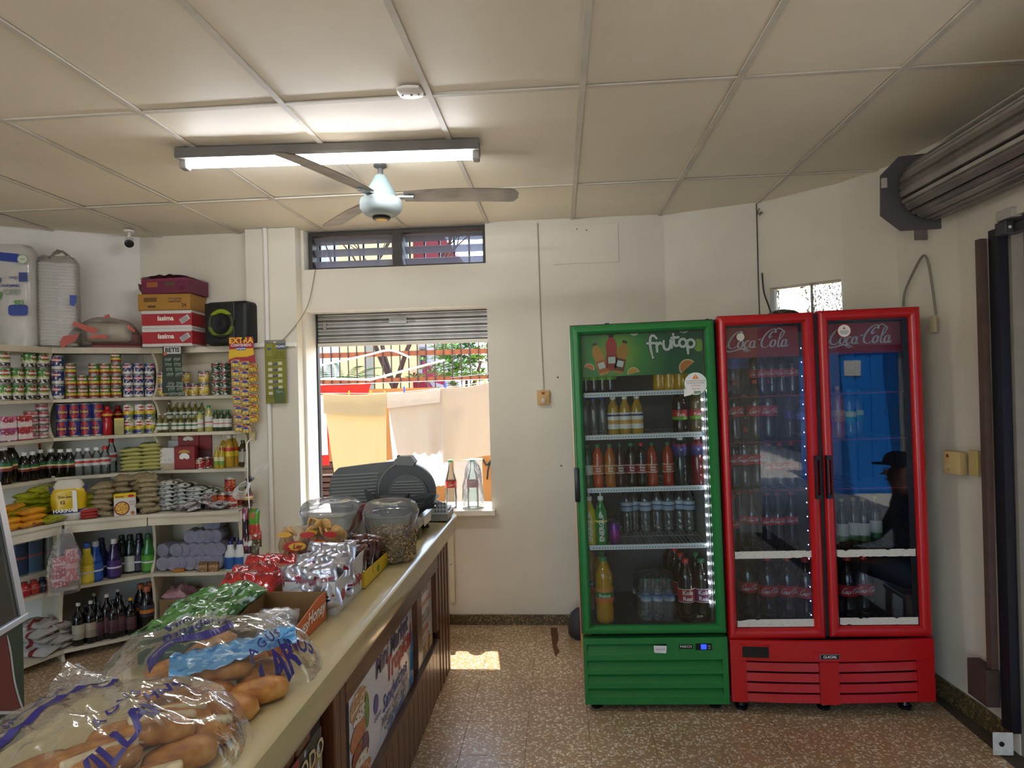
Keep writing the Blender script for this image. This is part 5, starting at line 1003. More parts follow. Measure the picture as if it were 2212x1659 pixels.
for k, (px, c) in enumerate(((30, '#2c3c54'), (62, '#3a5068'), (104, '#6a6a58'))): place('paint_tin', can_kind(.21, .062, [(0, c), (.5, '#8a4a44'), (.58, c)], None), f'large dusty tin at the back of the lower left shelf, {nth(k, 3)}', 'tin', spot(0, 'low', px, .21)+Vector((0, 0, .10)))
PR(.36, .14, .099, SHC, spot(0, 'low', 66, .21), face(0), 'shelf_riser', 'low wooden step under the dusty tins', 'riser')
TR = M('#9896a8', .5, noise=.2, ns=30); roll = MB().lathe([(.018, -.05), (.046, -.052), (.05, -.045), (.05, .045), (.046, .052), (.018, .05)], 16).xf(Matrix.Rotation(pi/2, 4, 'X')).mesh('roll', TR, 40); n = 0
for row, (z, xs) in enumerate(((0, (354, 374, 392, 411, 430, 449, 468)), (.095, (356, 383, 399, 417, 436, 455, 472)), (.19, (412, 431, 449, 467)), (.285, (452, 466)))):
    for k, px in enumerate(xs):
        p = spot(2, 'low', px, .09+.03*row); p.z += .052+z*.88; o = put('paper_roll', roll, None, p, face(2)+R.uniform(-.2, .2)); tag(o, f'lilac wrapped paper roll, {nth(k, len(xs))}, {("bottom", "second", "third", "top")[row]} row of the pile', 'paper roll', 'pile of wrapped paper rolls')
for k, px in enumerate((434, 456)): pbox('soap_block', f'tan wrapped soap block, {("left", "right")[k]} one of the pair', 'soap', .062, .05, .062, spot(2, 'low', px, .03), face(2), [(0, '#8c6a44'), (.4, '#a8865a'), (.7, '#7a5a38')], blot=['#c9a878'])
PR(.075, .04, .022, M('#b5731c', .4), spot(2, 'low', 380, .03), face(2)+.1, 'soap_bar', 'orange soap bar lying before the paper rolls', 'soap')
for k, (px, dep) in enumerate(((492, .05), (512, .05), (497, .14), (514, .14))): place('bleach_bottle', bottle_kind('bleach', .20, .040, M('#d9dad8', .35), M('#20286a', .4), bands([(0, '#2a5a9c'), (.9, '#3a6ab0')], .4), None), f'white bleach bottle with blue cap, {("front left", "front right", "rear left", "rear right")[k]} of four', 'bottle', spot(2, 'low', px, dep))
# hanging bag of pink soap packs
hb = thing('hanging_bag', 'clear plastic bag of red and pink packs hanging from the ledge', 'bag', spot(0, 'ledge', 138, -.012, .86), face(1))
def hbf(u, v):
    a = 2*pi*u; w = .02+.07*min(1, v*2.2)**.8; return (w*cos(a)*(1+.1*wob((cos(a)*2, v*4, 1)))-.02*v, w*.55*sin(a)*(1+.15*wob((sin(a)*2, v*4, 5)))-.03, -.40*v)
MB().grid(hbf, 22, 18).obj('film', clear('#f3eeee', 1, .1, haze=.16, wrinkle=.5, ws=30), hb, smooth=60)
for k, (x, z, w, h, c, rz) in enumerate(((-.035, -.36, .09, .10, '#a8202c', .1), (-.03, -.26, .085, .09, '#b53040', -.1), (.03, -.33, .075, .20, '#c87078', .2))):
    MB().rbox(-w/2, w/2, -.02, .02, 0, h, .008).obj('soap_pack', bands([(0, c), (.4, '#d8b8b8'), (.55, c)], .4, blot=['#e0c8c8'], seed=k), hb, loc=(x, -.03, z), rz=rz)
# bottom shelf: wine bottles, bags, boxes
WB = lambda h, r, lab, cap: drink('#0c0a0c', lab, cap, h, r, 'liquor', rough=.12)
labs = ([(0, '#9c9484'), (.4, '#b0a894')], [(0, '#8c8070'), (.5, '#a39682')], [(0, '#4a2c34'), (.5, '#5c3a40')]); n = 0
for k, (px, dep, li, cap, h) in enumerate(((160, .05, 0, '#d0ccc0', .27), (176, .10, 2, '#4a3c3c', .24), (187, .05, 1, '#d0ccc0', .27), (204, .06, 2, '#33404a', .25), (222, .07, 2, '#d0ccc0', .29), (236, .05, 2, '#2c2c30', .25), (251, .06, 2, '#1d1d22', .27), (273, .06, 2, '#c9a51c', .24), (196, .16, 2, '#8a7a5a', .29), (246, .16, 2, '#c9bfa8', .29))):
    place('wine_bottle', WB(h, .036, labs[li], cap), f'dark wine bottle on the bottom shelf, {nth(k, 8) if k < 8 else ("left", "right")[k-8]+" one at the back"}', 'bottle', spot(1, 'bot', px, dep), rz=face(1), group='wine bottles on the bottom shelf')
for k, (px, dep) in enumerate(((309, .06), (296, .15), (316, .16))): place('wine_jug', drink('#0d0a0a', [(0, '#2a2a3a'), (.3, '#c9762a'), (.6, '#3a3a48')], '#a8623a', .30, .048, 'jug'), ('big dark jug with orange label at the right of the bottles', 'big dark jug behind the front one', 'big dark jug in the corner behind')[k], 'bottle', spot(1, 'bot', px, dep))
SGB = bands([(0, '#b9b4ae'), (.4, '#8c2a30'), (.55, '#c4beb8')], .4, 1, ['#7a2228'], 3., .62); sg_ = [pillow(.16, .22, .05, SGB, s, wr=.25) for s in range(3)]
for k in range(9):
    p = spot(0, 'bot', 74+(k % 2)*36, .10+.03*(k % 3)); p.z += (k//2)*.036; bag('sugar_bag', f'white and red sugar bag heaped on the bottom left shelf, {ORD[k]} from the bottom', 'bag', sg_[k % 3], p, face(0)+R.uniform(-.3, .3), (R.uniform(-.1, .1), R.uniform(-.15, .15)), group='heap of sugar bags')
cb_ = thing('cardboard_box', 'open brown cardboard box with pink bag on the bottom shelf', 'box', spot(2, 'bot', 380, .14), face(2)-.1)
mb = MB(); mb.box(-.09, .09, -.09, .09, 0, .004); [mb.box(*b) for b in ((-.09, .09, -.093, -.089, 0, .20), (-.09, .09, .089, .093, 0, .22), (-.093, -.089, -.09, .09, 0, .20), (.089, .093, -.09, .09, 0, .20))]
mb.obj('carton', M('#8a6f4a', .7, noise=.15), cb_); flat([(-.03, .05), (.05, .05), (.05, .09), (-.03, .09)], M('#8c3a2a', .6), cb_, 'printed_panel', -.0936); flat([(-.02, .13), (.02, .13), (.02, .15), (.035, .15), (0, .175), (-.035, .15), (-.02, .15)], M('#4a3a28', .6), cb_, 'printed_arrow', -.0936)
o = bag('pink_bag', 'crumpled pink plastic bag in the open cardboard box', 'bag', pillow(.17, .17, .09, M('#b58a94', .35, noise=.2, ns=30), 4, wr=.4), spot(2, 'bot', 380, .14)+Vector((0, 0, .165)))
for k, px in enumerate((444, 462, 482, 500)): place('water_bottle', clearb([(0, '#b9b9b4')], '#d8d6d0', .24, .036, 'water'), f'clear bottle in the dark corner of the bottom shelf, {nth(k, 4)}', 'bottle', spot(2, 'bot', px, .15))
# ================================================================ shop counter
CTOP = M('#bfae80', .22, noise=.10, ns=2.2, coat=.25, coords='World')
def wood(c1, c2, sc=(1.2, 1.2, 14.), rough=.38):
    k = ('W', c1, c2, sc)
    if k in _mc: return _mc[k]
    m = bpy.data.materials.new('wood'); m.use_nodes = True; N = m.node_tree.nodes; L = m.node_tree.links; b = N['Principled BSDF']
    g = N.new('ShaderNodeNewGeometry'); mp = N.new('ShaderNodeMapping'); mp.inputs['Scale'].default_value = sc; L.new(g.outputs['Position'], mp.inputs[0])
    t = N.new('ShaderNodeTexNoise'); t.inputs['Scale'].default_value = 6; t.inputs['Detail'].default_value = 6; t.inputs['Distortion'].default_value = .8; L.new(mp.outputs[0], t.inputs['Vector'])
    r = N.new('ShaderNodeValToRGB'); e = r.color_ramp.elements; e[0].position = .3; e[0].color = lin(c1); e[1].position = .72; e[1].color = lin(c2); L.new(t.outputs[0], r.inputs[0]); L.new(r.outputs[0], b.inputs['Base Color'])
    b.inputs['Roughness'].default_value = rough; b.inputs['Coat Weight'].default_value = .25; b.inputs['Coat Roughness'].default_value = .15; _mc[k] = m; return m
WDV = wood('#3f2415', '#7a4a2a', (10., 10., 1.)); WDH = wood('#3a2012', '#6e4226', (10., 1., 10.))
CZ_ = .917; ct = thing('shop_counter', 'long shop counter with beige top and brown wood front', 'counter', (0, 0, 0))
prof = [(-1.225, .917), (-1.225, .870), (-.70, .870), (-.70, .800), (-.668, .800), (-.654, .83), (-.648, .888), (-.652, .905), (-.668, .915), (-.70, .917)]
MB().prism([(x, z) for x, z in prof], .30, 3.94, 'y').obj('counter_top', CTOP, ct, smooth=35)
MB().box(-1.15, -.732, .40, 3.90, .02, .868).obj('carcass', M('#3a2416', .7), ct)
FX = -.695
def yb(y0, y1, z0, z1, x0, x1, nm, mt): return MB().rbox(x0, x1, y0, y1, z0, z1, .004, 1).obj(nm, mt, ct)
w = .0925; y = .42
while y < 3.895:   # upright boards of the front
    y1 = min(y+w, 3.905)
    if y > 3.50 or y1 < 1.80: yb(y+.001, y1-.001, .0, .799, -.731, FX-.006+(.004 if int(y/w) % 2 else 0), 'front_board', WDV)
    else: yb(y+.001, y1-.001, .0, .294, -.731, FX-.006, 'front_board', WDV)
    y = y1 if y1 < 3.5 or y1 > 3.9 else y1; w = .0925 if y < 3.49 else .045
for a in ((1.877, 1.925, .295, .799), (1.925, 1.975, .295, .799), (2.985, 3.085, .37, .699), (3.44, 3.499, .37, .699)): yb(*a, -.731, FX+.006, 'frame_stile', WDV)
yb(1.976, 3.499, .70, .799, -.731, FX+.008, 'frame_rail', WDH); yb(1.976, 3.499, .2955, .32, -.731, FX+.008, 'frame_rail', WDH); MB().box(-.731, -.715, 1.976, 3.44, .321, .699).obj('panel_back', M('#2c1a10', .7), ct)
MB().tube([(-.69, 3.87, .62), (-.68, 3.87, .62), (-.678, 3.885, .62), (-.682, 3.90, .62)], .003, 6).obj('hook', STEEL, ct)
# posters in the front panels
POST = M('#d9dadf', .25, coat=.3)
p1 = thing('poster', 'white poster with sandwich picture and shop name on the counter front', 'poster', (-.7135, 2.53, .51), pi/2); HW = .452
MB().rbox(-HW, HW, 0, .003, -.189, .187, .001, 1).obj('sheet', POST, p1)
def pr(poly, c, y, nm='printed_patch', par=p1, **k): return flat(poly, c if not isinstance(c, str) else M(c, .3), par, nm, y, **k)
def blob(cx, cz, rx, rz, seed, n=18, j=.18): return [(cx+rx*cos(a)*(1+j*wob((cos(a)*2, sin(a)*2, seed))), cz+rz*sin(a)*(1+j*wob((cos(a)*2, sin(a)*2, seed+9)))) for a in [2*pi*i/n for i in range(n)]]
for k, (cx, cz, rx, rz, c1, c2) in enumerate(((-.355, .10, .095, .05, '#b98a5c', '#e0d0b4'), (-.335, .05, .085, .03, '#e6dfcf', '#8c5a3a'), (-.365, .0, .088, .042, '#c07a4e', '#b56a42'), (-.27, .035, .025, .06, '#5c8a3a', '#7aa04a'), (-.36, -.06, .085, .035, '#9c2c26', '#5c8a3a'), (-.30, -.075, .04, .05, '#5a3a5c', '#7a4a6a'), (-.36, -.105, .09, .035, '#e2d8c6', '#a8784a'), (-.35, -.15, .10, .035, '#b5723e', '#d8b890'))):
    pr(blob(cx, cz, rx, rz, k), bands([(0, c1)], .3, 2, [c2], 6., .56, seed=k), -.001-.0008*k, 'printed_sandwich')
pr([(.36, -.187), (HW, -.187), (HW, .02), (.43, .06), (.40, -.05)], bands([(0, '#2a86c4'), (.6, '#5aa4d8')], .3), -.001, 'printed_blue')
text('Mini Market', p1, (.10, -.0022, .125), .115, M('#2c2a5c', .4), bold=.025, shear=.18, sx=.9); text('Tropical', p1, (.205, -.0022, .045), .125, M('#c23a34', .4), bold=.03, shear=.15)
o = pr(blob(-.155, .0, .03, .035, 3), '#3a3a8c', -.0016, 'printed_emblem'); text('Gente', o, (-.14, -.003, -.05), .035, M('#3a3a8c', .4), shear=.2)
text('Sandwiches', p1, (.13, -.0022, -.055), .085, M('#2e4a9c', .4), bold=.02, shear=.2); text('Jamon y Queso • Pierna', p1, (.12, -.0022, -.105), .052, M('#2a2c4a', .4), shear=.25, sx=.85); text('Completo • Pollo', p1, (.12, -.0022, -.138), .050, M('#2a2c4a', .4), shear=.25); text('Club Sandwich', p1, (.13, -.0022, -.170), .046, M('#2a6ab0', .4), bold=.015, shear=.25)
p2 = thing('poster', 'narrow white menu poster beside the far end of the counter', 'poster', (-.7135, 3.2625, .51), pi/2)
MB().rbox(-.173, .173, 0, .003, -.189, .187, .001, 1).obj('sheet', POST, p2)
for s, z, sz, c in (('CARNES', .15, .05, '#3a3a4a'), ('Hamburguesas', .09, .055, '#d0602e'), ('Jamon • Queso', .035, .038, '#3a3a4a'), ('Completa • Cubana', .005, .034, '#3a3a4a'), ('Bebidas', -.045, .055, '#c23a34'), ('Batidos • Cafe', -.09, .036, '#3a3a4a')): text(s, p2, (0, -.0022, z), sz, M(c, .4), shear=.15, sx=.85)
for k in range(6): pr(blob(-.10+.04*k, -.15+.01*(k % 2), .03, .028, k), ('#c98a3a', '#6a8a3a', '#b0532e', '#d8b05a', '#7a4a2a', '#c9a03a')[k], -.001-.0006*k, par=p2)
p0 = thing('poster', 'dark photo poster at the near end of the counter front', 'poster', (-.6935, 1.62, .60), pi/2)
MB().rbox(-.165, .165, 0, .003, -.28, .14, .001, 1).obj('sheet', bands([(0, '#2a3a6a'), (.55, '#24407a'), (.72, '#8a7a50'), (.85, '#2a2622')], .3, 2, ['#b8bcd0', '#8c2a2e'], 4., .6), p0); text('TODO', p0, (.07, -.002, .085), .07, M('#c9b88a', .4), bold=.02)
# ---------------------------------------------------------------- meat slicer
DG = M('#4e4e4b', .42, noise=.08, ns=12); DG2 = M('#3a3a39', .45)
sl_ = thing('meat_slicer', 'large dark grey meat slicer with ribbed plate on the counter', 'slicer', (-.88, 3.42, CZ_))
def lp(x, y): p = onY(x, y, 3.42); return (p.x+.88, p.z-CZ_)
pl_ = [lp(*q) for q in ((716, 1108), (710, 1075), (713, 1040), (720, 1022), (731, 1011), (800, 1002), (868, 995), (905, 1060), (820, 1105))]
b_ = MB().prism(pl_, .0, .03, 'y').obj('gauge_plate', DG, sl_)
for k in range(10):
    x0, z0 = lp(713, 1028+k*7.2); x1, z1 = lp(818-k*1.2, 1022+k*7.2); MB().tube([(x0+.006, -.001, z0), (x1, -.001, z1)], .0035, 6).obj('rib', M('#7c7c76', .35), b_)
cx, cz = lp(883, 1060)
sh_ = [(cx+.152*cos(a)*(1 if cos(a) < 0 else 1.0), cz+.152*sin(a)) for a in [radians(-35+d*250/30) for d in range(31)]]
b_ = MB().prism(sh_, -.045, -.012, 'y').obj('blade_guard', DG2, sl_)
MB().prism([(cx+.106*cos(a)+.008, cz+.106*sin(a)-.012) for a in [2*pi*i/36 for i in range(36)]], -.058, -.046, 'y').obj('blade_disc', DG, b_)
for k in range(9):
    zz = cz+.055-k*.0145; hw = sqrt(max(.0, .092**2-(zz-cz+.012)**2)); MB().tube([(cx+.008-hw, -.0595, zz), (cx+.008+hw, -.0595, zz+.003)], .0028, 6).obj('rib', M('#7c7c76', .35), b_)
# bright blade rim
arc = [(cx+.156*cos(a), -.030, cz+.156*sin(a)) for a in [radians(112+i*72/14) for i in range(15)]]; MB().tube(arc, .0035, 6).obj('blade_rim', M('#e9e2cf', .2, metal=.8), sl_, smooth=60)
t0 = [lp(*q) for q in ((855, 1001), (858, 991), (866, 984), (893, 983), (902, 996), (898, 1003))]; MB().prism(t0, -.06, .0, 'y').obj('sharpener_cover', M('#65655f', .45), sl_); _k = lp(864, 985); MB().lathe([(.008, -.006), (.010, .0), (.008, .007)], 10, (_k[0], -.03, _k[1])).obj('knob', BLACK, sl_, smooth=60)
td = [lp(*q) for q in ((797, 1053), (812, 1063), (830, 1079), (942, 1058), (944, 1063), (938, 1068), (820, 1090), (806, 1086))]; MB().prism(td, -.09, -.06, 'y').obj('carriage_tray', DG2, sl_)
bd = [lp(*q) for q in ((815, 1090), (930, 1068), (942, 1078), (905, 1100), (898, 1140), (800, 1140))]; MB().prism(bd, -.055, .10, 'y').obj('motor_body', DG2, sl_)
a0 = [lp(*q) for q in ((900, 1098), (930, 1084), (950, 1079), (953, 1083), (950, 1089), (930, 1092), (905, 1112))]; MB().prism(a0, -.11, -.085, 'y').obj('push_arm', BLACK, sl_); _k = lp(949, 1084); MB().lathe([(.005, -.004), (.005, .004)], 10).xf(Matrix.Translation((_k[0], -.112, _k[1])) @ Matrix.Rotation(pi/2, 4, 'X')).obj('arm_screw', WHITE, sl_)
MB().prism([(-.26, .0+.03), (.115, .03), (.155, .06), (.155, .095), (.10, .115), (-.26, .115)], -.20, .16, 'y').obj('base', M('#b9b7ae', .35, metal=.5), sl_); MB().rbox(-.06, .08, -.15, .12, .1155, .22, .01).obj('pedestal', DG2, sl_)
MB().rbox(.1555, .1575, -.08, .1, .045, .09, .001).obj('rating_label', WHITE, sl_)
for x in (-.20, .12):
    for yy in (-.17, .12): MB().lathe([(.024, 0), (.02, .012), (.016, .0295)], 12, (x, yy, 0)).obj('foot', BLACK, sl_)
sc_ = thing('price_scale', 'silver price scale with keypad behind the slicer', 'scale', (-.775, 3.76, CZ_))
MB().rbox(-.15, .12, -.11, .11, .008, .05, .008).obj('body', M('#8f8f8d', .4, metal=.4), sc_); MB().rbox(-.14, .11, -.10, .10, .055, .066, .005).obj('pan', STEEL, sc_); MB().lathe([(.03, .048), (.03, .056)], 12).obj('pan_post', STEEL, sc_)
kp = MB().prism([(.02, .05), (.128, .05), (.118, .105), (.03, .15)], -.114, -.108, 'y').obj('keypad', M('#c9c9c4', .4), sc_)
for i in range(4):
    for j in range(3): MB().rbox(.045+i*.018, .058+i*.018, -.1155, -.1145, .058+j*.022, .074+j*.022, .001).obj('key', M('#6c7480', .5), kp)
for x in (-.13, .10):
    for yy in (-.09, .09): MB().lathe([(.012, 0), (.012, .008)], 8, (x, yy, 0)).obj('foot', BLACK, sc_)
# ---------------------------------------------------------------- lidded plastic tubs
TUB = clear('#f6f7f6', .9, .08, haze=.14, hazec='#d8d8d4', ior=1.35, amt=.6); TUBL = clear('#f4f5f7', .95, .06, haze=.22, hazec='#cfd2d8', ior=1.4, amt=.7)
def tub(name, label, loc, r, h, fill, fillname, fl, rot=0):
    t = thing(name, label, 'tub', loc, rot); rb = r*.83
    MB().lathe([(rb*.93, .0), (rb, .004), (rb+(r-rb)*.5, h*.5), (r*.985, h-.01), (r*.965, h-.01), (rb*.975, .008), (rb*.9, .006)], 36).obj('wall', TUB, t, smooth=40)
    MB().lathe([(r, h-.012), (r*1.04, h-.008), (r*1.04, h+.004), (r, h+.008)], 36, cap=False).obj('rim', TUBL, t, smooth=40)
    ld = MB().lathe([(r*1.02, h+.005), (r*1.0, h+.016), (r*.93, h+.035), (r*.78, h+.046), (r*.70, h+.045), (r*.45, h+.050), (r*.43, h+.044), (r*.1, h+.043)], 36, cap=False).obj('lid', TUBL, t, smooth=35)
    for k in range(12):
        a = 2*pi*k/12; MB().tube([(r*1.0*cos(a), r*1.0*sin(a), h+.0165), (r*.935*cos(a), r*.935*sin(a), h+.0355), (r*.78*cos(a), r*.78*sin(a), h+.047)], .0012, 4).obj('lid_rib', TUBL, ld)
    MB().tube([(r*1.05*cos(a), r*1.05*sin(a)*.35-.0, h-.004-.13*sin(pi*k/16)**1.0) for k, a in enumerate([pi+.2+(pi-.4)*q/16 for q in range(17)])], .004, 8).obj('handle', M('#c9ccca', .4), t, smooth=60)
    f = fill(rb*.95, h*fl); f.parent = t; f.name = fillname; return t
def cereal(rad, top):
    rr = random.Random(5); mb = MB(); n = 0
    mb.lathe([(rad*.96, .008), (rad*1.05, top*.6), (rad*1.08, top-.02)], 24)
    for k in range(1100):
        a = rr.random()*2*pi; onr = k < 800
        if onr: z = .012+rr.random()*(top-.016); q = (rad*(.985+.12*z/max(top, .01)))
        else: z = top-.012+rr.random()*.012; q = rad*1.05*sqrt(rr.random())
        c = Vector((q*cos(a), q*sin(a), z)); s = .010+.008*rr.random(); ax = Vector((rr.uniform(-1, 1), rr.uniform(-1, 1), rr.uniform(-1, 1))).normalized(); u = ax.orthogonal().normalized(); v = ax.cross(u)
        V = [c+u*s*cos(t)+v*s*.8*sin(t)+ax*.003*cos(2*t) for t in [2*pi*i/6 for i in range(6)]]; mb.add(V, [tuple(range(6))])
    o = mb.obj('cereal', bands([(0, '#a8834c')], .6, 2, ['#c9a870', '#8a6434', '#d8bd8c'], 18., .55)); o['kind'] = 'stuff'; return o
def candy(rad, top):
    rr = random.Random(6); mb = MB(); mb.lathe([(rad*.97, .008), (rad*1.04, top-.015)], 24)
    for k in range(420):
        a = rr.random()*2*pi; z, q = (.012+rr.random()*(top-.016), rad*1.0) if k < 300 else (top-.010+rr.random()*.01, rad*sqrt(rr.random()))
        bm = bmesh.new(); bmesh.ops.create_icosphere(bm, subdivisions=1, radius=.009); bmesh.ops.translate(bm, verts=bm.verts[:], vec=(q*cos(a), q*sin(a), z)); mb.bm(bm)
    o = mb.obj('candies', M('#2e2a44', .4, noise=.4, ns=60)); o['kind'] = 'stuff'; return o
tub('cereal_tub', 'clear lidded tub half full of pale cereal flakes', (-.775, 2.88, CZ_), .122, .215, cereal, 'cereal', .62)
t_ = tub('candy_tub', 'clear lidded tub with dark candies and red scoop', (-1.065, 2.93, CZ_), .138, .215, candy, 'candies', .46, .4)
MB().prism([(-.012, 0), (.012, 0), (.02, .19), (.0, .22), (-.02, .19)], -.003, .003, 'y').xf(Matrix.Translation((.05, -.03, .05)) @ Matrix.Rotation(.5, 4, 'Y')).obj('scoop', M('#a3202a', .3), t_)
# ---------------------------------------------------------------- boxes of snacks
def tray(name, label, x0, x1, y0, y1, hb, hf, outm, inm, group=None):
    """open display carton, higher at the back than at the front"""
    t = thing(name, label, 'box', ((x0+x1)/2, (y0+y1)/2, CZ_)); w, d = (x1-x0)/2, (y1-y0)/2; th = .003
    MB().box(-w, w, -d, d, 0, th).obj('base', inm, t)
    MB().box(-w, w, -d, -d+th, th, hf).obj('front_wall', [outm], t); MB().box(-w, w, d-th, d, th, hb).obj('back_wall', [inm], t)
    sd = [(-d+th, th), (d-th, th), (d-th, hb), (d-.07, hb), (-d+.06, hf), (-d+th, hf)]
    for s in (-1, 1): x = s*w; MB().prism(sd, min(x, x-s*th), max(x, x-s*th), 'x').obj('side_wall', [outm if s > 0 else inm], t)
    return t
CARD = M('#8a6b42', .75, noise=.1, ns=20)
WBX = M('#c9c6c2', .5); cbx = tray('chips_box', 'white chips carton packed with silver bags on the counter', -.955, -.778, 2.155, 2.51, .14, .115, WBX, M('#b9b4ac', .6))
pr(blob(-.005, .075, .05, .018, 1, j=.1), '#9c2030', -.1778-.0005, par=cbx); text('MiniChips', cbx, (.005, -.1795, .075), .028, M('#241a24', .5), bold=.03); pr([(-.085, .05), (-.05, .056), (-.05, .060), (-.085, .054)], '#2a2a5c', -.1783, par=cbx); pr([(-.085, .04), (.06, .046), (.075, .04), (.06, .05), (-.085, .046)], '#b02030', -.1783, par=cbx)
text('MiniChips', cbx, (.0895, .02, .055), .05, M('#b02838', .5), rz=pi/2, bold=.03, shear=.2); pr2 = MB().prism([(p[0]+.0-.10, p[1]) for p in blob(0, .05, .022, .02, 2)], .0887, .0892, 'x').obj('printed_patch', M('#a82a34', .4), cbx)
SILV = bands([(0, '#b9b9c0'), (.16, '#2c2c54'), (.20, '#d6d6da'), (.24, '#a02834'), (.28, '#c4c4ca'), (.62, '#8c2434'), (.76, '#b9b9c0'), (.90, '#8f8f98')], .28, 1, ['#c9c9d0'], 3.4, .5, metal=.7); svm = [pillow(.10, .155, .05, SILV, s, wr=.34) for s in range(4)]
for k in range(9):
    r_, c_ = divmod(k, 3); x = -.925+.05*c_+.012*(r_ % 2); yy = 2.20+.10*r_
    o = bag('chips_bag', f'silver chips bag in the white carton, {("front", "middle", "back")[r_]} row, {("left", "centre", "right")[c_]}', 'bag', svm[k % 4], (x, yy, CZ_+.085+.012*r_), .15*(c_-1)+R.uniform(-.2, .2), (radians(70)+R.uniform(-.15, .15), R.uniform(-.25, .25)), group='silver chips bags in the white carton')
    if r_ == 0: text('MiniChips', o, (0, .02, .052), .022, M('#8c1c34', .4), rot=(-pi/2, 0, 0), bold=.03)
YBX = M('#d8b51c', .45); ybx = tray('chocolate_box', 'yellow open carton of brown chocolate pouches', -.905, -.766, 2.445, 2.775, .06, .065, YBX, M('#5a3a1c', .6))
BRW = bands([(0, '#3c1c12'), (.4, '#4e281a'), (.8, '#38190f')], .25, 2, ['#8f8ba6', '#7a5a4a'], 3.2, .63, coat=.5); brm = [pillow(.085, .13, .035, BRW, s, wr=.3) for s in range(3)]
for k in range(6):
    r_, c_ = divmod(k, 2); bag('chocolate_pouch', f'brown chocolate pouch in the yellow carton, {("front", "middle", "back")[r_]} row {("left", "right")[c_]}', 'pouch', brm[k % 3], (-.865+.062*c_, 2.50+.09*r_, CZ_+.09), R.uniform(-.3, .3), (radians(74)+R.uniform(-.1, .1), R.uniform(-.2, .2)), group='brown chocolate pouches')
pr2 = MB().prism([(p[0], p[1]) for p in blob(.02, .03, .02, .014, 4)], .0697, .0702, 'x').obj('printed_patch', M('#6a8a2a', .4), ybx)
OBX = M('#c9662a', .5); obx = tray('bun_box', 'low orange carton with one bun packet in it', -1.01, -.80, 1.78, 2.125, .092, .055, OBX, CARD)
text('Honey', obx, (.1062, .085, .05), .055, M('#efe6da', .5), rz=pi/2, bold=.02, shear=.25); text('VOLCANES', obx, (.1062, -.085, .035), .038, M('#efe6da', .5), rz=pi/2, bold=.03, shear=.1)
BUN = bands([(0, '#8f8f92'), (.5, '#a5a5a6')], .22, 1, ['#5e4a2a', '#34457e', '#2e2e36'], 2.6, .62, coat=.6); bp = bag('bun_packet', 'shiny grey and blue bun packet lying in the orange carton', 'packet', pillow(.13, .15, .06, BUN, 3, wr=.25), (-.90, 1.97, CZ_+.012), .35, (radians(14), 0)); text('SUMO', bp, (.005, -.045, .062), .036, M('#2c2a26', .5), rot=(-pi/2+.2, 0, 0))
REDB = bands([(0, '#9c141c'), (.4, '#b81c22'), (.8, '#8e1218')], .2, 1, ['#7a0c14'], 3., .62, coat=.8); rdm = [pillow(.095, .17, .055, REDB, s, wr=.3) for s in range(4)]
rbx = tray('candy_box', 'brown carton heaped with red glossy bags', -1.215, -1.02, 2.14, 2.52, .11, .07, CARD, CARD)
for k in range(9):
    r_, c_ = divmod(k, 3); bag('snack_bag', f'red glossy snack bag, {("front", "middle", "back")[r_]} row {("left", "centre", "right")[c_]} of the heap', 'bag', rdm[k % 4], (-1.19+.065*c_, 2.225+.10*r_, CZ_+.040+.006*r_+.012*(c_ % 2)), .25+R.uniform(-.25, .25), (radians(28)+R.uniform(-.1, .2), R.uniform(-.25, .25)), group='red snack bags')
GRB = bands([(0, '#3f6e34'), (.4, '#4c7e3c'), (.8, '#33602a')], .22, 0, ['#9fb4a4', '#234a24'], 4., .62, coat=.8); grm = [pillow(.075, .19, .04, GRB, s, wr=.35) for s in range(4)]
gbx = tray('greens_box', 'dark green carton of green snack bags behind the bread', -1.215, -1.015, 1.76, 2.115, .085, .095, M('#1d3a1e', .5), M('#4a5a34', .6))
for k in range(10):
    r_, c_ = divmod(k, 5); bag('green_bag', f'long green snack bag, {("front", "back")[r_]} row, {nth(c_, 5)}', 'bag', grm[k % 4], (-1.18+.034*c_, 1.86+.14*r_, CZ_+.065+.012*(c_ % 2)+.014*r_), R.uniform(-.35, .35)-.35, (radians(12)+R.uniform(-.1, .15), R.uniform(-.3, .3)), group='green snack bags')
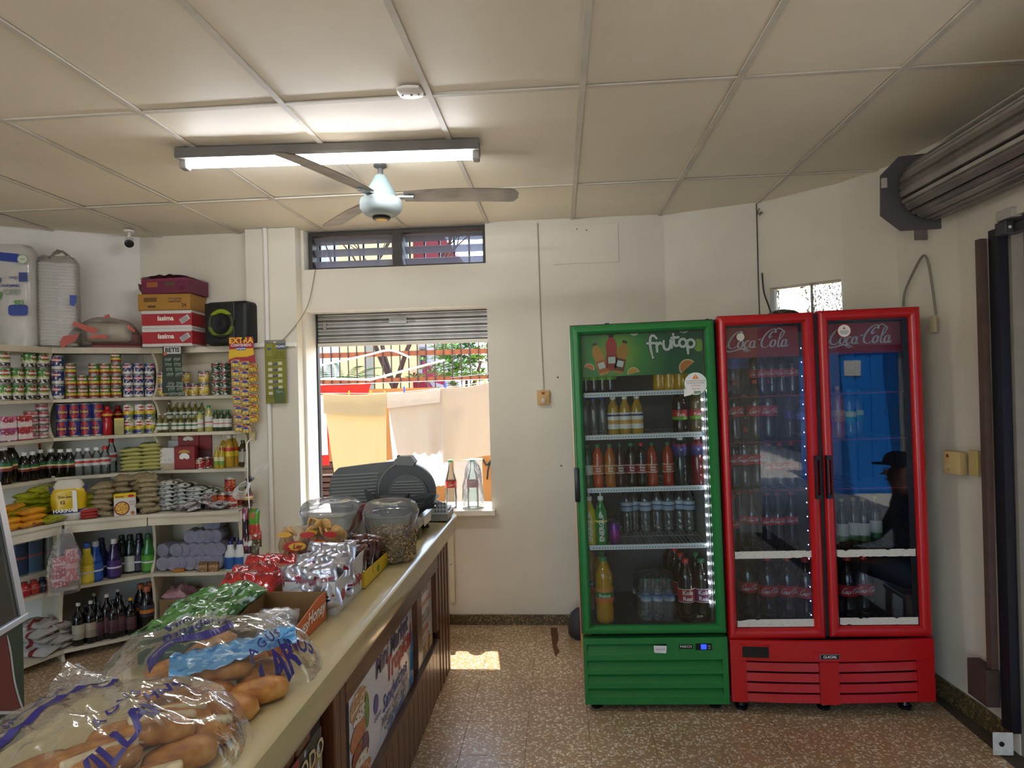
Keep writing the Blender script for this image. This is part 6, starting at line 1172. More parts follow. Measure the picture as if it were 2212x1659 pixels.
# bags of round crackers
for k, (x, yy, wdt, hgt) in enumerate(((-1.085, 2.61, .17, .21), (-.965, 2.63, .125, .20))):
    t = thing('cracker_bag', ('big clear bag of round crackers with red and yellow print', 'smaller clear bag of round crackers leaning on the candy tub')[k], 'bag', (x, yy, CZ_), .2-.4*k)
    def cb2(u, v, w=wdt, h=hgt, s=k):
        a = 2*pi*u; q = (1-abs(2*v-1)**3)**.5 if v > .5 else 1; b = 1+.12*wob((cos(a)*2, sin(a)*2, v*4+s)); return (w/2*cos(a)*b*(.75+.25*q), .055*sin(a)*b*max(.12, q), h*v)
    MB().grid(cb2, 26, 18).obj('film', clear('#f6f0e4', 1, .06, haze=.10, wrinkle=.4, ws=20, ior=1.35, amt=.5), t, smooth=70)
    ck = MB().lathe([(.004, 0), (.023, .0), (.0245, .004), (.02, .007), (.004, .0075)], 14).mesh('cracker', M('#d8aa66', .7, noise=.2, ns=60), 40); rr = random.Random(k)
    for j in range(44):
        z = .012+(j//6)*.028+rr.random()*.012; o = put('cracker', ck, t, (rr.uniform(-.38, .38)*wdt, rr.uniform(-.03, .03), z)); o.rotation_euler = (rr.uniform(.6, 2.4), rr.uniform(-.8, .8), rr.uniform(0, 3))
    for j, (px_, pz_, rx, rz, c) in enumerate(((-.01, .14, .045, .022, '#b8261e'), (0, .14, .034, .016, '#e0aa2a'), (.045, .10, .022, .012, '#b8261e'), (-.045, .05, .03, .013, '#b8261e'), (-.05, .19, .03, .010, '#d8a02a'), (.04, .185, .03, .012, '#b8261e'))): flat(blob(px_, pz_, rx, rz, j), M(c, .4), t, 'printed_badge', -.062-.0008*j)
    text('Ley', t, (.0, -.066, .14), .025, M('#a01c18', .4), bold=.04, shear=.2)
tag(MB().rbox(-.955, -.92, 3.0, 3.05, CZ_, CZ_+.075, .004).obj('green_carton', M('#1f4a34', .5)), 'small green carton between the two tubs', 'carton')
# ---------------------------------------------------------------- bread in clear bags
def bread():
    m = bpy.data.materials.new('bread_crust'); m.use_nodes = True; N = m.node_tree.nodes; L = m.node_tree.links; b = N['Principled BSDF']
    tc = N.new('ShaderNodeTexCoord'); t = N.new('ShaderNodeTexNoise'); t.inputs['Scale'].default_value = 22; t.inputs['Detail'].default_value = 6; L.new(tc.outputs['Object'], t.inputs['Vector'])
    r = N.new('ShaderNodeValToRGB'); e = r.color_ramp.elements; e[0].position = .30; e[0].color = lin('#8a5020'); e[1].position = .70; e[1].color = lin('#cf9850'); x = e.new(.5); x.color = lin('#b3742f')
    L.new(t.outputs[0], r.inputs[0]); L.new(r.outputs[0], b.inputs['Base Color']); b.inputs['Roughness'].default_value = .55
    bp = N.new('ShaderNodeBump'); bp.inputs['Strength'].default_value = .3; bp.inputs['Distance'].default_value = .006; L.new(t.outputs[0], bp.inputs['Height']); L.new(bp.outputs[0], b.inputs['Normal']); return m
BRD = bread()
CRU = M('#d0bc94', .8, noise=.2, ns=40, bump=.4, bs=90)
def rollmesh(seed, l=.075, w=.042, h=.036):
    mb = MB(); n = 18; m = 12
    def f(u, v):
        a = 2*pi*u; t = (v-.5)*2; e = (1-abs(t)**2.8)**.5 if abs(t) < 1 else 0; x = t*l; b = 1+.06*wob((t*2, cos(a), seed))
        y = w*e*cos(a)*b; z = h*e*sin(a)*b; z = z if z > -h*.55 else -h*.55
        if sin(a) > .85: z -= .006*e
        return (x, y, z+h*.55)
    return MB().grid(f, n, m).mesh('roll', BRD, 70)
rolls = [rollmesh(s) for s in range(4)]
class Film:
    """clear crumpled bag thrown over a heap: height field over an oval, reaching the counter all round"""
    def __init__(s, cx, cy, a, b, h, rz, seed): s.c = (cx, cy); s.a = a; s.b = b; s.h = h; s.rz = rz; s.seed = seed
    def z(s, x, y):
        ca, sa = cos(-s.rz), sin(-s.rz); dx, dy = x-s.c[0], y-s.c[1]; u = (dx*ca-dy*sa)/s.a; v = (dx*sa+dy*ca)/s.b; r = sqrt(u*u+v*v)
        base = s.h*max(0, 1-min(1, r)**3.2)**.6; n = (.5-abs(mnoise.noise(Vector((x*6+s.seed, y*9, 0)))))*.040+(.5-abs(mnoise.noise(Vector((x*17, y*23, s.seed)))))*.020
        return CZ_+.003+max(0, base*(1-.0)+(n-.018)*min(1, base/(.3*s.h)))
    def build(s, t, nm='film'):
        mb = MB(); nr, na = 44, 130; V = []
        for i in range(nr+1):
            r = i/nr
            for j in range(na):
                an = 2*pi*j/na; rr = r*(1+.05*wob((cos(an)*3, sin(an)*3, s.seed))*r); u, v = s.a*rr*cos(an), s.b*rr*sin(an); x = s.c[0]+u*cos(s.rz)-v*sin(s.rz); y = s.c[1]+u*sin(s.rz)+v*cos(s.rz); V.append((x, y, s.z(x, y)))
        F = [(i*na+j, i*na+(j+1) % na, (i+1)*na+(j+1) % na, (i+1)*na+j) for i in range(nr) for j in range(na)]
        return mb.add(V, F).obj(nm, clear('#f4f4f2', .9, .06, haze=.07, ior=1.35, wrinkle=.3, ws=14, hazec='#e9e6e0', amt=.4), t, smooth=80)
    def words(s, t, word, x, y, size, ang, mat, bold=.02, shear=0.):
        me = text_mesh(word, size, mat, bold=bold, shear=shear).copy()
        bm = bmesh.new(); bm.from_mesh(me); bmesh.ops.subdivide_edges(bm, edges=[e for e in bm.edges if e.calc_length() > size*.25], cuts=2, use_grid_fill=False); bmesh.ops.triangulate(bm, faces=bm.faces[:]); bm.to_mesh(me); bm.free()
        for v in me.vertices:
            X = x+v.co.x*cos(ang)-v.co.z*sin(ang); Y = y+v.co.x*sin(ang)+v.co.z*cos(ang); v.co = (X, Y, s.z(X, Y)+.0025)
        return put('lettering', me, t)
    def stroke(s, t, pts, w, mat):
        C = catmull([(p[0], p[1], 0) for p in pts], 10); V = []
        for i, c in enumerate(C):
            d = (C[min(i+1, len(C)-1)]-C[max(i-1, 0)]).normalized(); n = Vector((-d.y, d.x, 0))*w/2
            for q in (c+n, c-n): V.append((q.x, q.y, s.z(q.x, q.y)+.0022))
        return MB().add(V, [(2*i, 2*i+1, 2*i+3, 2*i+2) for i in range(len(C)-1)]).obj('printed_line', mat, t)
INK = M('#2a2468', .4)
f1 = Film(-.945, 1.675, .285, .170, .150, .18, 3.); b1 = thing('bread_bag', 'clear printed bag of bread rolls with a blue bag inside', 'bag', (0, 0, 0)); f1.build(b1)
f2 = Film(-.95, 1.285, .275, .205, .138, .35, 8.); b2 = thing('bread_bag', 'clear printed bag of bread rolls nearest the viewer', 'bag', (0, 0, 0)); f2.build(b2)
f1.words(b1, 'VILLAR', -.745, 1.575, .058, 1.15, INK, .03); f1.words(b1, 'A G U S', -.775, 1.625, .030, 1.2, INK); f1.words(b1, 'HNOS', -.715, 1.675, .034, .9, INK)
f1.stroke(b1, [(-1.03, 1.53), (-.98, 1.58), (-.93, 1.60), (-.87, 1.645)], .024, INK); f1.words(b1, 'Panaderia', -.97, 1.64, .040, .6, INK, .01); f1.words(b1, 'Villar', -1.02, 1.66, .040, .6, INK, .02)
f2.words(b2, 'VILLAR', -.85, 1.185, .060, 1.35, INK, .035); f2.words(b2, 'A G U S', -.905, 1.245, .032, 1.4, INK); f2.words(b2, 'HNOS', -.845, 1.325, .036, 1.05, INK)
f2.stroke(b2, [(-1.06, 1.06), (-1.07, 1.12), (-1.05, 1.20), (-1.035, 1.29), (-1.01, 1.36)], .018, INK); f2.stroke(b2, [(-1.01, 1.36), (-.985, 1.365), (-.975, 1.33), (-1.0, 1.30)], .012, INK); f2.words(b2, 'Av. Independencia', -1.085, 1.24, .026, 1.45, INK, .01)
def knot(t, x, y, rz, s):
    def f(u, v): a = 2*pi*u; w = (.012+.05*v**1.6)*(1+.3*wob((cos(a)*3, sin(a)*3, v*3+s))); return (-.03-.13*v, w*cos(a), max(.002, .03+w*.7*sin(a)))
    MB().grid(f, 22, 12).obj('bag_neck', clear('#f6f6f6', 1, .08, haze=.15, wrinkle=.5, ws=30, ior=1.35, amt=.5), t, smooth=80, loc=(x, y, CZ_), rz=rz)
knot(b1, -1.13, 1.60, .1, 2)
for k, (x, yy, z, rz, ry) in enumerate(((-.76, 1.555, 0, .7, 0), (-.80, 1.47, .0, .2, .1), (-.885, 1.53, .0, .1, 0), (-.99, 1.55, .0, .4, 0), (-.96, 1.70, .045, .75, -.3), (-.875, 1.60, .035, .3, 0), (-1.05, 1.67, 0, .9, 0), (-.80, 1.66, 0, 1.2, 0), (-.90, 1.74, 0, .2, 0))):
    o = put('bread_roll', rolls[k % 4], None, (x, yy, CZ_+.006+z)); o.rotation_euler = (0, ry, rz); tag(o, f'golden bread roll in the far bag, {("at the front right corner", "at the near right edge", "front centre", "front left", "raised on top at the back", "raised in the middle", "far left end", "back right", "back centre")[k]}', 'bread roll', 'bread rolls in the far bag')
for k, (x, yy, z, rz, ry) in enumerate(((-.80, 1.36, .0, .35, 0), (-.79, 1.27, .0, .75, 0), (-.85, 1.29, .045, .85, .25), (-.90, 1.19, .03, .9, 0), (-.98, 1.25, .0, .8, 0), (-.88, 1.40, .01, .3, 0), (-1.04, 1.20, 0, 1.0, 0), (-.80, 1.17, 0, .6, 0), (-.87, 1.10, .02, .9, 0), (-.96, 1.34, 0, .5, 0))):
    o = put('bread_roll', rolls[(k+1) % 4], None, (x, yy, CZ_+.006+z)); o.rotation_euler = (0, ry, rz); tag(o, f'bread roll in the nearest bag, {("back right corner", "right edge", "raised in the middle", "raised near the lettering", "left of centre", "at the back", "far left", "near right edge", "at the front", "back left")[k]}', 'bread roll', 'bread rolls in the nearest bag')
    if k in (0, 2, 3, 5, 7): MB().rbox(-.066, .066, -.012, .012, .034, .050, .006).obj('crumb_split', CRU, o, smooth=50, label='pale floury split along the top')
bb2 = thing('blue_bag', 'crumpled light blue printed plastic bag inside the far bread bag', 'bag', (-.86, 1.63, CZ_+.07), .5)
def blf(u, v): return ((u-.5)*.30, (v-.5)*.10*(1+.3*sin(u*5))+.02*wob((u*4, v*4, 2)), .03*sin(pi*v)*(1+.5*wob((u*7, v*4, 1)))+.03*u+.02*abs(wob((u*9, v*6, 5))))
MB().grid(blf, 26, 12).obj('film', bands([(0, '#5a9ccc')], .3, 0, ['#3a7ec0', '#9cc4dc'], 7., .58, coat=.6), bb2, smooth=70)
# ================================================================ on top of the shelves
def dspot(px, Y): p = onY(px, 745, Y); return Vector((p.x, Y, ZS['deck']+.0006))
def lobes(w, d, h, n, seed, top=1.):
    """upright plastic sleeve round n columns of cups"""
    def f(u, v):
        a = 2*pi*u; ex = 3.; c, s = cos(a), sin(a); q = 1/(abs(c)**ex+abs(s)**ex)**(1/ex); x = w/2*q*c; rip = 1+.10*abs(cos(pi*n*(x/w+.5)))*(1 if abs(s) > .5 else 0)
        b = 1+.03*wob((c*3, s*3, v*8+seed)); t = 1-.22*max(0, (v-.93)/.07); return (x*b*t, d/2*q*s*rip*b*t*.9, h*v+.012*wob((c*2, s*2, seed))*v)
    mb = MB().grid(f, 44, 22); o = len(mb.v)-45; mb.f.append(tuple(o+j for j in range(44))); mb.m.append(0); return mb
cpk = thing('plate_package', 'tall white plastic-wrapped package of foam ware with blue and green print', 'package', dspot(30, 4.02), .25)
PKW = M('#c9c6c0', .35, noise=.1, ns=6, coat=.4); lobes(.29, .17, .67, 2, 1).obj('wrapping', PKW, cpk, smooth=60)
BLP = M('#24409c', .35, coat=.3); GRP = M('#4f9a3a', .4); GPL = M('#9aa890', .4)
flat([(-.14, .565), (.085, .545), (.085, .60), (-.14, .62)], BLP, cpk, 'printed_band', -.094); flat(rrect(.02, .135, .20, .27, .02), BLP, cpk, 'printed_block', -.094); flat(rrect(-.14, -.02, .41, .45, .012), BLP, cpk, 'printed_block', -.094); flat(rrect(.085, .135, .42, .48, .004), M('#3c4a8c', .4), cpk, 'printed_block', -.094)
flat(ell(.11, .565, .032, .032, 20), GPL, cpk, 'printed_seal', -.0946); flat(ell(.11, .565, .026, .026, 20), M('#d6dccb', .4), cpk, 'printed_seal', -.0953); text('ok', cpk, (.11, -.0962, .565), .025, GRP, rot=(0, pi, 0))
flat([(-.14, .36), (-.06, .37), (-.015, .35), (-.02, .31), (-.06, .285), (-.10, .27), (-.11, .29), (-.14, .31)], GRP, cpk, 'printed_leaf', -.094)
text('BIO', cpk, (.04, -.0945, .355), .055, GPL, rot=(0, pi, 0), bold=.01); text('125', cpk, (.085, -.0945, .285), .045, GRP, rot=(0, pi, 0), bold=.03); text('TERMOPAC', cpk, (.035, -.0945, .395), .022, M('#2c3a8c', .4), rot=(0, pi, 0), bold=.03, shear=.2); text('Dixi', cpk, (.05, -.0945, .445), .025, M('#5a6aa0', .4), rot=(0, pi, 0), bold=.02)
for k in range(5): MB().box(-.138+k*.006, -.135+k*.006, -.0945, -.094, .475, .515).obj('barcode_bar', M('#3c4a8c', .5), cpk)
cst = thing('cup_sleeve', 'tall clear sleeve of stacked white plastic cups', 'package', dspot(128, 4.14), .45)
PLC = M('#f0efec', .3); pts = []
for k in range(26): z = .012+k*.0215; pts += [(.058, z), (.066, z+.014), (.058, z+.0205)]
cupm = MB().lathe(pts, 20).mesh('cup_stack', PLC, 30)
for x, y in ((-.05, .0), (.055, .015)): put('cup_stack', cupm, cst, (x, y, 0))
lobes(.25, .16, .61, 2, 4).obj('sleeve', clear('#f0efec', 1, .08, haze=.12, wrinkle=.4, ws=18, hazec='#e6e4e0', amt=.6), cst, smooth=60); flat([(.085, .28), (.11, .27), (.125, .30), (.125, .345), (.085, .345)], BLP, cst, 'printed_tag', -.09)
MB().grid(lambda u, v: ((u-.5)*.14+.02, (v-.5)*.05, .60+.05*sin(pi*u)*(1+.5*wob((u*5, v*3, 2)))+.012*wob((u*9, v*7, 1))), 16, 8).obj('gathered_top', clear('#d8d0c0', 1, .1, haze=.35, wrinkle=.5, ws=30, hazec='#b9ae9c', amt=.6), cst, smooth=70)
rbx2 = pbox('red_carton', 'flat dull red carton under the printed clear bag', 'carton', .30, .20, .095, dspot(255, 4.40), .55, [(0, '#8c3c3c'), (.9, '#a04848')], word='24', wc='#5c2424', ws=.04, wpos=(.3, .5)); flat([(-.03, .05), (.09, .05), (.09, .072), (-.03, .072)], M('#5a4a30', .5), rbx2, 'printed_panel', -.1006)
pbg = thing('printed_bag', 'crumpled clear bag with red printed panels beside the cup sleeve', 'bag', dspot(225, 4.28), .55)
def pbf(u, v): 
    a = 2*pi*u; e = (1-abs(2*v-1)**2.5)**.5; b = 1+.22*wob((cos(a)*2, sin(a)*2, v*3+2)); return ((v-.5)*.48, .10*e*cos(a)*b, .012+.10*e*(1+.95*sin(a))*b*(1-.35*max(0, .45-v)))
MB().grid(pbf, 26, 22).obj('film', clear('#f4f1ec', 1, .08, haze=.16, wrinkle=.5, ws=20, hazec='#d6d0c6', amt=.6), pbg, smooth=60); MB().rbox(-.10, .17, -.06, .06, .04, .17, .03).obj('paper_ware', M('#c9c4b8', .6, noise=.1), pbg, smooth=60)
for k, poly in enumerate((([(-.16, .17), (-.02, .12), (-.05, .085), (-.17, .145)]), ([(.0, .19), (.05, .205), (.04, .225), (.02, .215)]), ([(-.08, .06), (.03, .055), (.02, .085), (-.05, .08)]), ([(.15, .16), (.19, .12), (.19, .10), (.15, .13)]))): flat(poly, M('#b5452c', .4), pbg, 'printed_panel', -.112)
flat([(-.22, .07), (-.13, .085), (-.15, .04), (-.23, -.01), (-.24, .03)], M('#b04a3a', .45), pbg, 'red_flap', -.118)
# boxes
zz = 0
for k, (h, w) in enumerate(((.125, .345), (.125, .345))):
    t = pbox('pasta_carton', f'red and white carton with white lettering, {("lower", "upper")[k]} one of two', 'carton', w, .22, h, dspot(378, 4.43)+Vector((0, 0, zz)), .10, [(0, '#d4d0cc'), (.12, '#a8222a'), (.86, '#d4d0cc')], word='íssima', ws=.046, wpos=(-.02, .56)); zz += h+.0008
    mb = MB(); 
    for j in range(23): mb.prism(ell(-w/2+.012+j*.0146, h*.125, .0075, .006, 8), -.1116, -.1106, 'y'); mb.prism(ell(-w/2+.012+j*.0146, h*.855, .0075, .006, 8), -.1116, -.1106, 'y')
    o = mb.obj('scalloped_edge', M('#d4d0cc', .5), t); o['kind'] = 'stuff'
    c, s = cos(.55), sin(.55); st2 = flat([(w*.36+(x*c-y*s), h*.5+(x*s+y*c)) for x, y in ((-.034, -.018), (.034, -.018), (.034, .018), (-.034, .018))], M('#cfcdca', .5), t, 'shipping_label', -.1106)
    for j in range(5): flat([(w*.36+(x*c-y*s), h*.5+(x*s+y*c)) for x, y in ((-.028, -.013+j*.006), (.024, -.013+j*.006), (.024, -.010+j*.006), (-.028, -.010+j*.006))], M('#5a5a5e', .5), st2, 'label_line', -.1114)
t = pbox('candy_carton', 'tan brown carton marked 24 on the red cartons', 'carton', .365, .23, .115, dspot(375, 4.43)+Vector((0, 0, zz)), .07, [(0, '#9c6f24'), (.1, '#a87a2c')], word='24', wc='#5a3a14', ws=.035, wpos=(.38, .28)); zz += .1165
for a in ((-.14, -.05, .06, .09), (.03, .12, .055, .085), (-.11, -.06, .02, .035)): flat([(a[0], a[2]), (a[1], a[2]), (a[1], a[3]), (a[0], a[3])], M('#6e4a1c', .5), t, 'printed_panel', -.1156)
text('BOLO', t, (-.085, -.117, .028), .022, M('#5a3a14', .5)); text('ESPECIAL', t, (.075, -.117, .07), .022, M('#c9a45a', .5))
t = pbox('candy_carton', 'purple open carton wrapped in film on top of the pile', 'carton', .345, .25, .105, dspot(382, 4.43)+Vector((0, 0, zz)), -.03, [(0, '#6e2440'), (.8, '#7c2c4a')], word='24', wc='#4a1428', ws=.035, wpos=(.36, .3)); flat([(-.13, .045), (-.05, .045), (-.05, .08), (-.13, .08)], M('#a05a2c', .5), t, 'printed_panel', -.1256); flat([(.0, .05), (.08, .05), (.08, .075), (0, .075)], M('#5a4a34', .5), t, 'printed_panel', -.1256)
MB().grid(lambda u, v: ((u-.5)*.36, (v-.5)*.25, .106+.022*sin(pi*u)**.5*(1+.7*wob((u*9, v*5, 3)))), 22, 10).obj('film', clear('#e9c9cc', 1, .08, haze=.35, wrinkle=.6, ws=30, hazec='#a87a80'), t, smooth=60); MB().prism([(-.172, .04), (-.20, .075), (-.19, .03), (-.172, .01)], -.12, .12, 'y').obj('box_flap', M('#5a3038', .6), t)
# speaker
sp = thing('loudspeaker', 'black rounded loudspeaker with a green glow painted on its ring on the shelf top', 'speaker', dspot(494, 4.40), -.12)
MB().rbox(-.165, .165, -.03, .15, 0, .31, .035, 4).obj('cabinet', M('#101114', .55, bump=.1, bs=90), sp, smooth=40); MB().rbox(-.16, .075, -.038, -.02, .012, .298, .03, 4).obj('front_panel', M('#16171a', .4), sp, smooth=40)
def tor(R1, r, n=40): return MB().tube([(R1*cos(a), 0, R1*sin(a)) for a in [2*pi*i/n for i in range(n)]], r, 10, closed=True)
tor(.088, .017).xf(Matrix.Translation((-.03, -.037, .15))).obj('painted_glow_ring', bands([(0, '#1c2410'), (.12, '#5a6a14'), (.4, '#20280e'), (.55, '#2a3410'), (.80, '#8a9a1c')], .5), sp, smooth=60)  # the ring's glow is put into its green colour bands
MB().lathe([(.075, 0), (.07, .006), (.03, -.004), (.0, .001)], 32, cap=False).xf(Matrix.Translation((-.03, -.040, .15)) @ Matrix.Rotation(pi/2, 4, 'X')).obj('cone', M('#0c0c0e', .5), sp, smooth=40)
# ---------------------------------------------------------------- hanging product strips
bt = thing('spice_strip', 'dark green hanging card of small sachets on the shelf front', 'card', onY(374, 738, 4.34), .12)
def onlocal(px, py, Y, o): p = onY(px, py, Y); return p
MB().rbox(-.072, .062, -.002, 0, -.36, 0, .001, 1).xf(Matrix.Rotation(.03, 4, 'Y')).obj('card', M('#1d2c1c', .45), bt); flat(rrect(-.062, .052, -.085, -.035, .005), M('#d0cfc6', .5), bt, 'title_panel', -.0035); text('BETIS', bt, (-.005, -.0055, -.06), .042, M('#14181a', .5), bold=.03)
flat(ell(-.055, -.085, .012, .012, 12), M('#d05a2a', .5), bt, 'price_dot', -.0045)
for c in range(2):
    for k in range(7):
        z = -.125-k*.035-(.03 if k > 3 else 0); e = MB().rbox(-.024, .024, -.006, -.0005, -.014, .014, .002).obj('sachet', bands([(0, '#26402a'), (.5, '#5c6a58'), (.8, '#2a3a2a')], .35, blot=['#8a9a88'], seed=k), bt, loc=(-.035+.06*c+.004*k, -.002, z))
for k in range(2):
    for j in range(2): MB().rbox(-.028, .028, -.004, 0, -.012, .012, .001, 1).obj('sachet', bands([(0, '#1d241f'), (.5, '#a9aca6'), (.7, '#1d241f')], .4), bt, loc=(-.025+.06*j, -.003, -.315-.05*k))
ex = thing('seasoning_strip', 'red and yellow hanging rack of seasoning sachets at the shelf end', 'card', onY(521, 728, 4.36), .05)
MB().prism([(-.078, 0), (-.085, -.01), (-.085, -.10), (-.092, -.18), (.098, -.18), (.088, -.10), (.085, -.01), (.078, 0)], -.004, 0, 'y').obj('header_card', M('#a31a2c', .4), ex); flat([(-.088, -.13), (-.03, -.115), (.05, -.12), (.09, -.105), (.09, -.125), (.04, -.14), (-.04, -.14), (-.09, -.155)], M('#dcb31c', .4), ex, 'yellow_wave', -.0045)
flat([(-.086, -.085), (.086, -.08), (.087, -.125), (-.087, -.13)], M('#dcb31c', .4), ex, 'yellow_wave', -.0042)
text('EXTRA', ex, (0, -.0055, -.026), .055, M('#e8c02a', .4), bold=.03); text('CONTENIDO', ex, (0, -.0055, -.058), .024, WHITE, bold=.02); flat(rrect(-.035, .032, -.092, -.07, .004), M('#2c3c94', .4), ex, 'brand_patch', -.0052); text('completo', ex, (-.002, -.0065, -.081), .018, WHITE, bold=.02)
SAC = bands([(0, '#8a7a2c'), (.10, '#d0a92c'), (.45, '#b8963a'), (.78, '#b0202a')], .3, blot=['#8c6a2a', '#d8c47a'], bscale=4., coat=.5); sacm = MB().rbox(-.034, .034, -.008, 0, -.056, 0, .003).mesh('sachet', SAC)
for c in range(2):
    for k in range(8):
        e = put('sachet', sacm, ex, (-.04+.068*c+.003*k*(1-c)+R.uniform(-.003, .003), -.004-.003*(k % 2), -.155-.064*k-.012*c)); e.rotation_euler = (0, R.uniform(-.06, .06), 0); flat(ell(0, -.019, .022, .008, 12), M('#2c3c94', .4), e, 'brand_patch', -.0085)
for k in range(6): e = put('sachet', sacm, ex, (.075, .006, -.19-.07*k)); e.rotation_euler = (0, 0, .9)
fg = thing('oil_card', 'olive green hanging sachet card on the pillar', 'card', onY(594, 738, 4.435))
MB().rbox(-.076, .076, -.002, 0, -.435, -.012, .001, 1).obj('card', M('#7c7c1e', .45), fg); MB().rbox(-.076, .076, -.0018, -.0002, -.0115, .012, .001, 1).obj('hanger', clear('#e9e9e6', 1, .1, haze=.5, hazec='#b9b8b4'), fg); flat(rrect(.012, .074, -.055, -.015, .003), M('#4a5278', .4), fg, 'title_patch', -.0026); text('FIGARO', fg, (.043, -.0042, -.035), .021, WHITE, bold=.02); text('Aceites\nde Oliva\nExtra Virgen', fg, (.035, -.0032, -.095), .019, M('#4a4a14', .5))
MB().rbox(-.062, -.018, -.006, -.002, -.105, -.012, .002).obj('sachet', M('#8c8c2c', .4), fg); flat(ell(-.04, -.05, .016, .010, 12), M('#4a5278', .4), fg, 'sachet_badge', -.0066)
for k in range(6):
    for x in ((-.038, .034) if k < 5 else (-.038,)): MB().rbox(x-.015, x+.015, -.003, -.002, -.165-.042*k, -.143-.042*k, .001, 1).obj('price_square', M('#cfcbb0', .5), fg)
    if k < 5: flat([(-.018, -.170-.042*k), (.014, -.164-.042*k), (.014, -.150-.042*k), (-.018, -.156-.042*k)], M('#4a5278', .5), fg, 'brand_patch', -.0026)
MB().rbox(-.01, .066, -.008, -.002, -.43, -.33, .003).obj('sachet', M('#4a5c1a', .35), fg); text('21 sobres\npara aliñar', fg, (-.042, -.0032, -.385), .016, M('#4a4a14', .5)); text('Figaro', fg, (.03, -.0092, -.352), .02, M('#9aa0b8', .4), bold=.02)
MB().lathe([(.006, -.003), (.005, .004)], 10).xf(Matrix.Translation((0, -.004, -.004)) @ Matrix.Rotation(pi/2, 4, 'X')).obj('pin', WHITE, fg)
# cable bundle and wires at the shelf end
WC = M('#dedad2', .5); cbp = onY(540, 1035, 4.10)
cbn = thing('cable_bundle', 'bundle of white cable tied with black tape at the shelf end', 'cable', cbp)
for k in range(7):
    q = .62+.07*k; o_ = .006*(k-3)
    P = [(0, o_*.4, 0), (.035*q, o_, .028+.006*k), (.085*q, o_, .085*q), (.105*q, o_, .10*q), (.095*q, o_, .062*q), (.04, o_, .022), (0, o_*.4, 0), (-.04, o_, -.02-.004*k), (-.105*q, o_, -.06*q), (-.12*q, o_, -.115*q), (-.06*q, o_, -.125*q), (-.012, o_, -.05), (0, o_*.4, 0)]
    MB().tube(catmull(P, 5), .0030, 6).obj('cable_loop', WC, cbn, smooth=60)
MB().rbox(-.02, .02, -.02, .02, -.016, .016, .006).xf(Matrix.Rotation(-.7, 4, 'Y')).obj('tape', BLACK, cbn, smooth=40)
tag(MB().tube(catmull([onY(545, 945, 4.42), onY(533, 960, 4.10), onY(534, 990, 4.075), onY(536, 1060, 4.07), onY(541, 1130, 4.07), onY(544, 1200, 4.07)], 6), .0042, 6).obj('hanging_cable', WC, smooth=60), 'white cable hanging straight down beside the shelf end', 'cable')
bx_ = tag(MB().rbox(-.02, .02, -.012, .012, -.035, .02, .003).obj('junction_box', M('#cdbb8c', .5), loc=onY(545, 940, 4.43)), 'small cream junction box on the shelf end', 'box')
pn = thing('pouch_strip', 'hanging strip of green and pink drink pouches beside the counter', 'card', onY(545, 1092, 4.05))
for k, (x, z, w, h, st, bl) in enumerate(((.02, -.10, .075, .17, [(0, '#c23a2a'), (.4, '#5c9a2c'), (.85, '#3c7a24')], ['#d86a4a']), (.035, -.21, .07, .10, [(0, '#5a4a2a'), (.5, '#b03a2a')], ['#d8d0c0']), (-.035, -.13, .045, .24, [(0, '#4a2030'), (.3, '#2a1a20'), (.7, '#8c2a4a')], ['#d8c8cc']), (-.02, -.30, .06, .16, [(0, '#d8d4cc'), (.5, '#3a1a28'), (.8, '#c9c4bc')], ['#8c3a5a']), (.03, -.31, .055, .12, [(0, '#20242c'), (.5, '#5a4a3a')], ['#7a8a3a']))):
    put('pouch', pillow(w, h, .02, bands(st, .3, 1, bl, 3., .6, coat=.5), k+20, 8, 10), pn, mtx=Matrix.Translation((x, -.01-.004*k, z)) @ Matrix.Rotation(pi/2, 4, 'X'))
MB().tube([(0, 0, 0), (-.02, .10, .01), tuple(Vector((-2.16, 4.19, .895))-pn.location)], .003, 6).obj('hook', STEEL, pn)
# ---------------------------------------------------------------- display case at the left edge
dc = thing('display_case', 'glass display case on a dark green base at the picture edge', 'display case', (-2.30, 2.60, 0), radians(-76))
# local x runs towards the viewer along the visible side, the case lies on its -y side
DGR = M('#16341f', .45, noise=.12, ns=5); MB().rbox(0, 1.1, -.55, 0, 0, .738, .006).obj('base', DGR, dc); ALU = M('#c9ccd0', .35, metal=.4)
MB().rbox(-.012, 1.1, -.02, .015, .739, .768, .004).obj('bottom_rail', ALU, dc)
for y in (-.55, -.010): MB().prism([(.0, .768), (.04, .768), (.20, 1.35), (.16, 1.35)], y, y+.022, 'y').obj('corner_post', ALU, dc)
MB().rbox(.16, 1.1, -.55, .012, 1.351, 1.375, .004).obj('top_rail', ALU, dc); MB().prism([(.041, .77), (1.1, .77), (1.1, 1.349), (.201, 1.349)], 0, .004, 'y').obj('front_glass', clear('#dfe8e4', 1, .02, haze=.03), dc); MB().box(.10, 1.1, -.53, -.02, .99, .996).obj('glass_shelf', clear('#dfe8e4', 1, .02, haze=.05), dc)
MB().rbox(.045, 1.1, -.54, -.012, .769, .782, .002).obj('display_floor', M('#9aa39c', .5), dc); LNW = M('#b9bcb8', .5)
def dl(x, y):   # photo spot on the case side, in the side's own coordinates
    d = Vector((cos(radians(-76)), sin(radians(-76)))); p = onL(x, y, (-2.30, 2.60), (-2.30+d.x, 2.60+d.y)); return ((Vector((p.x, p.y))-Vector((-2.30, 2.60))).dot(d), p.z)
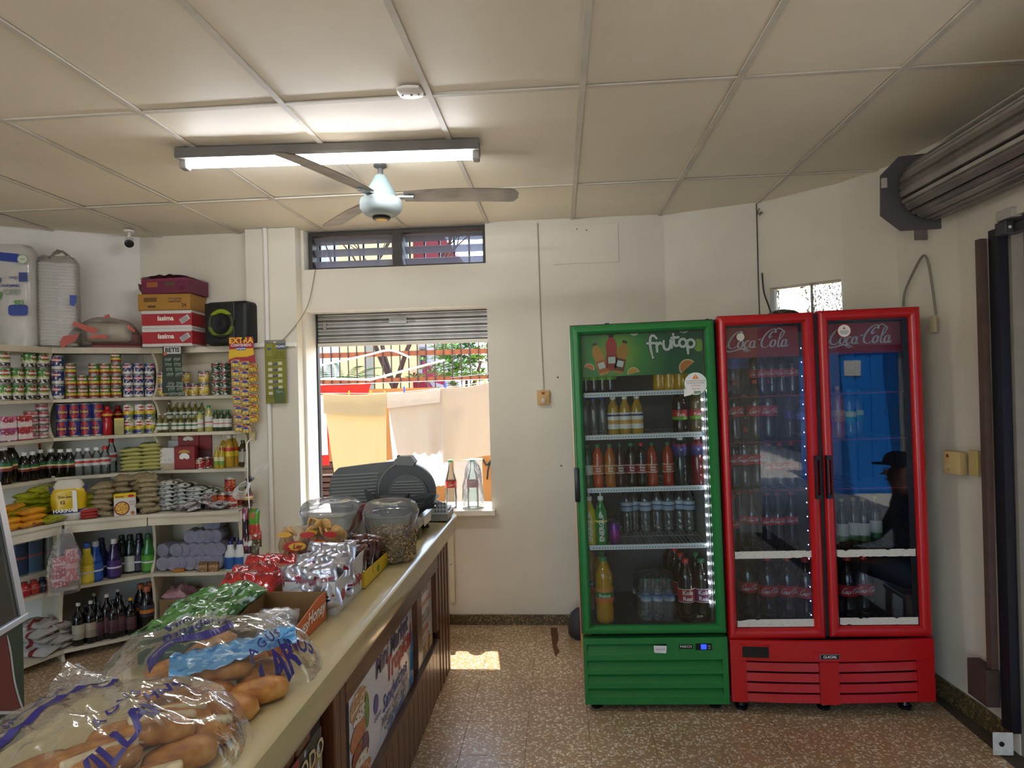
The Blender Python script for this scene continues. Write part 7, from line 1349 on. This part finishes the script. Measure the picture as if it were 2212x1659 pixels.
flat([dl(*q) for q in ((-60, 1390), (14, 1372), (24, 1420), (34, 1480), (50, 1536), (-60, 1539))], M('#6a1a18', .45), dc, 'painted_panel', .0010); flat([dl(*q) for q in ((-60, 1560), (20, 1558), (20, 1582), (-60, 1588))], M('#5a1614', .45), dc, 'painted_panel', .0010)
for P in ([(14, 1372), (22, 1410), (30, 1470), (42, 1515), (51, 1537)], [(-60, 1541), (0, 1540), (52, 1539)], [(22, 1556), (21, 1588)], [(-60, 1592), (21, 1588)]): mb = MB(); ribbon(mb, [dl(*q) for q in P], .012, n=4, th=.0022); mb.obj('painted_line', LNW, dc)
# ---------------------------------------------------------------- on the window sill
GLB = clear('#e9f4ee', 1, .03, haze=.06, ior=1.5)
lgk = bottle_kind('glass', .345, .043, GLB, M('#5fae7c', .4), M('#d0402e', .4), bend_logo(.075, .0455), None)
p = onY(975, 1080, 4.62); place('glass_bottle', lgk, 'empty clear glass bottle with red label on the window sill', 'bottle', (p.x, 4.62, .8225), rz=.6)
p = onY(1022, 1080, 4.62); place('glass_bottle', lgk, 'clear glass bottle wrapped in a white plastic bag on the sill', 'bottle', (p.x, 4.62, .8225), rz=-.1)
pbg2 = thing('plastic_bag', 'thin white plastic bag draped over the sill bottle', 'bag', (p.x, 4.62, .8225))
MB().grid(lambda u, v: ((.02+.052*min(1, (1-v)*1.8)**.7+.012*wob((cos(6.28*u)*2, sin(6.28*u)*2, v*3)))*cos(2*pi*u)*1.05, (.02+.050*min(1, (1-v)*1.8)**.7)*sin(2*pi*u), .004+.335*v), 26, 16).obj('film', clear('#fafaf8', .8, .15, haze=.38, wrinkle=.5, ws=30), pbg2, smooth=70)
# ---------------------------------------------------------------- things on the walls
tm_ = thing('timer_switch', 'small yellowed timer switch box with knob on the back wall', 'switch', onY(1174, 858, 4.578)); YEL = M('#d0a86a', .5, noise=.1, ns=20)
MB().rbox(-.044, .044, -.035, 0, -.05, .05, .006).obj('box', YEL, tm_, smooth=40); MB().lathe([(.017, 0), (.016, .012), (.011, .015)], 18).xf(Matrix.Translation((0, -.035, -.022)) @ Matrix.Rotation(pi/2, 4, 'X')).obj('knob', M('#cfc6b0', .5), tm_, smooth=40); MB().rbox(-.012, .010, -.0365, -.0345, .020, .038, .001, 1).obj('red_mark', M('#b03a22', .5), tm_)
q = [onY(x, y, 4.572) for x, y in ((1160, 482), (1164, 600), (1168, 720), (1174, 840))]; tag(MB().tube(catmull(q, 5), .006, 6).obj('wall_cable', M('#d6cfc0', .6), smooth=60), 'painted cable running down to the timer switch', 'cable')
a_, b_ = onY(1192, 487, 4.579), onY(1337, 566, 4.579); struct(MB().rbox(a_.x, b_.x, 4.574, 4.5795, b_.z, a_.z, .002).obj('wall_patch', WALLC), 'faint painted-over panel high on the back wall', 'wall patch')
for x, y, r_ in ((1205, 815, .006), (1212, 1006, .006), (1246, 495, .004), (1267, 497, .004)): tag(MB().lathe([(r_, 0), (r_*.9, .003)], 10).xf(Matrix.Translation(onY(x, y, 4.579 if y > 600 else 4.5735)) @ Matrix.Rotation(pi/2, 4, 'X')).obj('wall_hole', BLACK), {815: 'dark drill hole in the wall left of the green cooler top', 1006: 'dark drill hole in the wall beside the green cooler handle', 495: 'tiny dark hole, left one in the painted-over panel', 497: 'tiny dark hole, right one in the painted-over panel'}[y], 'hole')
def wallwire(pts, a, b, r, mt, lb, off=.012):
    P = [onL(x, y, a, b) for x, y in pts]; return tag(MB().tube(catmull(P, 6), r, 6).obj('wall_wire', mt, smooth=60), lb, 'wire')
_e = Vector((-.02, -.02)); wallwire(((1634, 440), (1636, 520), (1638, 600), (1641, 690)), (1.335, 4.34), (1.20, 4.40), .004, M('#4a443c', .6), 'dark wire hanging down the wall corner behind the coolers')
wallwire(((1640, 450), (1636, 462), (1646, 458), (1640, 466)), (1.335, 4.33), (1.20, 4.39), .003, M('#5a5248', .6), 'little knot of string at the top of the corner wire')
wallwire(((1646, 590), (1650, 630), (1660, 660), (1668, 684)), (1.335, 4.33), (1.5, 4.2), .005, M('#2a2622', .6), 'black cable drooping in front of the glass blocks')
wallwire(((1951, 662), (1955, 630), (1972, 590), (1993, 553), (2004, 565), (2014, 620), (2022, 680)), (1.88, 3.60), (1.90, 3.30), .006, M('#8a8478', .6), 'grey cable looped over a nail beside the red cooler')
pg_ = thing('cable_plug', 'beige plug hanging from the looped cable', 'plug', onL(2016, 700, (1.88, 3.60), (1.90, 3.30)), -1.2); MB().rbox(-.018, .018, -.012, .012, -.045, .04, .008).obj('plug_body', M('#b5a98c', .5), pg_, smooth=40)
o2 = thing('outlet_box', 'cream outlet box with knob on the street side wall', 'switch', onL(2074, 1000, (1.93, 3.4), (1.925, 3.1)), -1.35); MB().rbox(-.07, .03, -.03, .012, -.055, .055, .005).obj('box', M('#c9b078', .5), o2, smooth=40); MB().lathe([(.016, 0), (.014, .012)], 14).xf(Matrix.Translation((-.04, -.03, -.02)) @ Matrix.Rotation(pi/2, 4, 'X')).obj('knob', M('#b9a87c', .5), o2, smooth=40); MB().rbox(-.05, -.034, -.0315, -.0295, .025, .04, .001, 1).obj('red_mark', M('#8c3a22', .5), o2)
o3 = thing('outlet_box', 'second cream outlet plate close to the shutter guide', 'switch', onL(2108, 1000, (1.93, 3.4), (1.925, 3.1)), -1.35); MB().rbox(-.03, .02, -.012, .006, -.06, .06, .004).obj('plate', M('#b8a064', .5), o3)
tag(MB().tube(catmull([onY(681, 583, 4.56), onY(668, 650, 4.54), onY(648, 690, 4.46), onY(615, 730, 4.455), onY(600, 738, 4.455)], 6), .003, 5).obj('string', M('#8c867a', .6), smooth=60), 'thin string running from the louvre window to the pillar', 'string')
# ================================================================ the yard seen through the serving window
yd = MB().box(-14, 14, 4.86, 30, -.14, -.02).obj('ground_yard', M('#b9a88c', .9, noise=.2, ns=1.2)); struct(yd, 'bare pale ground of the yard', 'ground')
def P9(x, y, Y): return onY(x, y, Y)
OCH = M('#c07e3a', .8, noise=.15, ns=2.); RST = M('#a8592a', .6, noise=.25, ns=8.); BRN = M('#4a2c20', .6)
yw = MB().box(-4.6, 1.5, 9.0, 9.16, -.02, 1.70).obj('yard_wall', OCH); tag(yw, 'ochre painted low yard wall behind the laundry', 'wall', kind='structure')
fn = thing('yard_fence', 'rusty orange fence of thin bars on top of the ochre wall', 'fence', (0, 9.08, 1.70))
for z0, z1 in ((.09, .15), (.46, .53)): MB().box(-4.6, 1.5, -.02, .02, z0, z1).obj('fence_rail', RST, fn)
barm = MB().box(-.007, .007, -.035, -.021, .0, .92).mesh('fence_bar', BRN)
for k in range(44): put('fence_bar', barm, fn, (-4.5+k*.125, 0, 0))
def line(name, pts, r, m, lb, cat='line'): return tag(MB().tube(catmull(pts, 8), r, 6).obj(name, m, smooth=60), lb, cat)
ROPE = M('#d8d6d0', .6)
line('clothes_line', [P9(600, 855, 6.30), P9(690, 850, 6.30), P9(833, 849, 6.30), P9(955, 838, 6.30), P9(1075, 822, 6.30)], .004, ROPE, 'white clothes line carrying the pale sheets')
line('clothes_line', [P9(600, 832, 7.2), P9(700, 831, 7.2), P9(800, 828, 7.2), P9(1075, 818, 7.2)], .004, ROPE, 'clothes line carrying the red cloth')
line('water_pipe', [P9(600, 812, 7.9), P9(690, 790, 7.9), P9(790, 768, 7.9), P9(842, 757, 7.9), P9(885, 772, 7.9)], .014, M('#dedbd4', .5), 'thin white pipe sagging across the yard', 'pipe')
line('pole', [P9(600, 817, 8.3), P9(800, 820, 8.3)], .018, M('#e4e0d6', .5), 'white horizontal pole in front of the fence', 'pole'); line('pole', [P9(798, 821, 8.2), P9(960, 778, 9.05)], .018, M('#d8d2c4', .5), 'slanting white pole in front of the fence', 'pole')
line('yard_wire', [P9(975, 816, 9.05), P9(1085, 803, 8.0)], .006, M('#9a9a98', .5), 'grey wire in front of the green bush', 'wire')
def sheet(name, label, tl, tr, bl, br, Y, mat, seed, fold=.03, n=26, m=22, cat='cloth', hem=0.):
    a, b, c, d = (P9(*q, Y) for q in (tl, tr, bl, br))
    def f(u, v):
        p = (a*(1-u)+b*u)*(1-v)+(c*(1-u)+d*u)*v; y = Y+fold*(.25+v)*wob((u*5, v*1.2, seed))+fold*.5*sin(u*14+seed)*v
        z = p.z-(.02*sin(pi*u) if v == 0 else 0); rag = hem*wob((u*9, 0, seed))*v**6; return (p.x, y, z+rag)
    mb = MB().grid(f, n, m); mb.grid(lambda u, v: (f(u, v)[0], f(u, v)[1]+.003, f(u, v)[2]), n, m, flip=True)
    return tag(mb.obj(name, mat, smooth=80), label, cat)
sheet('pillow_cover', 'beige pillow cover hanging at the left of the line', (697, 850), (834, 849), (722, 1030), (834, 1003), 6.28, cloth('#cdbb94', .42), 1); sheet('cover_flap', 'folded beige flap over the left pillow cover', (697, 849), (836, 848), (699, 893), (833, 899), 6.24, cloth('#c6b692', .45), 3, .01, m=10)
sheet('bed_sheet', 'off-white torn sheet hanging in the middle of the line', (834, 849), (955, 839), (858, 985), (955, 978), 6.28, cloth('#cabdae', .42), 2, hem=.06); sheet('cover_flap', 'folded cream flap over the middle sheet', (836, 848), (951, 838), (836, 882), (950, 869), 6.24, cloth('#d0c4b6', .4), 5, .01, m=10)
sheet('bed_sheet', 'cream sheet hanging at the right of the line', (953, 838), (1066, 823), (958, 1000), (1066, 982), 6.26, cloth('#c2b3a0', .42), 4)
sheet('white_cloth', 'white cloth hanging behind the middle sheet', (838, 851), (960, 841), (850, 1010), (962, 1050), 6.33, cloth('#f0eef0', .5), 6, .04); sheet('white_cloth', 'white cloth showing below the slicer at the line', (925, 845), (1000, 836), (930, 1052), (962, 1048), 6.36, cloth('#f0eef2', .5), 7, .04); sheet('white_cloth', 'white cloth at the left edge of the window', (640, 853), (705, 851), (640, 985), (708, 983), 6.33, cloth('#f2f0f2', .5), 8, .04)
sheet('red_cloth', 'red cloth hanging on the rear clothes line', (640, 832), (802, 828), (640, 866), (792, 860), 7.2, cloth('#d0483c', .4), 9, .03); sheet('red_cloth', 'red cloth low behind the slicer at the left', (640, 834), (712, 832), (640, 1010), (712, 1005), 7.23, cloth('#d0443c', .4), 10, .03)
pin = MB().rbox(-.008, .008, -.008, .008, -.03, .03, .004)
for k, (x, y, c, l) in enumerate(((754, 851, '#e8b83a', 'yellow'), (801, 850, '#e8b83a', 'yellow'), (831, 851, '#e8b83a', 'yellow'), (873, 841, '#4a5ad0', 'blue'), (962, 832, '#4a5ad0', 'blue'), (948, 841, '#3a9a5a', 'green'), (1047, 826, '#e8b83a', 'yellow'))):
    t = thing('clothes_peg', f'{l} clothes peg on the line, {nth(k if k < 5 else (4 if k == 5 else 6), 7) if k not in (4, 5) else ("nearest the cream sheet" if k == 4 else "between the two cream sheets")}', 'peg', P9(x, y, 6.285), .3, 'clothes pegs'); pin.obj('peg', M(c, .4), t)
# yard clutter glimpsed below the laundry
ytb = thing('yard_table', 'white table with newspapers behind the laundry', 'table', P9(855, 1000, 8.2)); ytb.location.z = 0
MB().rbox(-.35, .35, -.25, .25, .70, .74, .01).obj('table_top', M('#ddd9d6', .5), ytb)
for x in (-.31, .31):
    for y in (-.21, .21): MB().box(x-.02, x+.02, y-.02, y+.02, -.02, .699).obj('leg', M('#c9c5c0', .5), ytb)
for k in range(3): tag(MB().rbox(-.12, .12, -.09, .09, 0, .012, .002).obj('newspaper', M('#cfcfd4', .7, noise=.3, ns=30), None, None, (ytb.location.x-.05+.05*k, 8.2, .7405+.0125*k), .2*k), f'folded newspaper on the yard table, {("bottom", "middle", "top")[k]} one', 'newspaper')
bd_ = thing('folding_board', 'pale grey board leaning under the cream sheet', 'board', P9(1012, 1040, 7.3)); bd_.location.z = -.02; MB().rbox(-.16, .16, -.02, .02, 0, .88, .006).obj('board', M('#b5ab9c', .7), bd_); MB().rbox(-.165, .165, -.025, .025, .88, .90, .004).obj('edge_trim', M('#d0c8bc', .6), bd_)
crm = MB(); crm.box(-.22, .22, -.15, .15, 0, .012); [crm.box(-.22, .22, y, y+.012, z, z+.05) for y in (-.15, .138) for z in (.03, .10)]; [crm.box(x, x+.012, -.138, .138, z, z+.05) for x in (-.22, .208) for z in (.03, .10)]; [crm.box(x, x+.02, y, y+.02, .012, .16) for x in (-.205, .185) for y in (-.138, .118)]
for k in range(5): o = crm.obj('wooden_crate', M('#4a3020', .7, noise=.3, ns=10), None, None, (P9(706, 1040, 7.9).x, 7.9, -.02+.165*k), .05*k); tag(o, f'dark wooden crate in the yard, {("bottom", "second", "third", "fourth", "top")[k]} of the stack', 'crate', 'stack of crates in the yard')
bw = thing('wire_plant', 'small dark wire hanger on the ochre wall', 'hanger', P9(1052, 1020, 8.95)); MB().tube(catmull([(-.05, 0, .18), (0, -.02, .10), (.06, 0, .16), (.02, -.01, .05), (0, 0, -.1)], 5), .012, 6).obj('wire', DARK, bw, smooth=60)
# trees
def leafmesh(mb, c, d, l, w):
    d = d.normalized(); s = d.cross(Vector((0, 0, 1))); s = s.normalized() if s.length > .01 else Vector((1, 0, 0)); n = s.cross(d)
    mb.add([c, c+d*l*.4+s*w+n*w*.25, c+d*l-Vector((0, 0, l*.12)), c+d*l*.4-s*w+n*w*.25], [(0, 1, 2), (0, 2, 3)])
rl = random.Random(11)
tr = thing('leafy_bush', 'dense green bush with long pointed leaves behind the fence', 'bush', (P9(1000, 780, 10.2).x, 10.2, 0)); mbs = [MB(), MB()]
for k in range(190):
    c = Vector((rl.gauss(0, .30), rl.gauss(0, .3), 2.12+rl.gauss(0, .26)))
    for j in range(13): a = rl.random()*6.28; leafmesh(mbs[k % 2], c, Vector((cos(a), sin(a), rl.uniform(-.3, .9))), rl.uniform(.10, .17), .012)
for k in range(2): mbs[k].obj('foliage', (M('#3f7a24', .45, noise=.3, ns=3), M('#6aa02e', .45, noise=.3, ns=3))[k], tr)['kind'] = 'stuff'
for a, b in (((0, 0, -.02), (.05, 0, 1.8)), ((.03, 0, 1.2), (-.25, .1, 2.0)), ((.03, 0, 1.3), (.3, -.1, 2.1))): MB().tube([a, b], [.05, .02], 8).obj('trunk', M('#5a4230', .8), tr)
bt_ = thing('bare_tree', 'leafless brown tree with forked branches behind the fence', 'tree', (P9(845, 830, 10.6).x, 10.6, 0)); BK_ = M('#4a3324', .8, noise=.3, ns=10)
def br(p, d, l, r, dep):
    q = p+d*l; mid = p+d*l*.5+Vector((wob((p.x, p.z, 1)), 0, 0))*l*.15; MB().tube([tuple(p), tuple(mid), tuple(q)], [r, r*.85, r*.7], 7).obj('branch' if dep else 'trunk', BK_, bt_)
    if dep < 4:
        for k in range(2 if dep else 3): e = (d+Vector((rl.uniform(-.75, .75), rl.uniform(-.4, .4), rl.uniform(-.1, .5)))).normalized(); br(q, e, l*rl.uniform(.55, .8), r*.62, dep+1)
br(Vector((0, 0, -.02)), Vector((.03, 0, 1)).normalized(), 1.72, .075, 0)
pm_ = thing('palm', 'young palm with green fronds at the left of the yard', 'palm', (P9(735, 820, 10.0).x, 10.0, 0)); MB().tube([(0, 0, -.02), (0, 0, 1.75)], [.08, .06], 10).obj('trunk', M('#6a5a44', .8), pm_)
for k in range(11):
    a = k*2.4; mb = MB(); L_ = .75+.2*rl.random(); el = rl.uniform(.45, 1.25)
    for j in range(16):
        t = j/15; p = Vector((cos(a)*cos(el)*L_*t, sin(a)*cos(el)*L_*t, 1.75+sin(el)*L_*t-.35*t*t)); s = Vector((-sin(a), cos(a), 0))
        for sg_n in (-1, 1): leafmesh(mb, p, s*sg_n*.8+Vector((cos(a), sin(a), .1))*.7, .26*(1-.5*t), .012)
    mb.obj('frond', M('#3f7a3c', .5, noise=.2, ns=4), pm_)
# buildings
by = thing('yellow_building', 'pale yellow building wall with grey drain stripe beyond the fence', 'building', (0, 13, 0)); YW = M('#e2cd92', .85, noise=.08, ns=.8)
x0, x1 = P9(735, 780, 13).x, P9(882, 780, 13).x; MB().box(x0, x1, 0, 3, -.02, 6.5).obj('wall', YW, by); xs = P9(800, 780, 13).x; MB().box(xs-.12, xs+.06, -.02, 0, -.02, 3.2).obj('drain_stripe', M('#9a9684', .8), by); MB().box(x0-.1, x1+.1, -.2, 3.1, 6.501, 6.75).obj('roof_slab', M('#cfc4a8', .8), by)
xl = P9(560, 780, 13).x; wn = thing('white_house', 'white house with balcony railing at the left beyond the palm', 'building', (0, 13.2, 0)); MB().box(xl, x0-.02, .6, 3, -.02, 6.3).obj('wall', M('#dcdedc', .85), wn); MB().box(xl, x0-.02, 0, .6, 3.9, 4.05).obj('balcony', M('#d6d6d2', .8), wn)
for k in range(16): MB().box(x0-.1-k*.11, x0-.06-k*.11, .02, .06, 4.051, 5.3).obj('baluster', M('#e6e6e2', .6), wn)
for k in range(14): MB().box(x0-.1-k*.11, x0-.06-k*.11, .02, .06, 1.6, 2.2).obj('baluster', M('#e6e6e2', .6), wn)
MB().box(xl, x0-.02, 0, .08, 5.301, 5.38).obj('handrail', M('#e6e6e2', .6), wn)
wh = thing('grey_house', 'pale grey house with maroon awnings behind the bush', 'building', (0, 14, 0)); xa, xb = P9(884, 780, 14).x, P9(990, 780, 14).x
MB().box(xa, xb, 0, 3, -.02, 4.1).obj('wall', M('#c9ccd6', .85), wh); w_ = MB().box(P9(908, 775, 14).x, P9(922, 775, 14).x, -.03, 0, 2.15, 2.6).obj('window', M('#8a8a90', .4), wh); MB().box(P9(909, 775, 14).x, P9(921, 775, 14).x, -.035, -.031, 2.2, 2.55).obj('pane', M('#3a3f48', .2), w_)
AWN = M('#8c2040', .7); MB().prism([(P9(880, 1, 14).x, 1.55), (P9(925, 1, 14).x, 1.55), (P9(900, 1, 14).x, 2.0), (P9(880, 1, 14).x, 2.05)], -.6, -.05, 'y').obj('awning', AWN, wh); MB().prism([(P9(912, 1, 14).x, 1.9), (P9(955, 1, 14).x, 1.75), (P9(955, 1, 14).x, 1.95), (P9(912, 1, 14).x, 2.25)], -.9, -.65, 'y').obj('awning', AWN, wh)
MB().prism([(xa-.2, 4.1), (xb+.3, 4.1), ((xa+xb)/2+.3, 5.0), (xa-.2, 5.2)], -.3, 3.1, 'y').obj('roof', M('#7c2a34', .7), wh)
cn_ = MB().box(2.22, 4.1, -3.6, 5.2, 2.62, 2.74).obj('added_shade_canopy', M('#8f8b86', .8)); struct(cn_, 'unseen canopy added to shade the pavement outside the opening', 'canopy')  # out of view, added to darken the street mirrored in the doors
# ================================================================ the street beside the shop (lit through the opening, mirrored in the cooler doors)
sw = MB().prism([(2.31, 4.85), (2.31, -3.36), (-20, -3.36), (-20, -30), (30, -30), (30, 4.85)], -.14, -.03).obj('street_pavement', M('#c4bdb0', .9, noise=.15, ns=.7)); struct(sw, 'pale street and pavement outside the opening', 'ground')
fb = thing('street_building', 'grey building front across the street under a dark eave', 'building', (5.6, 0, 0)); MB().box(0, 4, -16, 2.5, -.03, 4.6).obj('wall', M('#6c6a72', .8, noise=.1, ns=.8), fb)
MB().box(-.9, -.001, -16, 2.5, 2.9, 3.05).obj('canopy', M('#4a4652', .7), fb)
ki = thing('street_kiosk', 'bright blue metal kiosk standing at the roadside', 'kiosk', (4.15, -3.2, -.03)); BLU = M('#1a7fe0', .45)
MB().box(0, .84, -1.6, 0, 0, 2.12).obj('cabin', BLU, ki); MB().box(-.05, .89, -1.65, .05, 2.121, 2.2).obj('roof', M('#3a3f4a', .6), ki)
for k in range(4): MB().box(.02+k*.21, .19+k*.21, .001, .02, .05, 2.05).obj('front_panel', BLU, ki)
MB().box(.06, .30, .021, .026, 1.75, 1.98).obj('notice', M('#d8d8d2', .6), ki)
k2 = thing('white_kiosk', 'white roadside kiosk beside the blue one', 'kiosk', (5.02, -3.25, -.03)); MB().box(0, .55, -1.5, 0, 0, 2.0).obj('cabin', M('#dcdad2', .6), k2); MB().box(-.015, .58, -1.55, .05, 2.001, 2.07).obj('roof', M('#8a8a88', .6), k2)
for k, (x, Y, z) in enumerate(((600, 6.30, 1.75), (1085, 6.30, 1.85), (600, 7.2, 1.85), (1085, 7.2, 1.9), (600, 7.9, 2.0), (600, 8.3, 1.9), (1085, 8.0, 2.1))): tag(MB().tube([(P9(x, 850, Y).x, Y, -.02), (P9(x, 850, Y).x, Y, z)], .025, 8).obj('clothes_post', M('#7a7268', .7)), f'grey yard post holding the lines, {ORD[k]} from the window', 'post', 'yard posts')
# a man sitting on a low stool in the street opening (mirrored in the cooler door)
def skin(V, E, Rr, levels=2):
    me = bpy.data.meshes.new('t'); me.from_pydata(V, E, []); o = bpy.data.objects.new('t', me); COL.objects.link(o); o.modifiers.new('s', 'SKIN'); m = o.modifiers.new('u', 'SUBSURF'); m.levels = levels
    for i, r in enumerate(Rr): me.skin_vertices[0].data[i].radius = (r, r) if not isinstance(r, tuple) else r
    me.skin_vertices[0].data[0].use_root = True
    dg = bpy.context.evaluated_depsgraph_get(); out = bpy.data.meshes.new_from_object(o.evaluated_get(dg)); bpy.data.objects.remove(o); return out
pn_ = thing('person', 'person in dark clothes and cap sitting in the street doorway', 'person', (2.42, 2.05, -.03), .15)
V = [(0, 0, .36), (.02, 0, .55), (.0, 0, .74), (-.03, 0, .86), (-.05, 0, .93), (-.07, 0, 1.0), (-.075, 0, 1.10)]; E = [(i, i+1) for i in range(6)]; Q = [.13, .125, .135, .09, .05, (.075, .085), (.07, .08)]
def chain(pts, frm):
    for p, r in pts: V.append(p); Q.append(r); E.append((frm, len(V)-1)); frm = len(V)-1
    return frm
for s in (-1, 1):
    chain([((-.06, s*.10, .34), .095), ((-.22, s*.13, .40), .08), ((-.42, s*.15, .44), .062), ((-.44, s*.15, .26), .055), ((-.45, s*.15, .09), .042), ((-.52, s*.155, .045), .04), ((-.60, s*.16, .04), .032)], 0)
    h = chain([((-.01, s*.15, .80), .07), ((0, s*.20, .78), .06), ((-.08, s*.24, .62), .045), ((-.16, s*.24, .54), .04), ((-.30, s*.17, .52), .032), ((-.38, s*.14, .51), (.035, .018))], 3)
    for j, (dy, l) in enumerate(((-.024, .050), (-.008, .060), (.008, .058), (.024, .045))): chain([((-.40, s*.14+dy, .505), .010), ((-.40-l*.6, s*.14+dy, .49), .009), ((-.40-l, s*.14+dy, .465), .008)], h)
    chain([((-.365, s*.14-s*.035, .505), .010), ((-.395, s*.14-s*.052, .49), .009)], h)
me = skin(V, E, Q)
for m in (M('#23242a', .8), M('#8a5c44', .55), M('#2a2d38', .8), M('#151515', .6)): me.materials.append(m)
for f in me.polygons:
    c = f.center; f.material_index = 1 if (c.z > .90 or (c.x < -.20 and c.z > .455 and abs(c.y) < .21)) else (3 if c.z < .10 else 2 if (c.z < .47 and c.x < .2) else 0); f.use_smooth = True
put('body', me, pn_)
MB().lathe([(.093, 1.10), (.096, 1.125), (.085, 1.165), (.045, 1.19), (.0, 1.195)], 20, (-.07, 0, 0), cap=False).obj('cap', M('#17181c', .8), pn_, smooth=60); MB().prism([(-.14, -.07), (-.14, .07), (-.22, .05), (-.24, 0), (-.22, -.05)], 1.105, 1.112).obj('cap_visor', M('#17181c', .8), pn_)
for s in (-1, 1): MB().lathe([(.0, -.009), (.009, 0), (.0, .009)], 8, (-.148, s*.03, 1.07)).obj('eye', M('#e6e2da', .3), pn_); MB().rbox(-.09, -.05, s*.083-.008, s*.083+.008, 1.03, 1.085, .007).obj('ear', M('#8a5c44', .55), pn_, smooth=60)
MB().prism([(-.145, 1.07), (-.178, 1.03), (-.145, 1.025)], -.012, .012, 'y').obj('nose', M('#8a5c44', .55), pn_, smooth=60); MB().rbox(-.150, -.14, -.025, .025, .992, 1.0, .003).obj('mouth', M('#6a3a34', .5), pn_)
stl = thing('stool', 'low wooden stool under the person in the doorway', 'stool', (2.44, 2.05, -.03)); MB().rbox(-.15, .15, -.15, .15, .20, .235, .008).obj('seat', WDV, stl)
for x in (-.12, .12):
    for y in (-.12, .12): MB().rbox(x-.018, x+.018, y-.018, y+.018, 0, .199, .003).obj('leg', WDV, stl)
# rust stain and bag beside the green cooler
tag(MB().prism([(p.x, p.y) for p in (onZ(1189, 1357, 0), onZ(1203, 1356, 0), onZ(1207, 1378, 0), onZ(1203, 1395, 0), onZ(1209, 1408, 0), onZ(1200, 1420, 0), onZ(1194, 1398, 0), onZ(1191, 1376, 0))], .0002, .0008).obj('rust_stain', M('#6a3a1a', .6, noise=.4, ns=40)), 'brown rust stain on the floor beside the green cooler', 'stain')
bgk = thing('dark_bag', 'dark grey bag on the floor behind the green cooler', 'bag', (.09, 4.36, 0)); MB().lathe([(.05, 0), (.075, .02), (.08, .09), (.055, .16), (.02, .19)], 18, sq=lambda a, z: 1+.08*sin(3*a+z*20)).obj('bag', M('#3c3a3e', .6), bgk, smooth=60)
